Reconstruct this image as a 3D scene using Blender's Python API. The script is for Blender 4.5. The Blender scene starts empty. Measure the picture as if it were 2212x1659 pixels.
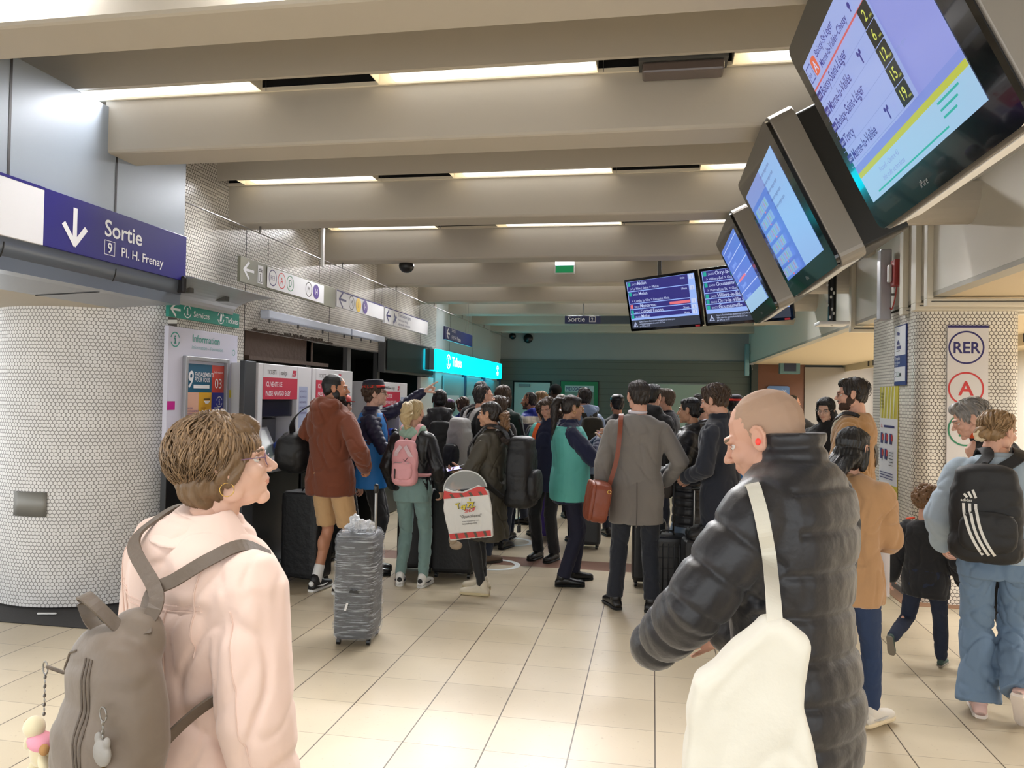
import bpy, bmesh, math, random
import numpy as np
from mathutils import Vector, Matrix, Euler
random.seed(7); rng = np.random.RandomState(7)
PI = math.pi
SC = bpy.context.scene
COL = SC.collection

# ------------------------------------------------------------------ camera
FPX, YAW, PIT, ROL, CAMH = 1675.0, -0.1805, 0.0162, 0.0192, 1.679
_f = Vector((math.sin(YAW)*math.cos(PIT), math.cos(YAW)*math.cos(PIT), math.sin(PIT)))
_r = Vector((math.cos(YAW), -math.sin(YAW), 0)); _u = _r.cross(_f)
_r2 = math.cos(ROL)*_r + math.sin(ROL)*_u; _u2 = -math.sin(ROL)*_r + math.cos(ROL)*_u
cam = bpy.data.cameras.new('camera'); camo = bpy.data.objects.new('camera', cam); COL.objects.link(camo)
cam.sensor_fit = 'HORIZONTAL'; cam.sensor_width = 36; cam.lens = 36*FPX/2212; cam.clip_start = 0.02; cam.clip_end = 200
camo.matrix_world = Matrix((( _r2.x, _u2.x, -_f.x, 0), (_r2.y, _u2.y, -_f.y, 0), (_r2.z, _u2.z, -_f.z, CAMH), (0, 0, 0, 1)))
SC.camera = camo
def ray(px, py):
    return _r2*((px-1106)/FPX) - _u2*((py-829.5)/FPX) + _f
def at(px, py, x=None, y=None, z=None):
    """the world point that the photograph's pixel shows on the plane x=, y= or z="""
    d = ray(px, py)
    t = x/d.x if x is not None else (y/d.y if y is not None else (z-CAMH)/d.z)
    return Vector((d.x*t, d.y*t, CAMH+d.z*t))

# ------------------------------------------------------------------ world and exposure
w = bpy.data.worlds.new('world'); SC.world = w; w.use_nodes = True
w.node_tree.nodes['Background'].inputs[0].default_value = (0.95, 0.98, 1.0, 1)
w.node_tree.nodes['Background'].inputs[1].default_value = 2.3
SC.view_settings.view_transform = 'Standard'; SC.view_settings.look = 'None'
SC.view_settings.gamma = 1; SC.view_settings.use_curve_mapping = False
SC.view_settings.exposure = 0.0
LAMP_E = 1.5          # emission of the fluorescent diffusers
LAMP_W = 38.0
LAMP_W2 = 66.0
LAMP_S = 96.0
LAMP_T = 40.0
LAMP_C = (1.0, .99, 1.0)          # watts of the light each lit fixture throws down
ROOM_W = 26.0         # watts of the ordinary lit hall behind the photographer and to the right

# ------------------------------------------------------------------ materials
_M = {}
def lin(c):
    return tuple(((x/255)/12.92 if x/255 <= 0.04045 else ((x/255+0.055)/1.055)**2.4) for x in c)
def mat(name, col=(200, 200, 200), rough=0.6, metal=0.0, bump=0.0, bs=60.0, var=0.0, vs=6.0, emit=0.0, alpha=1.0,
        sheen=0.0, trans=0.0, stretch=None, coat=0.0, col2=None, aniso=None):
    if name in _M: return _M[name]
    m = bpy.data.materials.new(name); m.use_nodes = True; nt = m.node_tree; N = nt.nodes; L = nt.links
    b = N['Principled BSDF']; c = lin(col)
    b.inputs['Base Color'].default_value = (*c, 1); b.inputs['Roughness'].default_value = rough
    b.inputs['Metallic'].default_value = metal
    if coat: b.inputs['Coat Weight'].default_value = coat
    if sheen: b.inputs['Sheen Weight'].default_value = sheen
    if trans: b.inputs['Transmission Weight'].default_value = trans
    if alpha < 1: b.inputs['Alpha'].default_value = alpha
    if emit:
        b.inputs['Emission Color'].default_value = (*c, 1); b.inputs['Emission Strength'].default_value = emit
    tc = None
    def coords(scale):
        nonlocal tc
        if tc is None: tc = N.new('ShaderNodeTexCoord')
        mp = N.new('ShaderNodeMapping'); mp.inputs['Scale'].default_value = stretch or (1, 1, 1)
        L.new(tc.outputs['Object'], mp.inputs[0]); return mp.outputs[0]
    if var:
        n = N.new('ShaderNodeTexNoise'); n.inputs['Scale'].default_value = vs; n.inputs['Detail'].default_value = 5
        L.new(coords(1), n.inputs[0])
        mx = N.new('ShaderNodeMix'); mx.data_type = 'RGBA'
        c2 = lin(col2) if col2 else tuple(x*(1-var) for x in c)
        c1 = c if col2 else tuple(min(1, x*(1+var)) for x in c)
        mx.inputs[6].default_value = (*c1, 1); mx.inputs[7].default_value = (*c2, 1)
        mr = N.new('ShaderNodeMapRange'); mr.inputs[1].default_value = 2.3; mr.inputs[2].default_value = 0.65
        L.new(n.outputs[0], mr.inputs[0]); L.new(mr.outputs[0], mx.inputs[0]); L.new(mx.outputs[2], b.inputs['Base Color'])
    if bump:
        n = N.new('ShaderNodeTexNoise'); n.inputs['Scale'].default_value = bs; n.inputs['Detail'].default_value = 4
        L.new(coords(1), n.inputs[0]); bp = N.new('ShaderNodeBump'); bp.inputs['Strength'].default_value = min(1, bump)
        bp.inputs['Distance'].default_value = 0.012 if bs < 40 else 0.004
        L.new(n.outputs[0], bp.inputs['Height']); L.new(bp.outputs[0], b.inputs['Normal'])
    _M[name] = m; return m
def nd(m): return m.node_tree.nodes, m.node_tree.links
def mth(N, L, op, a, b=None, c=None):
    n = N.new('ShaderNodeMath'); n.operation = op
    for i, v in enumerate((a, b, c)):
        if v is None: continue
        if isinstance(v, (int, float)): n.inputs[i].default_value = v
        else: L.new(v, n.inputs[i])
    return n.outputs[0]

# ------------------------------------------------------------------ primitives: each gives (verts, faces)
def p_box(x0, y0, z0, x1, y1, z1):
    V = np.array([(x, y, z) for z in (z0, z1) for y in (y0, y1) for x in (x0, x1)], float)
    return V, [(0, 2, 3, 1), (4, 5, 7, 6), (0, 1, 5, 4), (2, 6, 7, 3), (0, 4, 6, 2), (1, 3, 7, 5)]
def p_ell(c, r, rot=(0, 0, 0), seg=16):
    n = seg//2; V = [(0, 0, 1)]; F = []
    for i in range(1, n):
        a = PI*i/n
        for j in range(seg):
            b = 2*PI*j/seg; V.append((math.sin(a)*math.cos(b), math.sin(a)*math.sin(b), math.cos(a)))
    V.append((0, 0, -1)); V = np.array(V)*np.array(r)
    for j in range(seg): F.append((0, 1+j, 1+(j+1) % seg))
    for i in range(n-2):
        for j in range(seg):
            a = 1+i*seg+j; b = 1+i*seg+(j+1) % seg; F.append((a, a+seg, b+seg, b))
    e = 1+(n-2)*seg
    for j in range(seg): F.append((len(V)-1, e+(j+1) % seg, e+j))
    if any(rot): V = V @ np.array(Euler([math.radians(q) for q in rot]).to_matrix()).T
    return V+np.array(c), F
def p_loft(rings, cap=True):
    n = len(rings[0]); V = np.concatenate([np.array(r, float) for r in rings]); F = []
    for i in range(len(rings)-1):
        for j in range(n):
            a = i*n+j; b = i*n+(j+1) % n; F.append((a, b, b+n, a+n))
    if cap:
        F.append(tuple(range(n))[::-1]); F.append(tuple(range((len(rings)-1)*n, len(rings)*n)))
    return V, F
def ring(c, rx, ry, n=20, e=2.4, rot=None):
    t = np.arange(n)*2*PI/n; cs, sn = np.cos(t), np.sin(t)
    P = np.c_[rx*np.sign(cs)*np.abs(cs)**(2/e), ry*np.sign(sn)*np.abs(sn)**(2/e), 0*t]
    if rot is not None: P = P @ np.array(rot).T
    return P+np.array(c)
def frames(P):
    P = np.array(P, float); T = np.gradient(P, axis=0); T /= np.linalg.norm(T, axis=1)[:, None]+1e-9
    up = np.array([0, 0, 1.]) if abs(T[0][2]) < 0.9 else np.array([0, 1., 0]); A = []
    x = np.cross(up, T[0]); x /= np.linalg.norm(x)
    for t in T:
        x = x-t*np.dot(x, t); x /= np.linalg.norm(x)+1e-9; A.append((x, np.cross(t, x)))
    return A
def p_tube(P, r, n=10, caps=True, flat=None, round_=True):
    P = [np.array(p, float) for p in P]; r = [r]*len(P) if isinstance(r, (int, float)) else list(r)
    if round_ and caps:      # rounded ends
        d0 = P[0]-P[1]; d0 /= np.linalg.norm(d0)+1e-9; d1 = P[-1]-P[-2]; d1 /= np.linalg.norm(d1)+1e-9
        P = [P[0]+d0*r[0]*.95, P[0]+d0*r[0]*.7]+P+[P[-1]+d1*r[-1]*.7, P[-1]+d1*r[-1]*.95]
        r = [r[0]*.25, r[0]*.72]+r+[r[-1]*.72, r[-1]*.25]
    A = frames(P); R = []
    t = np.arange(n)*2*PI/n
    for p, (x, y), q in zip(P, A, r):
        R.append(p+np.outer(np.cos(t)*q, x)+np.outer(np.sin(t)*q*(flat or 1), y))
    return p_loft(R, caps)
def strap(P, w, th, nrm=None):
    """flat ribbon along the points P, width w, thickness th; nrm: the flat side's normal at each point"""
    P = np.array(P, float); T = np.gradient(P, axis=0); T /= np.linalg.norm(T, axis=1)[:, None]+1e-9; R = []
    for i, (p, t) in enumerate(zip(P, T)):
        n = np.array(nrm[i] if nrm is not None and np.ndim(nrm) > 1 else (nrm if nrm is not None else (0, -1, 0)), float)
        n = n-t*np.dot(n, t); n /= np.linalg.norm(n)+1e-9; x = np.cross(t, n)
        wi = w[i] if not isinstance(w, (int, float)) else w
        R.append(np.array([p-x*wi/2-n*th/2, p+x*wi/2-n*th/2, p+x*wi/2+n*th/2, p-x*wi/2+n*th/2]))
    return p_loft(R)
def spline(P, k=6):
    P = [np.array(p, float) for p in P]; Q = [2*P[0]-P[1]]+P+[2*P[-1]-P[-2]]; out = []
    for i in range(1, len(Q)-2):
        a, b, c, d = Q[i-1:i+3]
        for t in np.arange(k)/k:
            out.append(.5*((2*b)+(c-a)*t+(2*a-5*b+4*c-d)*t*t+(3*b-a-3*c+d)*t**3))
    out.append(P[-1]); return out
def p_prism(poly, z0, z1):
    n = len(poly); V = np.array([(x, y, z0) for x, y in poly]+[(x, y, z1) for x, y in poly], float)
    return V, [tuple(range(n))[::-1], tuple(range(n, 2*n))]+[(i, (i+1) % n, n+(i+1) % n, n+i) for i in range(n)]
def rrect(x0, y0, x1, y1, r, n=5):
    P = []
    for cx, cy, a in ((x1-r, y0+r, -90), (x1-r, y1-r, 0), (x0+r, y1-r, 90), (x0+r, y0+r, 180)):
        for i in range(n+1):
            t = math.radians(a+90*i/n); P.append((cx+r*math.cos(t), cy+r*math.sin(t)))
    return P

_txt = {}
def text_geo(s, size, align='LEFT', bold=0.0, shear=0.0, squeeze=1.0, depth=0.0008):
    k = (s, size, align, bold, shear, squeeze)
    if k not in _txt:
        cu = bpy.data.curves.new('t', 'FONT'); cu.body = s; cu.size = size; cu.align_x = align; cu.offset = bold*size
        cu.shear = shear; cu.resolution_u = 3
        o = bpy.data.objects.new('t', cu); COL.objects.link(o)
        dg = bpy.context.evaluated_depsgraph_get(); me = bpy.data.meshes.new_from_object(o.evaluated_get(dg))
        V = np.zeros(len(me.vertices)*3); me.vertices.foreach_get('co', V); V = V.reshape(-1, 3); V[:, 0] *= squeeze
        F = [tuple(p.vertices) for p in me.polygons]
        bpy.data.objects.remove(o); bpy.data.curves.remove(cu); bpy.data.meshes.remove(me); _txt[k] = (V, F)
    return _txt[k]

class MB:
    def __init__(s): s.V = []; s.F = []; s.I = []; s.S = []; s.n = 0; s.mats = []; s.M = None
    def add(s, g, m, M=None, smooth=False):
        V, F = g; V = np.array(V, float)
        for X in (M, s.M):
            if X is not None:
                A = np.array(X); V = V @ A[:3, :3].T + A[:3, 3]
        if m not in s.mats: s.mats.append(m)
        i = s.mats.index(m); s.V.append(V); s.F += [tuple(int(k)+s.n for k in f) for f in F]
        s.I += [i]*len(F); s.S += [smooth]*len(F); s.n += len(V); return s
    def box(s, a, b, c, d, e, f, m): return s.add(p_box(min(a, d), min(b, e), min(c, f), max(a, d), max(b, e), max(c, f)), m)
    def tube(s, P, r, m, n=10, **k): return s.add(p_tube(P, r, n, **k), m, smooth=True)
    def build(s, name, parent=None, bevel=0.0, smooth=None, fix=True):
        me = bpy.data.meshes.new(name)
        me.from_pydata(np.concatenate(s.V).tolist() if s.V else [], [], s.F)
        for m in s.mats: me.materials.append(m)
        me.polygons.foreach_set('material_index', s.I); me.polygons.foreach_set('use_smooth', [bool(x) for x in s.S] if smooth is None else [smooth]*len(s.F))
        if fix:
            bm = bmesh.new(); bm.from_mesh(me); bmesh.ops.recalc_face_normals(bm, faces=bm.faces); bm.to_mesh(me); bm.free()
        me.update()
        o = bpy.data.objects.new(name, me); COL.objects.link(o)
        if parent is not None: o.parent = parent
        if bevel:
            b = o.modifiers.new('bevel', 'BEVEL'); b.width = bevel; b.segments = 2; b.limit_method = 'ANGLE'; b.angle_limit = math.radians(40)
        return o
def tag(o, label, cat, group=None, kind=None):
    o['label'] = label; o['category'] = cat
    if group: o['group'] = group
    if kind: o['kind'] = kind
    return o
def struct(o): o['kind'] = 'structure'; return o
def empty(name, loc=(0, 0, 0), rz=0.0, s=1.0):
    o = bpy.data.objects.new(name, None); COL.objects.link(o); o.empty_display_size = .1
    o.location = loc; o.rotation_euler = (0, 0, math.radians(rz)); o.scale = (s, s, s); return o
def simple(name, g, m, parent=None, bevel=0.0, smooth=False):
    return MB().add(g, m, smooth=smooth).build(name, parent, bevel)
def frame_m(o, ux, uy):
    """matrix whose local x runs along ux, y along uy, z out of the face"""
    ux = Vector(ux).normalized(); uy = Vector(uy).normalized(); n = ux.cross(uy)
    return Matrix(((ux.x, uy.x, n.x, o[0]), (ux.y, uy.y, n.y, o[1]), (ux.z, uy.z, n.z, o[2]), (0, 0, 0, 1)))

class Face(MB):
    """flat graphics laid on a panel: local x right, y up, z out"""
    def __init__(s, o, ux, uy): super().__init__(); s.M = frame_m(o, ux, uy); s.k = 0
    def lift(s): s.k += 1; return 0.0006+0.00025*s.k
    def rect(s, x, y, w, h, m, r=0.0, sk=0.0):
        z = s.lift(); P = rrect(x, y, x+w, y+h, r) if r else [(x, y), (x+w, y), (x+w+sk, y+h), (x+sk, y+h)]
        return s.add((np.array([(a, b, z) for a, b in P]), [tuple(range(len(P)))]), m)
    def poly(s, P, m):
        z = s.lift(); return s.add((np.array([(a, b, z) for a, b in P]), [tuple(range(len(P)))]), m)
    def disc(s, x, y, r, m, n=32): return s.poly([(x+r*math.cos(2*PI*i/n), y+r*math.sin(2*PI*i/n)) for i in range(n)], m)
    def ring(s, x, y, r0, r1, m, a0=0, a1=360, n=36, sx=1.0):
        z = s.lift(); V = []; F = []
        for i in range(n+1):
            t = math.radians(a0+(a1-a0)*i/n)
            V += [(x+sx*r0*math.cos(t), y+r0*math.sin(t), z), (x+sx*r1*math.cos(t), y+r1*math.sin(t), z)]
        for i in range(n): F.append((2*i, 2*i+1, 2*i+3, 2*i+2))
        return s.add((np.array(V), F), m)
    def text(s, t, x, y, size, m, align='LEFT', bold=0.0, shear=0.0, sq=1.0, rot=0.0):
        z = s.lift(); V, F = text_geo(t, size, align, bold, shear, sq)
        if len(V) == 0: return s
        return s.add((V, F), m, Matrix.Translation((x, y, z)) @ Matrix.Rotation(math.radians(rot), 4, 'Z'))
    def line(s, P, w, m):
        for (a, b), (c, d) in zip(P[:-1], P[1:]):
            L = math.hypot(c-a, d-b) or 1e-6; nx, ny = -(d-b)/L*w/2, (c-a)/L*w/2; ex, ey = (c-a)/L*w*.3, (d-b)/L*w*.3
            s.poly([(a+nx-ex, b+ny-ey), (a-nx-ex, b-ny-ey), (c-nx+ex, d-ny+ey), (c+nx+ex, d+ny+ey)], m)
        return s
    def arrow(s, x, y, L, w, m, ang=180):
        """arrow whose tip is at x,y pointing to ang degrees"""
        t = math.radians(ang); c, q = math.cos(t), math.sin(t)
        f = lambda a, b: (x+a*c-b*q, y+a*q+b*c)
        s.line([f(-L, 0), f(-w*.6, 0)], w, m); s.line([f(-L*.5, L*.42), f(0, 0)], w, m); s.line([f(-L*.5, -L*.42), f(0, 0)], w, m); return s

# ------------------------------------------------------------------ organic surfaces
_lat = rng.rand(32, 32, 32)
def vnoise(P):
    P = np.asarray(P, float); I = np.floor(P).astype(int); f = P-I; f = f*f*(3-2*f); r = 0
    for dx in (0, 1):
        for dy in (0, 1):
            for dz in (0, 1):
                wgt = (f[:, 0] if dx else 1-f[:, 0])*(f[:, 1] if dy else 1-f[:, 1])*(f[:, 2] if dz else 1-f[:, 2])
                r = r+wgt*_lat[(I[:, 0]+dx) % 32, (I[:, 1]+dy) % 32, (I[:, 2]+dz) % 32]
    return r*2-1
def voxel(prims, size, smooth=4):
    """merge closed shapes into one skin; gives verts, faces, vertex normals"""
    b = MB()
    for g in prims: b.add(g, None)
    b.mats = []; me = bpy.data.meshes.new('t'); me.from_pydata(np.concatenate(b.V).tolist(), [], b.F)
    bm = bmesh.new(); bm.from_mesh(me); bmesh.ops.recalc_face_normals(bm, faces=bm.faces); bm.to_mesh(me); bm.free()
    o = bpy.data.objects.new('t', me); COL.objects.link(o)
    r = o.modifiers.new('r', 'REMESH'); r.mode = 'VOXEL'; r.voxel_size = size; r.adaptivity = 0
    if smooth: q = o.modifiers.new('s', 'SMOOTH'); q.factor = .5; q.iterations = smooth
    dg = bpy.context.evaluated_depsgraph_get(); m2 = bpy.data.meshes.new_from_object(o.evaluated_get(dg))
    V = np.zeros(len(m2.vertices)*3); m2.vertices.foreach_get('co', V)
    Nn = np.zeros(len(m2.vertices)*3); m2.vertex_normals.foreach_get('vector', Nn)
    nl = len(m2.loops); li = np.zeros(nl, int); m2.loops.foreach_get('vertex_index', li)
    ls = np.zeros(len(m2.polygons), int); m2.polygons.foreach_get('loop_total', ls)
    F = [tuple(x) for x in (li.reshape(-1, 4).tolist() if (ls == 4).all() else np.split(li, np.cumsum(ls)[:-1]))]
    bpy.data.objects.remove(o); bpy.data.meshes.remove(me); bpy.data.meshes.remove(m2)
    return V.reshape(-1, 3), F, Nn.reshape(-1, 3)
# ================================================================== surfaces of the place
def tile_floor():
    m = bpy.data.materials.new('floor_tiles'); m.use_nodes = True; N, L = nd(m); b = N['Principled BSDF']
    tc = N.new('ShaderNodeTexCoord'); sp = N.new('ShaderNodeSeparateXYZ'); L.new(tc.outputs['Object'], sp.inputs[0])
    T = 0.4
    def cell(o, off): return mth(N, L, 'DIVIDE', mth(N, L, 'SUBTRACT', o, off), T)
    u, v = cell(sp.outputs[0], -1.965), cell(sp.outputs[1], 6.024)
    def joint(q):
        f = mth(N, L, 'FRACT', q); return mth(N, L, 'MINIMUM', f, mth(N, L, 'SUBTRACT', 1.0, f))
    ju, jv = joint(u), joint(v)
    gu = mth(N, L, 'LESS_THAN', ju, 0.0085); gv = mth(N, L, 'LESS_THAN', jv, 0.0055)
    g = mth(N, L, 'MAXIMUM', gu, mth(N, L, 'MULTIPLY', gv, 0.55))
    cv = N.new('ShaderNodeCombineXYZ'); L.new(mth(N, L, 'FLOOR', u), cv.inputs[0]); L.new(mth(N, L, 'FLOOR', v), cv.inputs[1])
    wn = N.new('ShaderNodeTexWhiteNoise'); L.new(cv.outputs[0], wn.inputs[0])
    base = N.new('ShaderNodeMix'); base.data_type = 'RGBA'
    base.inputs[6].default_value = (*lin((200, 186, 160)), 1); base.inputs[7].default_value = (*lin((191, 177, 151)), 1)
    L.new(wn.outputs[0], base.inputs[0])
    # one course of red-brown tiles runs across the hall
    row = mth(N, L, 'FLOOR', v); red = mth(N, L, 'MULTIPLY', mth(N, L, 'GREATER_THAN', row, 3.5), mth(N, L, 'LESS_THAN', row, 4.5))
    rb = N.new('ShaderNodeMix'); rb.data_type = 'RGBA'; rb.inputs[7].default_value = (*lin((142, 108, 92)), 1)
    L.new(base.outputs[2], rb.inputs[6]); L.new(red, rb.inputs[0])
    # speckle of the stone, and wear
    sn = N.new('ShaderNodeTexNoise'); sn.inputs['Scale'].default_value = 38; sn.inputs['Detail'].default_value = 3
    L.new(tc.outputs['Object'], sn.inputs[0])
    s1 = N.new('ShaderNodeMapRange'); s1.inputs[1].default_value = 0.66; s1.inputs[2].default_value = 0.72; L.new(sn.outputs[0], s1.inputs[0])
    sm = N.new('ShaderNodeMix'); sm.data_type = 'RGBA'; sm.inputs[7].default_value = (*lin((168, 152, 128)), 1)
    L.new(mth(N, L, 'MULTIPLY', s1.outputs[0], 0.55), sm.inputs[0]); L.new(rb.outputs[2], sm.inputs[6])
    wn2 = N.new('ShaderNodeTexNoise'); wn2.inputs['Scale'].default_value = 1.3; wn2.inputs['Detail'].default_value = 6
    L.new(tc.outputs['Object'], wn2.inputs[0])
    wr = N.new('ShaderNodeMapRange'); wr.inputs[1].default_value = .3; wr.inputs[2].default_value = .75; wr.inputs[3].default_value = 1.05; wr.inputs[4].default_value = .88
    L.new(wn2.outputs[0], wr.inputs[0])
    wm = N.new('ShaderNodeVectorMath'); wm.operation = 'SCALE'; L.new(sm.outputs[2], wm.inputs[0]); L.new(wr.outputs[0], wm.inputs['Scale'])
    jm = N.new('ShaderNodeMix'); jm.data_type = 'RGBA'; jm.inputs[7].default_value = (*lin((84, 72, 58)), 1)
    L.new(wm.outputs[0], jm.inputs[6]); L.new(g, jm.inputs[0]); L.new(jm.outputs[2], b.inputs['Base Color'])
    b.inputs['Roughness'].default_value = 0.36
    rr = N.new('ShaderNodeMapRange'); rr.inputs[3].default_value = .24; rr.inputs[4].default_value = .46; L.new(wn2.outputs[0], rr.inputs[0]); L.new(rr.outputs[0], b.inputs['Roughness'])
    return m
def penny_tile(name, tile=(222, 216, 206), grout=(70, 64, 60), pitch=0.0315, var=.10):
    """small round-cornered hexagonal mosaic laid over the mesh's UV map, which is in metres"""
    m = bpy.data.materials.new(name); m.use_nodes = True; N, L = nd(m); b = N['Principled BSDF']
    uv = N.new('ShaderNodeUVMap'); r = Vector((1, 1.7320508, 1))
    sc = N.new('ShaderNodeVectorMath'); sc.operation = 'SCALE'; sc.inputs['Scale'].default_value = 1/pitch; L.new(uv.outputs[0], sc.inputs[0])
    def lat(off):
        a = N.new('ShaderNodeVectorMath'); a.operation = 'ADD'; a.inputs[1].default_value = (400+off[0], 400*1.7320508+off[1], 0); L.new(sc.outputs[0], a.inputs[0])
        q = N.new('ShaderNodeVectorMath'); q.operation = 'MODULO'; q.inputs[1].default_value = (1, 1.7320508, 1); L.new(a.outputs[0], q.inputs[0])
        s = N.new('ShaderNodeVectorMath'); s.operation = 'SUBTRACT'; s.inputs[1].default_value = (.5, .8660254, 0); L.new(q.outputs[0], s.inputs[0])
        c = N.new('ShaderNodeVectorMath'); c.operation = 'ABSOLUTE'; L.new(s.outputs[0], c.inputs[0])
        x = N.new('ShaderNodeSeparateXYZ'); L.new(c.outputs[0], x.inputs[0])
        # distance to a pointy-top hexagon's edge
        return mth(N, L, 'MAXIMUM', x.outputs[0], mth(N, L, 'ADD', mth(N, L, 'MULTIPLY', x.outputs[0], .5), mth(N, L, 'MULTIPLY', x.outputs[1], .8660254)))
    d = mth(N, L, 'MINIMUM', lat((0, 0)), lat((.5, .8660254)))
    mr = N.new('ShaderNodeMapRange'); mr.inputs[1].default_value = .395; mr.inputs[2].default_value = .445; L.new(d, mr.inputs[0])
    n = N.new('ShaderNodeTexNoise'); n.inputs['Scale'].default_value = 1.6; n.inputs['Detail'].default_value = 6
    tc = N.new('ShaderNodeTexCoord'); L.new(tc.outputs['Object'], n.inputs[0])
    v = N.new('ShaderNodeMix'); v.data_type = 'RGBA'; c = lin(tile)
    v.inputs[6].default_value = (*[x*(1+var) for x in c], 1); v.inputs[7].default_value = (*[x*(1-2*var) for x in c], 1)
    m2 = N.new('ShaderNodeMapRange'); m2.inputs[1].default_value = .35; m2.inputs[2].default_value = .68; L.new(n.outputs[0], m2.inputs[0]); L.new(m2.outputs[0], v.inputs[0])
    # grout colour between the tiles
    mx = N.new('ShaderNodeMix'); mx.data_type = 'RGBA'; mx.inputs[7].default_value = (*lin(grout), 1)
    L.new(v.outputs[2], mx.inputs[6]); L.new(mr.outputs[0], mx.inputs[0]); L.new(mx.outputs[2], b.inputs['Base Color'])
    ro = N.new('ShaderNodeMapRange'); ro.inputs[3].default_value = .28; ro.inputs[4].default_value = .9; L.new(mr.outputs[0], ro.inputs[0]); L.new(ro.outputs[0], b.inputs['Roughness'])
    bp = N.new('ShaderNodeBump'); bp.inputs['Strength'].default_value = .5; bp.inputs['Distance'].default_value = .002; bp.invert = True
    L.new(mr.outputs[0], bp.inputs['Height']); L.new(bp.outputs[0], b.inputs['Normal'])
    return m
def uvsheet(name, path, z0, z1, m, thick=0.0, rows=1, u0=0.0, smooth=False):
    """upright sheet along a plan path, with metric UVs for the mosaic"""
    me = bpy.data.meshes.new(name); V = []; F = []; U = [u0]
    for a, b in zip(path[:-1], path[1:]): U.append(U[-1]+math.dist(a, b))
    for (x, y) in path: V += [(x, y, z0), (x, y, z1)]
    for i in range(len(path)-1): F.append((2*i, 2*i+2, 2*i+3, 2*i+1))
    me.from_pydata(V, [], F); me.materials.append(m); uv = me.uv_layers.new(name='UVMap')
    for p in me.polygons:
        p.use_smooth = smooth
        for li in p.loop_indices:
            v = me.loops[li].vertex_index; uv.data[li].uv = (U[v//2], V[v][2])
    o = bpy.data.objects.new(name, me); COL.objects.link(o)
    if thick: q = o.modifiers.new('thick', 'SOLIDIFY'); q.thickness = thick; q.offset = -1
    return o

WALLX, FASX = -3.83, 2.2
M_floor = tile_floor()
M_tileL = penny_tile('mosaic_left', (238, 236, 235), (142, 139, 137), .0315, .05)
M_tileW = penny_tile('mosaic_wall', (222, 217, 208), (92, 86, 80), .0315)
M_tileR = penny_tile('mosaic_right', (232, 226, 214), (100, 90, 82), .0330)
M_conc = mat('painted_concrete', (190, 182, 168), .75, bump=.08, bs=25, var=.05, vs=2)
M_soff = mat('painted_soffit', (206, 196, 184), .7, var=.03, vs=2)
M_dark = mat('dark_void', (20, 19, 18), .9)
M_black = mat('black_plastic', (14, 14, 15), .35)
M_white = mat('white_enamel', (225, 224, 222), .4)
M_fasc = mat('fascia_paint', (226, 221, 208), .6, var=.03, vs=2)
M_tan = mat('low_ceiling_paint', (214, 196, 164), .75, var=.03, vs=1.5)
M_steel = mat('brushed_steel', (150, 148, 144), .35, metal=.9, bump=.15, bs=120)
M_bluemetal = mat('blue_grey_metal', (150, 160, 172), .42, metal=.1)
M_tube = mat('blue_grey_roll', (104, 112, 124), .28, metal=.3, coat=.3)
M_lamp = mat('lamp_glow', (255, 255, 255), .5, emit=LAMP_E)
M_reflector = mat('lamp_reflector', (236, 226, 204), .35)
M_navy = mat('sign_navy', (28, 20, 118), .3)
M_signw = mat('sign_white', (232, 232, 236), .3)
M_olive = mat('sign_olive', (126, 124, 106), .45)
M_ink = mat('ink_navy', (38, 30, 100), .5); M_inkb = mat('ink_black', (30, 28, 30), .5)
M_red = mat('print_red', (200, 50, 48), .45); M_green = mat('print_green', (40, 128, 88), .45); M_yel = mat('print_yellow', (240, 198, 40), .45)
M_teal = mat('print_teal', (40, 150, 136), .4); M_lav = mat('panel_lavender', (208, 208, 226), .45)
M_violet = mat('print_violet', (74, 42, 130), .45); M_crim = mat('print_crimson', (198, 40, 72), .4)

floor = struct(simple('floor', (np.array([(-9, -4, 0), (12, -4, 0), (12, 24, 0), (-9, 24, 0)], float), [(0, 1, 2, 3)]), M_floor))
# ---------------------------------------------------------------- ceiling: beams across the hall, lamp slots between them
ZS, ZL, ZC = 3.205, 3.545, 3.98
YF = lambda k: (at(1100, 58, z=3.205).y-.30)+1.9*(k+1) if k < 0 else (4.44 if k == 0 else 6.45+1.925*(k-1))
KS = list(range(-3, 8)); XL, XR = WALLX-.02, FASX+.02
slab = struct(simple('ceiling', p_box(-9, -4, ZC, 12, 24, ZC+.1), M_conc))
for k in KS:
    y = YF(k); dp = .30
    b = MB(); r = .02
    prof = [(y, ZC), (y, ZS+r), (y+r*.3, ZS+r*.3), (y+r, ZS), (y+dp-r, ZS), (y+dp, ZS+r), (y+dp+.10, ZC)]
    x0 = XL if k > 0 else -3.52
    V = [(x, a, c) for x in (x0, XR) for a, c in prof]; n = len(prof)
    F = [tuple(range(n)), tuple(range(n, 2*n))[::-1]]+[(i, (i+1) % n, n+(i+1) % n, n+i) for i in range(n)]
    b.add((np.array(V), F), M_conc)
    struct(b.build('trim_%d' % (k+5)))
    x0 = -4.6 if k <= 0 else XL
    b = MB(); yn = y-.175                       # board that hides the lamp slot, and the slot's dark back
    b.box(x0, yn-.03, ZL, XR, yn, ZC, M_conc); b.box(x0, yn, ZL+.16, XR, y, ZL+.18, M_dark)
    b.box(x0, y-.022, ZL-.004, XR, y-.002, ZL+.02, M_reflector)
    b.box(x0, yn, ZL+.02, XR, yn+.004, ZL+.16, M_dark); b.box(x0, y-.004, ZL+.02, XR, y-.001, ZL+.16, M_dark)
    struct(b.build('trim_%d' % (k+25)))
LX = [(-3.66, -2.40), (-1.72, -.36), (.34, 1.70)]
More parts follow.
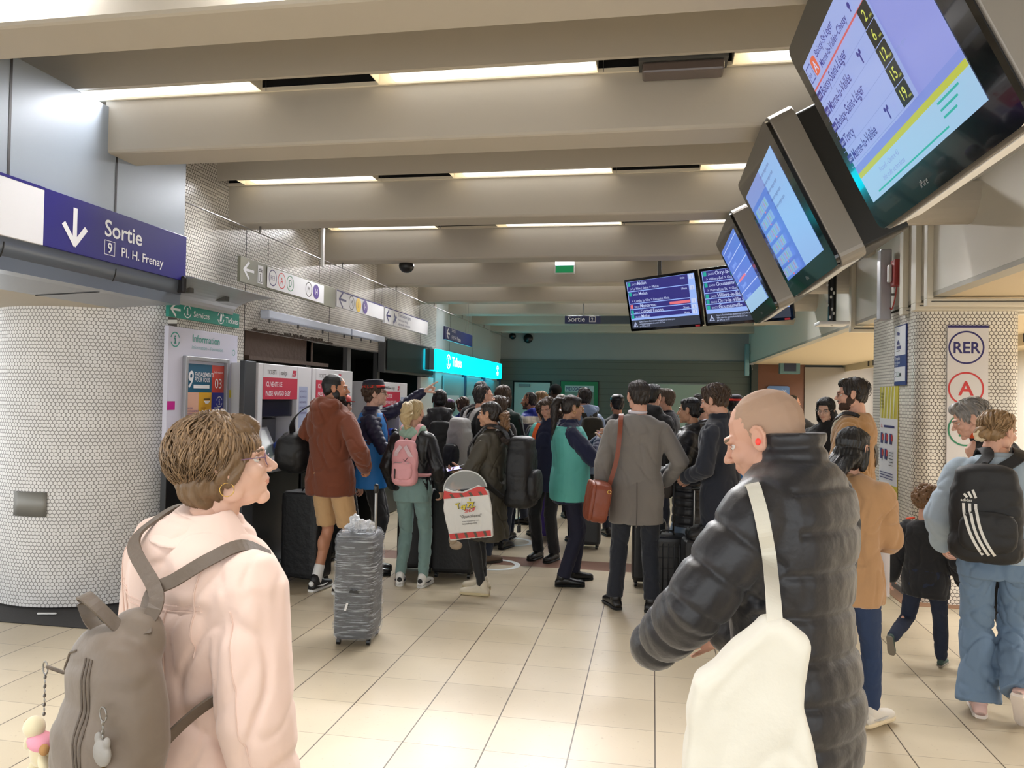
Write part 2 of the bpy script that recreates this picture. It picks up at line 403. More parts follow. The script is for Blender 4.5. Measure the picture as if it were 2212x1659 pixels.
nth = {-3: 'twelfth', -2: 'twelfth', -1: 'twelfth', 0: 'nearest', 1: 'second', 2: 'third', 3: 'fourth', 4: 'fifth', 5: 'sixth', 6: 'seventh', 7: 'eighth'}
side = ['by the left wall', 'in the middle of the hall', 'above the hanging screens']
for k in KS:
    y = YF(k); yn = y-.17
    for i, (a, c) in enumerate(LX):
        if k == 0: a, c = [(-4.02, -2.42), (-1.66, -.34), (.40, 1.80)][i]
        t = empty('fluorescent_light', ((a+c)/2, y-.085, ZL)); h = (c-a)/2; lit = k <= 5 and not (k == 5 and i == 2)
        b = MB(); b.box(-h, -.083, .0, h, -.078, .075, M_reflector); b.box(-h, .062, .0, h, .075, .075, M_reflector)
        b.box(-h, -.083, .075, h, .075, .08, M_reflector); b.box(-h, -.078, .0, -h+.004, .06, .075, M_reflector); b.box(h-.004, -.078, 0, h, .06, .075, M_reflector)
        b.build('housing', t)
        b = MB(); b.box(-h+.11, -.077, .008, h-.03, .062, .012, M_lamp if lit else M_reflector); b.build('diffuser', t)
        if lit:
            la = bpy.data.lights.new('tube', 'AREA'); la.shape = 'RECTANGLE'; la.size = 2*h-.16; la.size_y = .12; la.energy = LAMP_W if k >= 0 else LAMP_W2; la.spread = math.radians(LAMP_S if k >= 0 else 150); la.color = LAMP_C
            lo = bpy.data.objects.new('tube', la); COL.objects.link(lo); lo.parent = t; lo.location = (.04, -.012, .010); lo.rotation_euler = (math.radians(-LAMP_T if k >= 0 else 52), 0, 0)
        if k <= 2 and k >= 0: MB().tube([(h+.03, .06, .09), (h+.03, .06, .0)], .002, M_steel, 6).build('clip', t)
        g = 'lamps hidden behind the beams' if k > 2 or k < 0 else None
        lab = ('fluorescent lamp in the %s row of ceiling slots, %s' % (nth[k], side[i])) if g is None else \
              'fluorescent lamp set high in a slot behind the ceiling beams, hidden from view'
        tag(t, lab, 'ceiling light', g)
# end wall of the hall
BY = 19.3
M_bw = mat('end_wall_upper', (150, 156, 154), .7, var=.05, vs=1.2)
def boards(name, col, dy, rough=.55):
    m = bpy.data.materials.new(name); m.use_nodes = True; N, L = nd(m); b = N['Principled BSDF']
    tc = N.new('ShaderNodeTexCoord'); sp = N.new('ShaderNodeSeparateXYZ'); L.new(tc.outputs['Object'], sp.inputs[0])
    f = mth(N, L, 'FRACT', mth(N, L, 'DIVIDE', sp.outputs[2], dy)); g = mth(N, L, 'LESS_THAN', f, .06)
    mx = N.new('ShaderNodeMix'); mx.data_type = 'RGBA'; mx.inputs[6].default_value = (*lin(col), 1); mx.inputs[7].default_value = (*[x*.55 for x in lin(col)], 1)
    L.new(g, mx.inputs[0]); L.new(mx.outputs[2], b.inputs['Base Color']); b.inputs['Roughness'].default_value = rough; return m
M_board = boards('end_wall_boards', (92, 100, 92), .16)
struct(simple('wall_back', p_box(-4.6, BY, 0, 9, BY+.2, 3.98), M_bw))
struct(simple('trim_50', p_box(WALLX, BY-.05, 0, 2.3, BY, 2.62), M_board))
struct(simple('trim_51', p_box(2.27, BY-.30, 0, 2.42, BY, 2.95), mat('dark_green_post', (44, 52, 46), .5)))
M_brown = mat('brown_panel', (112, 68, 42), .5, var=.08, vs=3)
struct(simple('wall_right_end', p_box(2.42, BY-.20, 0, 3.48, BY-.02, 2.56), M_brown))
M_grayw = mat('grey_wall', (150, 142, 132), .7, var=.03)
struct(simple('wall_far_right', p_box(3.48, BY-.24, 0, 5.25, BY-.02, 2.5), M_grayw))
dd = empty('door_1', (at(1112, 860, y=BY).x, BY-.06, 0)); dd['kind'] = 'structure'
M_door = mat('door_paint', (176, 196, 190), .45); M_gr2 = mat('closer_grey', (120, 128, 128), .4)
simple('door_leaf', p_box(0, -.03, 0, .90, .01, 2.04), M_door, dd, .003)
b = MB(); b.box(-.04, -.02, 0, 0, .0, 2.08, M_dark); b.box(.90, -.02, 0, .94, 0, 2.08, M_dark); b.box(-.04, -.02, 2.04, .94, 0, 2.08, M_dark); b.build('door_frame', dd)
simple('door_closer', p_box(.12, -.09, 1.93, .40, -.03, 2.0), M_gr2, dd, .01)
b = MB(); b.tube([(.80, -.04, 1.0), (.80, -.09, 1.0), (.70, -.09, 1.0)], .012, M_steel, 8); b.build('door_handle', dd)
# green notice board and pale board on the end wall
x0 = at(1212, 860, y=BY).x; x1 = at(1292, 860, y=BY).x
t = empty('notice_board', (x0, BY-.06, .9)); tag(t, 'green framed notice board on the far end wall right of the pale door', 'notice board')
M_gb = mat('board_green', (22, 120, 74), .5); W_ = x1-x0
b = MB(); b.box(0, -.03, 0, W_, .0, 1.18, M_gb); b.box(-.02, -.035, -.02, 0, .01, 1.20, M_inkb); b.box(W_, -.035, -.02, W_+.02, .01, 1.2, M_inkb); b.box(0, -.035, 1.18, W_, .01, 1.2, M_inkb); b.box(0, -.035, -.02, W_, .01, 0, M_inkb); b.build('frame', t)
f = Face((0, -.031, 0), (1, 0, 0), (0, 0, 1)); f.rect(.1, .08, W_-.2, 1.0, mat('board_sheet', (112, 140, 128), .5)); f.rect(.1, .93, W_-.2, .15, mat('board_title', (172, 196, 196), .5))
f.text('PREROGATIVE DE !', .13, .96, .115, M_ink, bold=.02, sq=.62); f.build('sheet', t)
x0 = at(1410, 860, y=BY).x; x1 = at(1556, 860, y=BY).x
t = empty('wall_panel', (x0, BY-.06, .9)); tag(t, 'large pale green blank board on the far end wall behind the crowd', 'panel')
simple('panel', p_box(0, -.05, 0, x1-x0, 0, 1.17), mat('pale_green_board', (150, 172, 160), .5), t, .004)
b = MB(); b.box(0, -.06, 1.15, x1-x0, .0, 1.18, M_gr2); b.build('top_rail', t)
# ---------------------------------------------------------------- left wall with its opening
y0, yo0, yo1, y1 = 5.72, 6.84, 10.72, 13.35
ZO = 2.27
struct(uvsheet('wall_left', [(WALLX, y0), (WALLX, yo0-.06)], 0, 3.98, M_tileW, .12))
struct(uvsheet('wall_left_2', [(WALLX, yo0-.06), (WALLX, y1)], ZO, 3.98, M_tileW, .12, u0=5))
struct(simple('wall_left_3', p_box(WALLX-.1, y1, 0, WALLX, BY, 3.98), mat('far_left_wall', (186, 196, 196), .55, var=.03, vs=1.5)))
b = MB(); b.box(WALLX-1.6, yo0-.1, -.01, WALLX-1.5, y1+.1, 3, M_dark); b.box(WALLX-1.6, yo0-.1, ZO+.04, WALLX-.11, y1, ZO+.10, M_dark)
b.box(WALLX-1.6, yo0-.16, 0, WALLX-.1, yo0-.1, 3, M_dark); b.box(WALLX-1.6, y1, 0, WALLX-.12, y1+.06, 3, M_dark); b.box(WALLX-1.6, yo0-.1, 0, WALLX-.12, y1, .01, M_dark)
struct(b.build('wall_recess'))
# vertical seams in the mosaic
b = MB()
for yy in (6.775, 8.72, 10.52, 12.4, 14.3, 16.2): b.box(WALLX, yy-.004, 0 if yy < 6.8 else ZO, WALLX+.002, yy+.004, ZS+.3, M_inkb)
struct(b.build('trim_60'))
M_rust = mat('rusty_beam', (84, 62, 46), .8, bump=.5, bs=18, var=.3, vs=5)
b = MB(); b.box(WALLX-.16, 6.9, 2.02, WALLX-.06, 8.42, ZO, M_rust); b.box(WALLX-.16, 6.9, 1.99, WALLX-.01, 8.75, 2.03, M_rust); struct(b.build('trim_61'))
b = MB()                                                   # broken mosaic along the top of the opening
for i in range(60):
    yy = 6.9+i*.032+rng.rand()*.01; hh = .01+.035*rng.rand()*(1 if 20 < i < 52 else .4)
    b.box(WALLX-.004, yy, ZO-.002, WALLX+.006+.01*rng.rand(), yy+.02+.012*rng.rand(), ZO+hh, mat('broken_mortar', (92, 80, 70), .95, var=.3, vs=40))
struct(b.build('trim_62'))
M_post = mat('post_grey', (96, 96, 94), .5, metal=.4)
b = MB()
for yy in (8.25, 9.45, 10.55): b.box(WALLX-.12, yy, 0, WALLX-.06, yy+.12, ZO, M_post)
struct(b.build('trim_63'))
t = simple('steel_cover', p_box(WALLX+.27, at(528, 860, x=WALLX+.32).y, 0, WALLX+.32, at(552, 860, x=WALLX+.32).y, 1.95), mat('dark_steel_cover', (74, 76, 80), .42, metal=.6), None, .004)
tag(t, 'dark grey upright steel cover between the information panel and first ticket machine', 'panel')
# ---------------------------------------------------------------- left round pillar and hood
PCX, PCY, PR = -4.66, 5.93, .78
circ = [(PCX+PR*math.cos(math.radians(a)), PCY+PR*math.sin(math.radians(a))) for a in np.linspace(40, -200, 97)]
p = uvsheet('wall_pillar_left', circ, 0, 2.62, M_tileL, 0, smooth=True); struct(p)
b = MB(); V = [(x, y, 0) for x, y in circ]
M_edge = mat('dark_edge', (34, 32, 32), .85)  # thin dark strip round the foot of the pillar
b.add(p_loft([[(x*1+(x-PCX)*.004, y+(y-PCY)*.004, z) for x, y in circ] for z in (0, .018)], False), M_edge); struct(b.build('baseboard_left'))
f = Face((0, 0, 0), (1, 0, 0), (0, 0, 1))
def on_pillar(px0, px1, z0, z1, m, name, off=.006, n=8):
    A = [at(px, 1090, z=.77) for px in (px0, px1)]; an = []
    for px in np.linspace(px0, px1, n):
        d = ray(px, 1095); o = Vector((-PCX, -PCY)); dx = Vector((d.x, d.y)); a_ = dx.dot(dx); b_ = 2*o.dot(dx); c_ = o.dot(o)-(PR+off)**2
        t_ = (-b_-math.sqrt(max(0, b_*b_-4*a_*c_)))/(2*a_); an.append((dx.x*t_, dx.y*t_))
    V = [(x, y, z) for z in (z0, z1) for x, y in an]; F = [(i, i+1, n+i+1, n+i) for i in range(n-1)]
    o = simple(name, (np.array(V, float), F), m, None, smooth=True); q = o.modifiers.new('thick', 'SOLIDIFY'); q.thickness = .004; return o
tag(on_pillar(30, 101, .70, .885, mat('dull_steel', (148, 146, 140), .5, metal=.35, var=.1, vs=14), 'access_plate'), 'square steel cover plate on the white mosaic pillar, low at the left', 'plate')
b = MB()
for px, z in ((38, .72), (94, .72), (38, .86), (94, .86)):
    pass
mt = tag(simple('floor_mat', p_prism([(-9, 4.80), (at(212, 1361, z=0).x+.55, 4.83), (-3.2, 8.9), (-3.83, 8.9), (-3.83, 5.7), (-9, 5.7)], 0.0, .006), mat('dark_mat', (52, 50, 50), .8, bump=.4, bs=90, var=.2, vs=8)), 'dark grey worn floor covering around the foot of the left mosaic pillar', 'floor covering')
b = Face(at(100, 1327, z=.007), (1, .2, 0), (.2, -1, 0)); 
cg = MB(); q = at(100, 1326, z=.016); cg.tube([(q.x-.06, q.y-.01, .016), (q.x+.06, q.y+.02, .016)], .008, M_white, 8)
tag(cg.build('paper_scrap'), 'small rolled scrap of white paper lying on the dark floor covering', 'litter')
HX, HY1 = -3.5, 5.29
b = MB(); prof = []
for a in range(0, 91, 10): prof.append((HX-.15+.15*math.cos(math.radians(a)), 2.47-.15*math.sin(math.radians(a))))
prof = [(HX, 2.50)]+prof+[(-4.1, 2.30)]
b.add((np.array([(x, y, z) for y in (-1, HY1) for x, z in prof], float), [(i, i+1, len(prof)+i+1, len(prof)+i) for i in range(len(prof)-1)]), M_tube, smooth=True)
b.box(HX-.6, -1, 2.32, HX-.02, HY1-.001, 2.5, M_tube)
hood = struct(b.build('trim_70', smooth=None))
b = MB(); b.box(-6.5, -1, 2.50, HX, HY1, 3.505, M_bluemetal); struct(b.build('trim_71'))
b = MB(); b.box(-6.5, -1, 2.30, -4.1, HY1, 2.32, M_conc); b.box(-6.5, -1, 2.32, -4.1, HY1-.01, 2.5, M_conc); struct(b.build('trim_72'))
b = MB()
for yy, za, zb in ((at(20, 300, x=HX).y, 2.83, 3.5), (at(250, 420, x=HX).y, 2.83, 3.5), ): b.box(HX, yy-.008, za, HX+.002, yy+.008, zb, M_inkb)
for yy in (at(250, 590, x=HX).y, at(8, 530, x=HX).y):
    P = [(x, yy, z) for x, z in prof[1:]]; b.add(p_tube([Vector((x+.001, y, z-.001)) for x, y, z in P], .004, 6), M_inkb)
struct(b.build('trim_73'))
# exit sign on the hood
ys = at(90, 412, x=HX).y
t = empty('exit_sign', (HX, ys, 2.50)); tag(t, 'large navy blue sign reading Sortie 9 Pl. H. Frenay on the grey hood, upper left', 'sign')
simple('panel', p_box(0, 0, 0, .02, HY1-ys, .335), M_navy, t, .002)
f = Face((.02, 0, 0), (0, 1, 0), (0, 0, 1)); Wt = mat('letter_white', (240, 240, 244), .4)
f.arrow(.245, .055, .21, .034, Wt, -90)
f.text('Sortie', .50, .165, .150, Wt, bold=.012, sq=1.02)
f.line([(.505, .045), (.60, .045), (.60, .135), (.505, .135), (.505, .045)], .004, Wt); f.text('9', .53, .058, .095, Wt, bold=.012)
f.text('Pl. H. Frenay', .66, .058, .085, Wt, bold=.010, sq=1.02); f.build('lettering', t)
t = simple('blank_sign', p_box(HX, 2.4, 2.50, HX+.02, ys, 2.82), M_signw, None, .002); tag(t, 'blank white sign panel on the grey hood left of the navy Sortie sign', 'sign')
simple('top_strip', p_box(HX, 2.4, 2.82, HX+.021, ys, 2.836), M_navy, t)

# ---------------------------------------------------------------- signs along the left wall
SX = -3.58
def i_mark(f, x, y, r, m, dot=True):
    f.ring(x, y, r*.84, r, m, 20, 165); f.ring(x, y, r*.84, r, m, 200, 345)
    if dot: f.disc(x, y+r*.42, r*.13, m, 14); f.line([(x-r*.15, y+r*.12), (x+r*.02, y+r*.12), (x+r*.02, y-r*.42)], r*.2, m); f.line([(x-r*.18, y-r*.45), (x+r*.22, y-r*.45)], r*.14, m)
def line_ring(f, x, y, r, t_, ring_m, txt_m, sz=1.0, fill=None):
    if fill: f.disc(x, y, r, fill)
    else: f.ring(x, y, r*.88, r, ring_m)
    f.text(t_, x, y-r*.42*sz, r*1.25*sz, txt_m, 'CENTER', sq=.86)
def hung(name, pxl, pxr, ytl, ybl, mat_, label, x=SX, wires=(.25, .8), zr=3.12):
    a = at(pxl, ytl, x=x); c = at(pxr, ytl, x=x); bz = at(pxl, ybl, x=x).z
    t = empty(name, (x, a.y, bz)); tag(t, label, 'sign'); W, Hh = c.y-a.y, a.z-bz
    simple('panel', p_box(-.03, 0, 0, 0, W, Hh), mat_, t, .003)
    if wires:
        b = MB()
        for w_ in wires: b.tube([(-.015, W*w_, Hh), (-.015, W*w_, zr-bz)], .003, M_steel, 6)
        b.build('hanger', t)
    f = Face((0, 0, 0), (0, 1, 0), (0, 0, 1)); return t, f, W, Hh
t, f, W, Hh = hung('direction_sign', 520, 727, 552, 608, M_olive, 'olive hanging sign with lift symbol, RER, A, D and M 14 marks')
f.arrow(.06, Hh*.52, .17, .025, Wt, 180); f.rect(.30, .03, .10, Hh-.06, Wt); f.line([(.315, .045), (.385, .045), (.385, Hh*.62), (.315, Hh*.62), (.315, .045)], .006, M_inkb); f.disc(.35, .115, .010, M_inkb, 12); f.line([(.35, .1), (.35, .06)], .016, M_inkb)
f.arrow(.335, Hh-.06, .03, .006, M_inkb, 90); f.arrow(.365, Hh-.085, .03, .006, M_inkb, -90)
f.rect(.47, .015, W-.47-.33, Hh-.03, M_signw); cy = Hh*.52
for xx, s_, c_, z_ in ((.58, 'RER', M_ink, .62), (.76, 'A', M_red, 1), (.94, 'D', M_green, 1), (1.36, 'M', M_inkb, 1)): line_ring(f, xx, cy, .078, s_, c_, c_, z_)
line_ring(f, 1.54, cy, .078, '14', None, Wt, .95, M_violet); f.build('lettering', t)
t, f, W, Hh = hung('direction_sign', 728, 830, 625, 662, M_signw, 'white hanging sign with left arrow and round M, yellow 1 and violet 14 marks')
f.rect(0, Hh-.018, W, .018, M_ink); cy = Hh*.48; f.arrow(.07, cy, .2, .026, M_ink, 180)
line_ring(f, .44, cy, .085, 'M', M_inkb, M_inkb); line_ring(f, .66, cy, .085, '1', None, M_inkb, 1, M_yel); line_ring(f, .88, cy, .085, '14', None, Wt, .95, M_violet); f.build('lettering', t)
t, f, W, Hh = hung('direction_sign', 832, 925, 662, 698, M_signw, 'white hanging sign reading Trains Grandes Lignes with a left arrow')
f.rect(0, Hh-.015, W, .015, M_ink); f.arrow(.06, Hh*.5, .18, .026, M_ink, 180); f.line([(.36, .04), (.46, .13)], .05, M_ink); f.line([(.38, .16), (.46, .05)], .03, M_ink)
f.text('Trains Grandes Lignes', .55, .145, .075, M_ink, sq=.85); f.text('Main line trains - Fernzüge', .55, .085, .048, M_ink, sq=.85); f.text('Largo recorrido - Linee principali', .55, .03, .048, M_ink, sq=.85); f.build('lettering', t)
t, f, W, Hh = hung('direction_sign', 962, 1021, 704, 733, mat('navy_board', (30, 42, 100), .4), 'small dark blue hanging sign reading Sortie 9 Pl. H. Frenay above the lit counter sign', x=-3.3, wires=(.75, .85), zr=ZC)
f.arrow(.1, Hh*.5, .18, .03, Wt, 180); f.text('Sortie', .40, .15, .10, Wt); f.text('9  Pl. H. Frenay', .40, .03, .10, Wt); f.build('lettering', t)
# rail the signs hang from
b = MB(); b.tube([(SX-.015, 3.5, 3.14), (SX-.015, 18.8, 3.14)], .006, M_steel, 6)
for k in range(-0, 8): b.tube([(SX-.015, YF(k)+.15, 3.14), (SX-.015, YF(k)+.15, ZS)], .01, M_steel, 6)
tag(b.build('sign_rail'), 'thin steel rail under the ceiling beams carrying the left wall signs', 'rail')
b = MB(); q = at(698, 500, x=-3.3); b.box(q.x-.01, q.y-.02, 2.95, q.x+.012, q.y+.02, ZC, M_white); tag(b.build('hanger_bracket'), 'short white upright bracket hanging from the beam above the left signs', 'bracket')
# Services sign and information panel on the wall
a = at(366, 648, x=WALLX+.03); c = at(517, 683, x=WALLX+.03); bz = at(364, 683, x=WALLX+.03).z
t = empty('services_sign', (WALLX, a.y, bz)); tag(t, 'teal sign reading Services and Tickets above the information panel', 'sign'); W, Hh = c.y-a.y, a.z-bz
simple('panel', p_box(0, 0, 0, .03, W, Hh), mat('sign_teal', (38, 142, 126), .35), t, .002)
f = Face((.03, 0, 0), (0, 1, 0), (0, 0, 1)); f.arrow(.025, Hh*.5, .12, .018, Wt, 180); i_mark(f, .245, Hh*.5, .055, Wt); f.text('Services', .33, .030, .072, Wt, bold=.01)
i_mark(f, .745, Hh*.5, .055, Wt, False); f.poly([(.725, .03), (.755, .03), (.768, .095), (.738, .105)], Wt); f.text('Tickets', .82, .030, .072, Wt, bold=.01); f.build('lettering', t)
a = at(365, 703, x=WALLX+.04); c = at(514, 720, x=WALLX+.04)
t = empty('information_panel', (WALLX, a.y, 0)); tag(t, 'tall lavender information panel with a framed colourful poster on the left wall', 'panel'); W = c.y-a.y; Z0, Z1 = 1.05, a.z
simple('board', p_box(0, 0, Z0, .04, W, Z1), M_lav, t, .003); simple('plinth', p_box(0, 0, 0.01, .05, W, Z0), M_black, t, .003)
f = Face((.04, 0, 0), (0, 1, 0), (0, 0, 1)); i_mark(f, .085, Z1-.105, .062, M_teal)
f.text('Information', .32, Z1-.105, .088, M_teal, bold=.008); f.text('Information - Formación', .31, Z1-.165, .048, mat('pale_teal', (130, 180, 184), .5), shear=.2); f.ring(W-.07, Z1-.16, .022, .027, M_teal)
f.rect(-.0, 1.52, .10, .07, mat('magenta_tab', (186, 24, 136), .4)); f.rect(W-.14, 1.62, .13, .07, mat('yellow_tab', (226, 204, 60), .4)); f.rect(0.02, 1.30, .10, .07, mat('orange_tab', (232, 96, 54), .4)); f.build('lettering', t)
A0 = at(397, 768, x=WALLX+.05); A1 = at(491, 782, x=WALLX+.05); fy0, fy1, fz1 = A0.y-a.y, A1.y-a.y, A0.z; fz0 = 1.12
b = MB(); M_fr = mat('frame_grey', (170, 172, 178), .35, metal=.4)
b.box(.04, fy0, fz0, .075, fy0+.035, fz1, M_fr); b.box(.04, fy1-.035, fz0, .075, fy1, fz1, M_fr); b.box(.04, fy0+.035, fz1-.035, .075, fy1-.035, fz1, M_fr); b.box(.04, fy0+.035, fz0, .075, fy1-.035, fz0+.035, M_fr); b.build('poster_frame', t, .004)
f = Face((.044, fy0+.04, fz0+.04), (0, 1, 0), (0, 0, 1)); w_ = fy1-fy0-.08; h_ = fz1-fz0-.10; u = w_/3
f.rect(0, 0, w_, h_, mat('poster_blue', (22, 92, 124), .4))
f.rect(u*2, h_-.24, u, .24, mat('poster_red', (206, 70, 56), .4)); pc = [(224, 178, 156), (222, 170, 50), (36, 44, 150), (226, 216, 60), (112, 152, 212), (150, 40, 120), (60, 160, 140), (230, 120, 60), (200, 190, 210)]
for i in range(9): f.rect(u*(i % 3), h_-.24-.23*(1+i//3), u, .23, mat('poster_c%d' % i, pc[i], .4))
f.text('9', .02, h_-.20, .2, Wt, shear=.2, bold=.015, sq=.8); f.text('ENGAGEMENTS', .125, h_-.105, .052, Wt, shear=.2, sq=.78, bold=.01); f.text('POUR VOUS', .125, h_-.150, .052, Wt, shear=.2, sq=.78, bold=.01); f.rect(.11, h_-.205, u*2-.15, .03, Wt)
f.text('03', u*2+.04, h_-.2, .12, Wt, bold=.005); f.text('Information', u*2+.03, h_-.07, .03, Wt)
i_mark(f, u*2.62, h_-.24-.08, .048, Wt)
f.rect(u*1.35, h_-.30, .1, .008, M_inkb); f.poly([(u*1.35, h_-.31), (u*1.35+.1, h_-.31), (u*1.35+.07, h_-.335), (u*1.35+.03, h_-.335)], Wt)
for i, (xx, c_) in enumerate(((.03, M_violet), (u+.03, mat('poster_brown', (150, 90, 30), .5)), (u*2+.03, Wt))):
    for j, s_ in enumerate(('INSCRIRE', 'VOS ENGAGEMENTS', 'DE MOBILITE', 'AU QUOTIDIEN')): f.text(s_, xx, h_-.38-.024*j, .022, c_, sq=.8)
f.build('poster', t)
# display, lit counter sign
a = at(835, 730, x=WALLX+.12); c = at(937, 752, x=WALLX+.12)
t = empty('display_screen', (WALLX+.002, a.y, a.z-.48)); tag(t, 'dark grey switched off wide display above the counters on the left wall', 'screen'); W = c.y-a.y
simple('casing', p_box(0, 0, 0, .10, W, .5), M_post, t, .006); simple('screen', p_box(.12, .03, .03, .125, W-.03, .47), mat('screen_off', (38, 46, 46), .15, coat=.4), t)
M_cyan = mat('counter_sign_glow', (0, 214, 238), .4, emit=4.5); M_cyanw = mat('counter_sign_letters', (200, 250, 255), .4, emit=6)
a = at(941, 753, x=-3.6); c = at(1084, 783, x=-3.6); bz = at(941, 799, x=-3.6).z
t = empty('counter_sign', (-3.6, a.y, bz)); tag(t, 'long glowing cyan sign reading Tickets over the far left counters', 'sign'); W, Hh = c.y-a.y, a.z-bz
b = MB(); b.box(-.18, 0, 0, -.02, W, Hh, mat('sign_case', (120, 150, 156), .5)); b.build('casing', t, .01)
b = MB(); P = rrect(0, 0, W, Hh, .05); b.add(p_prism(P, 0, .02), M_cyan, frame_m((-.02, 0, 0), (0, 1, 0), (0, 0, 1))); b.build('lit_face', t)
b = MB(); b.box(-.17, .02, -.004, -.03, W-.02, 0, M_cyan); b.build('underglow', t)
f = Face((0, 0, 0), (0, 1, 0), (0, 0, 1)); i_mark(f, .85, Hh*.5, .13, M_cyanw); f.text('Tickets', 1.1, .11, .24, M_cyanw, bold=.012); i_mark(f, W-.5, Hh*.5, .12, M_cyanw); f.build('lettering', t)
# counters under it
M_ctr = mat('counter_panel', (190, 204, 206), .4); M_ctrd = mat('counter_post', (50, 76, 100), .4)
for i, (ya, yb) in enumerate(((13.7, 15.4), (15.4, 17.2), (17.2, 19.0))):
    t = empty('ticket_counter', (WALLX, ya, 0)); tag(t, ['nearest', 'middle', 'farthest'][i]+' of the three pale glazed ticket counters under the lit cyan sign', 'counter', 'ticket counters')
    simple('desk', p_box(0, .03, 0, .30, yb-ya-.03, 1.05), M_ctr, t, .01); simple('window', p_box(.02, .08, 1.05, .05, yb-ya-.08, 2.05), mat('counter_glass', (160, 196, 200), .1, coat=.5), t)
    simple('post', p_box(0, yb-ya-.10, 1.05, .08, yb-ya, 2.2), M_ctrd, t)
    f = Face((.05, .2, 1.42), (0, 1, 0), (0, 0, 1)); f.rect(0, 0, 1.0, .26, M_signw); f.text('Tarifs', .08, .15, .08, M_inkb); f.text('Guichet', .08, .04, .06, M_inkb); f.build('notice', t)
# unlit wall lamps over the ticket machines
for i, (pa, pb) in enumerate((((580, 676), (757, 722)), ((760, 716), (830, 736)))):
    a = at(*pa, x=WALLX+.12); c = at(*pb, x=WALLX+.12)
    t = empty('batten_light', (WALLX, a.y, a.z)); L_ = c.y-a.y; tag(t, ['longer', 'shorter'][i]+' pale batten lamp fixed along the mosaic wall over the ticket machines', 'light')
    simple('housing', p_box(.03, 0, -.05, .13, L_, .03), mat('batten_white', (196, 204, 220), .4), t, .01)
    b = MB()
    for yy in np.linspace(.1, L_-.1, 4): b.box(0, yy, -.03, .03, yy+.04, .02, M_steel); b.tube([(.08, yy, -.05), (.08, yy, -.08)], .012, M_post, 6)
    b.build('bracket', t)
a = at(405, 628, x=-3.45); c = at(578, 672, x=-3.45)
t = empty('reflector_light', (WALLX, a.y, a.z+.05)); L_ = c.y-a.y; tag(t, 'curved grey metal reflector lamp sticking out over the teal Services sign', 'light')
R_ = []
for yy in (0, L_):
    R_.append([(.38-.36*math.cos(math.radians(q))*1.0, yy, -.10+.16*math.sin(math.radians(q))) for q in range(0, 100, 10)]+[(.44, yy, .05), (.44, yy, .045)]+[(.38-.34*math.cos(math.radians(q))*1.0, yy, -.10+.14*math.sin(math.radians(q))) for q in range(90, -10, -10)])
simple('reflector', p_loft(R_), mat('reflector_grey', (176, 178, 180), .35, metal=.4), t, smooth=False)
b = MB(); b.box(.08, -.04, -.07, .38, 0, .06, M_inkb); b.build('end_cap', t, .02); b = MB(); b.box(0, .3, -.02, .2, .36, .10, M_post); b.box(0, L_-.4, -.02, .2, L_-.34, .10, M_post); b.build('bracket', t)

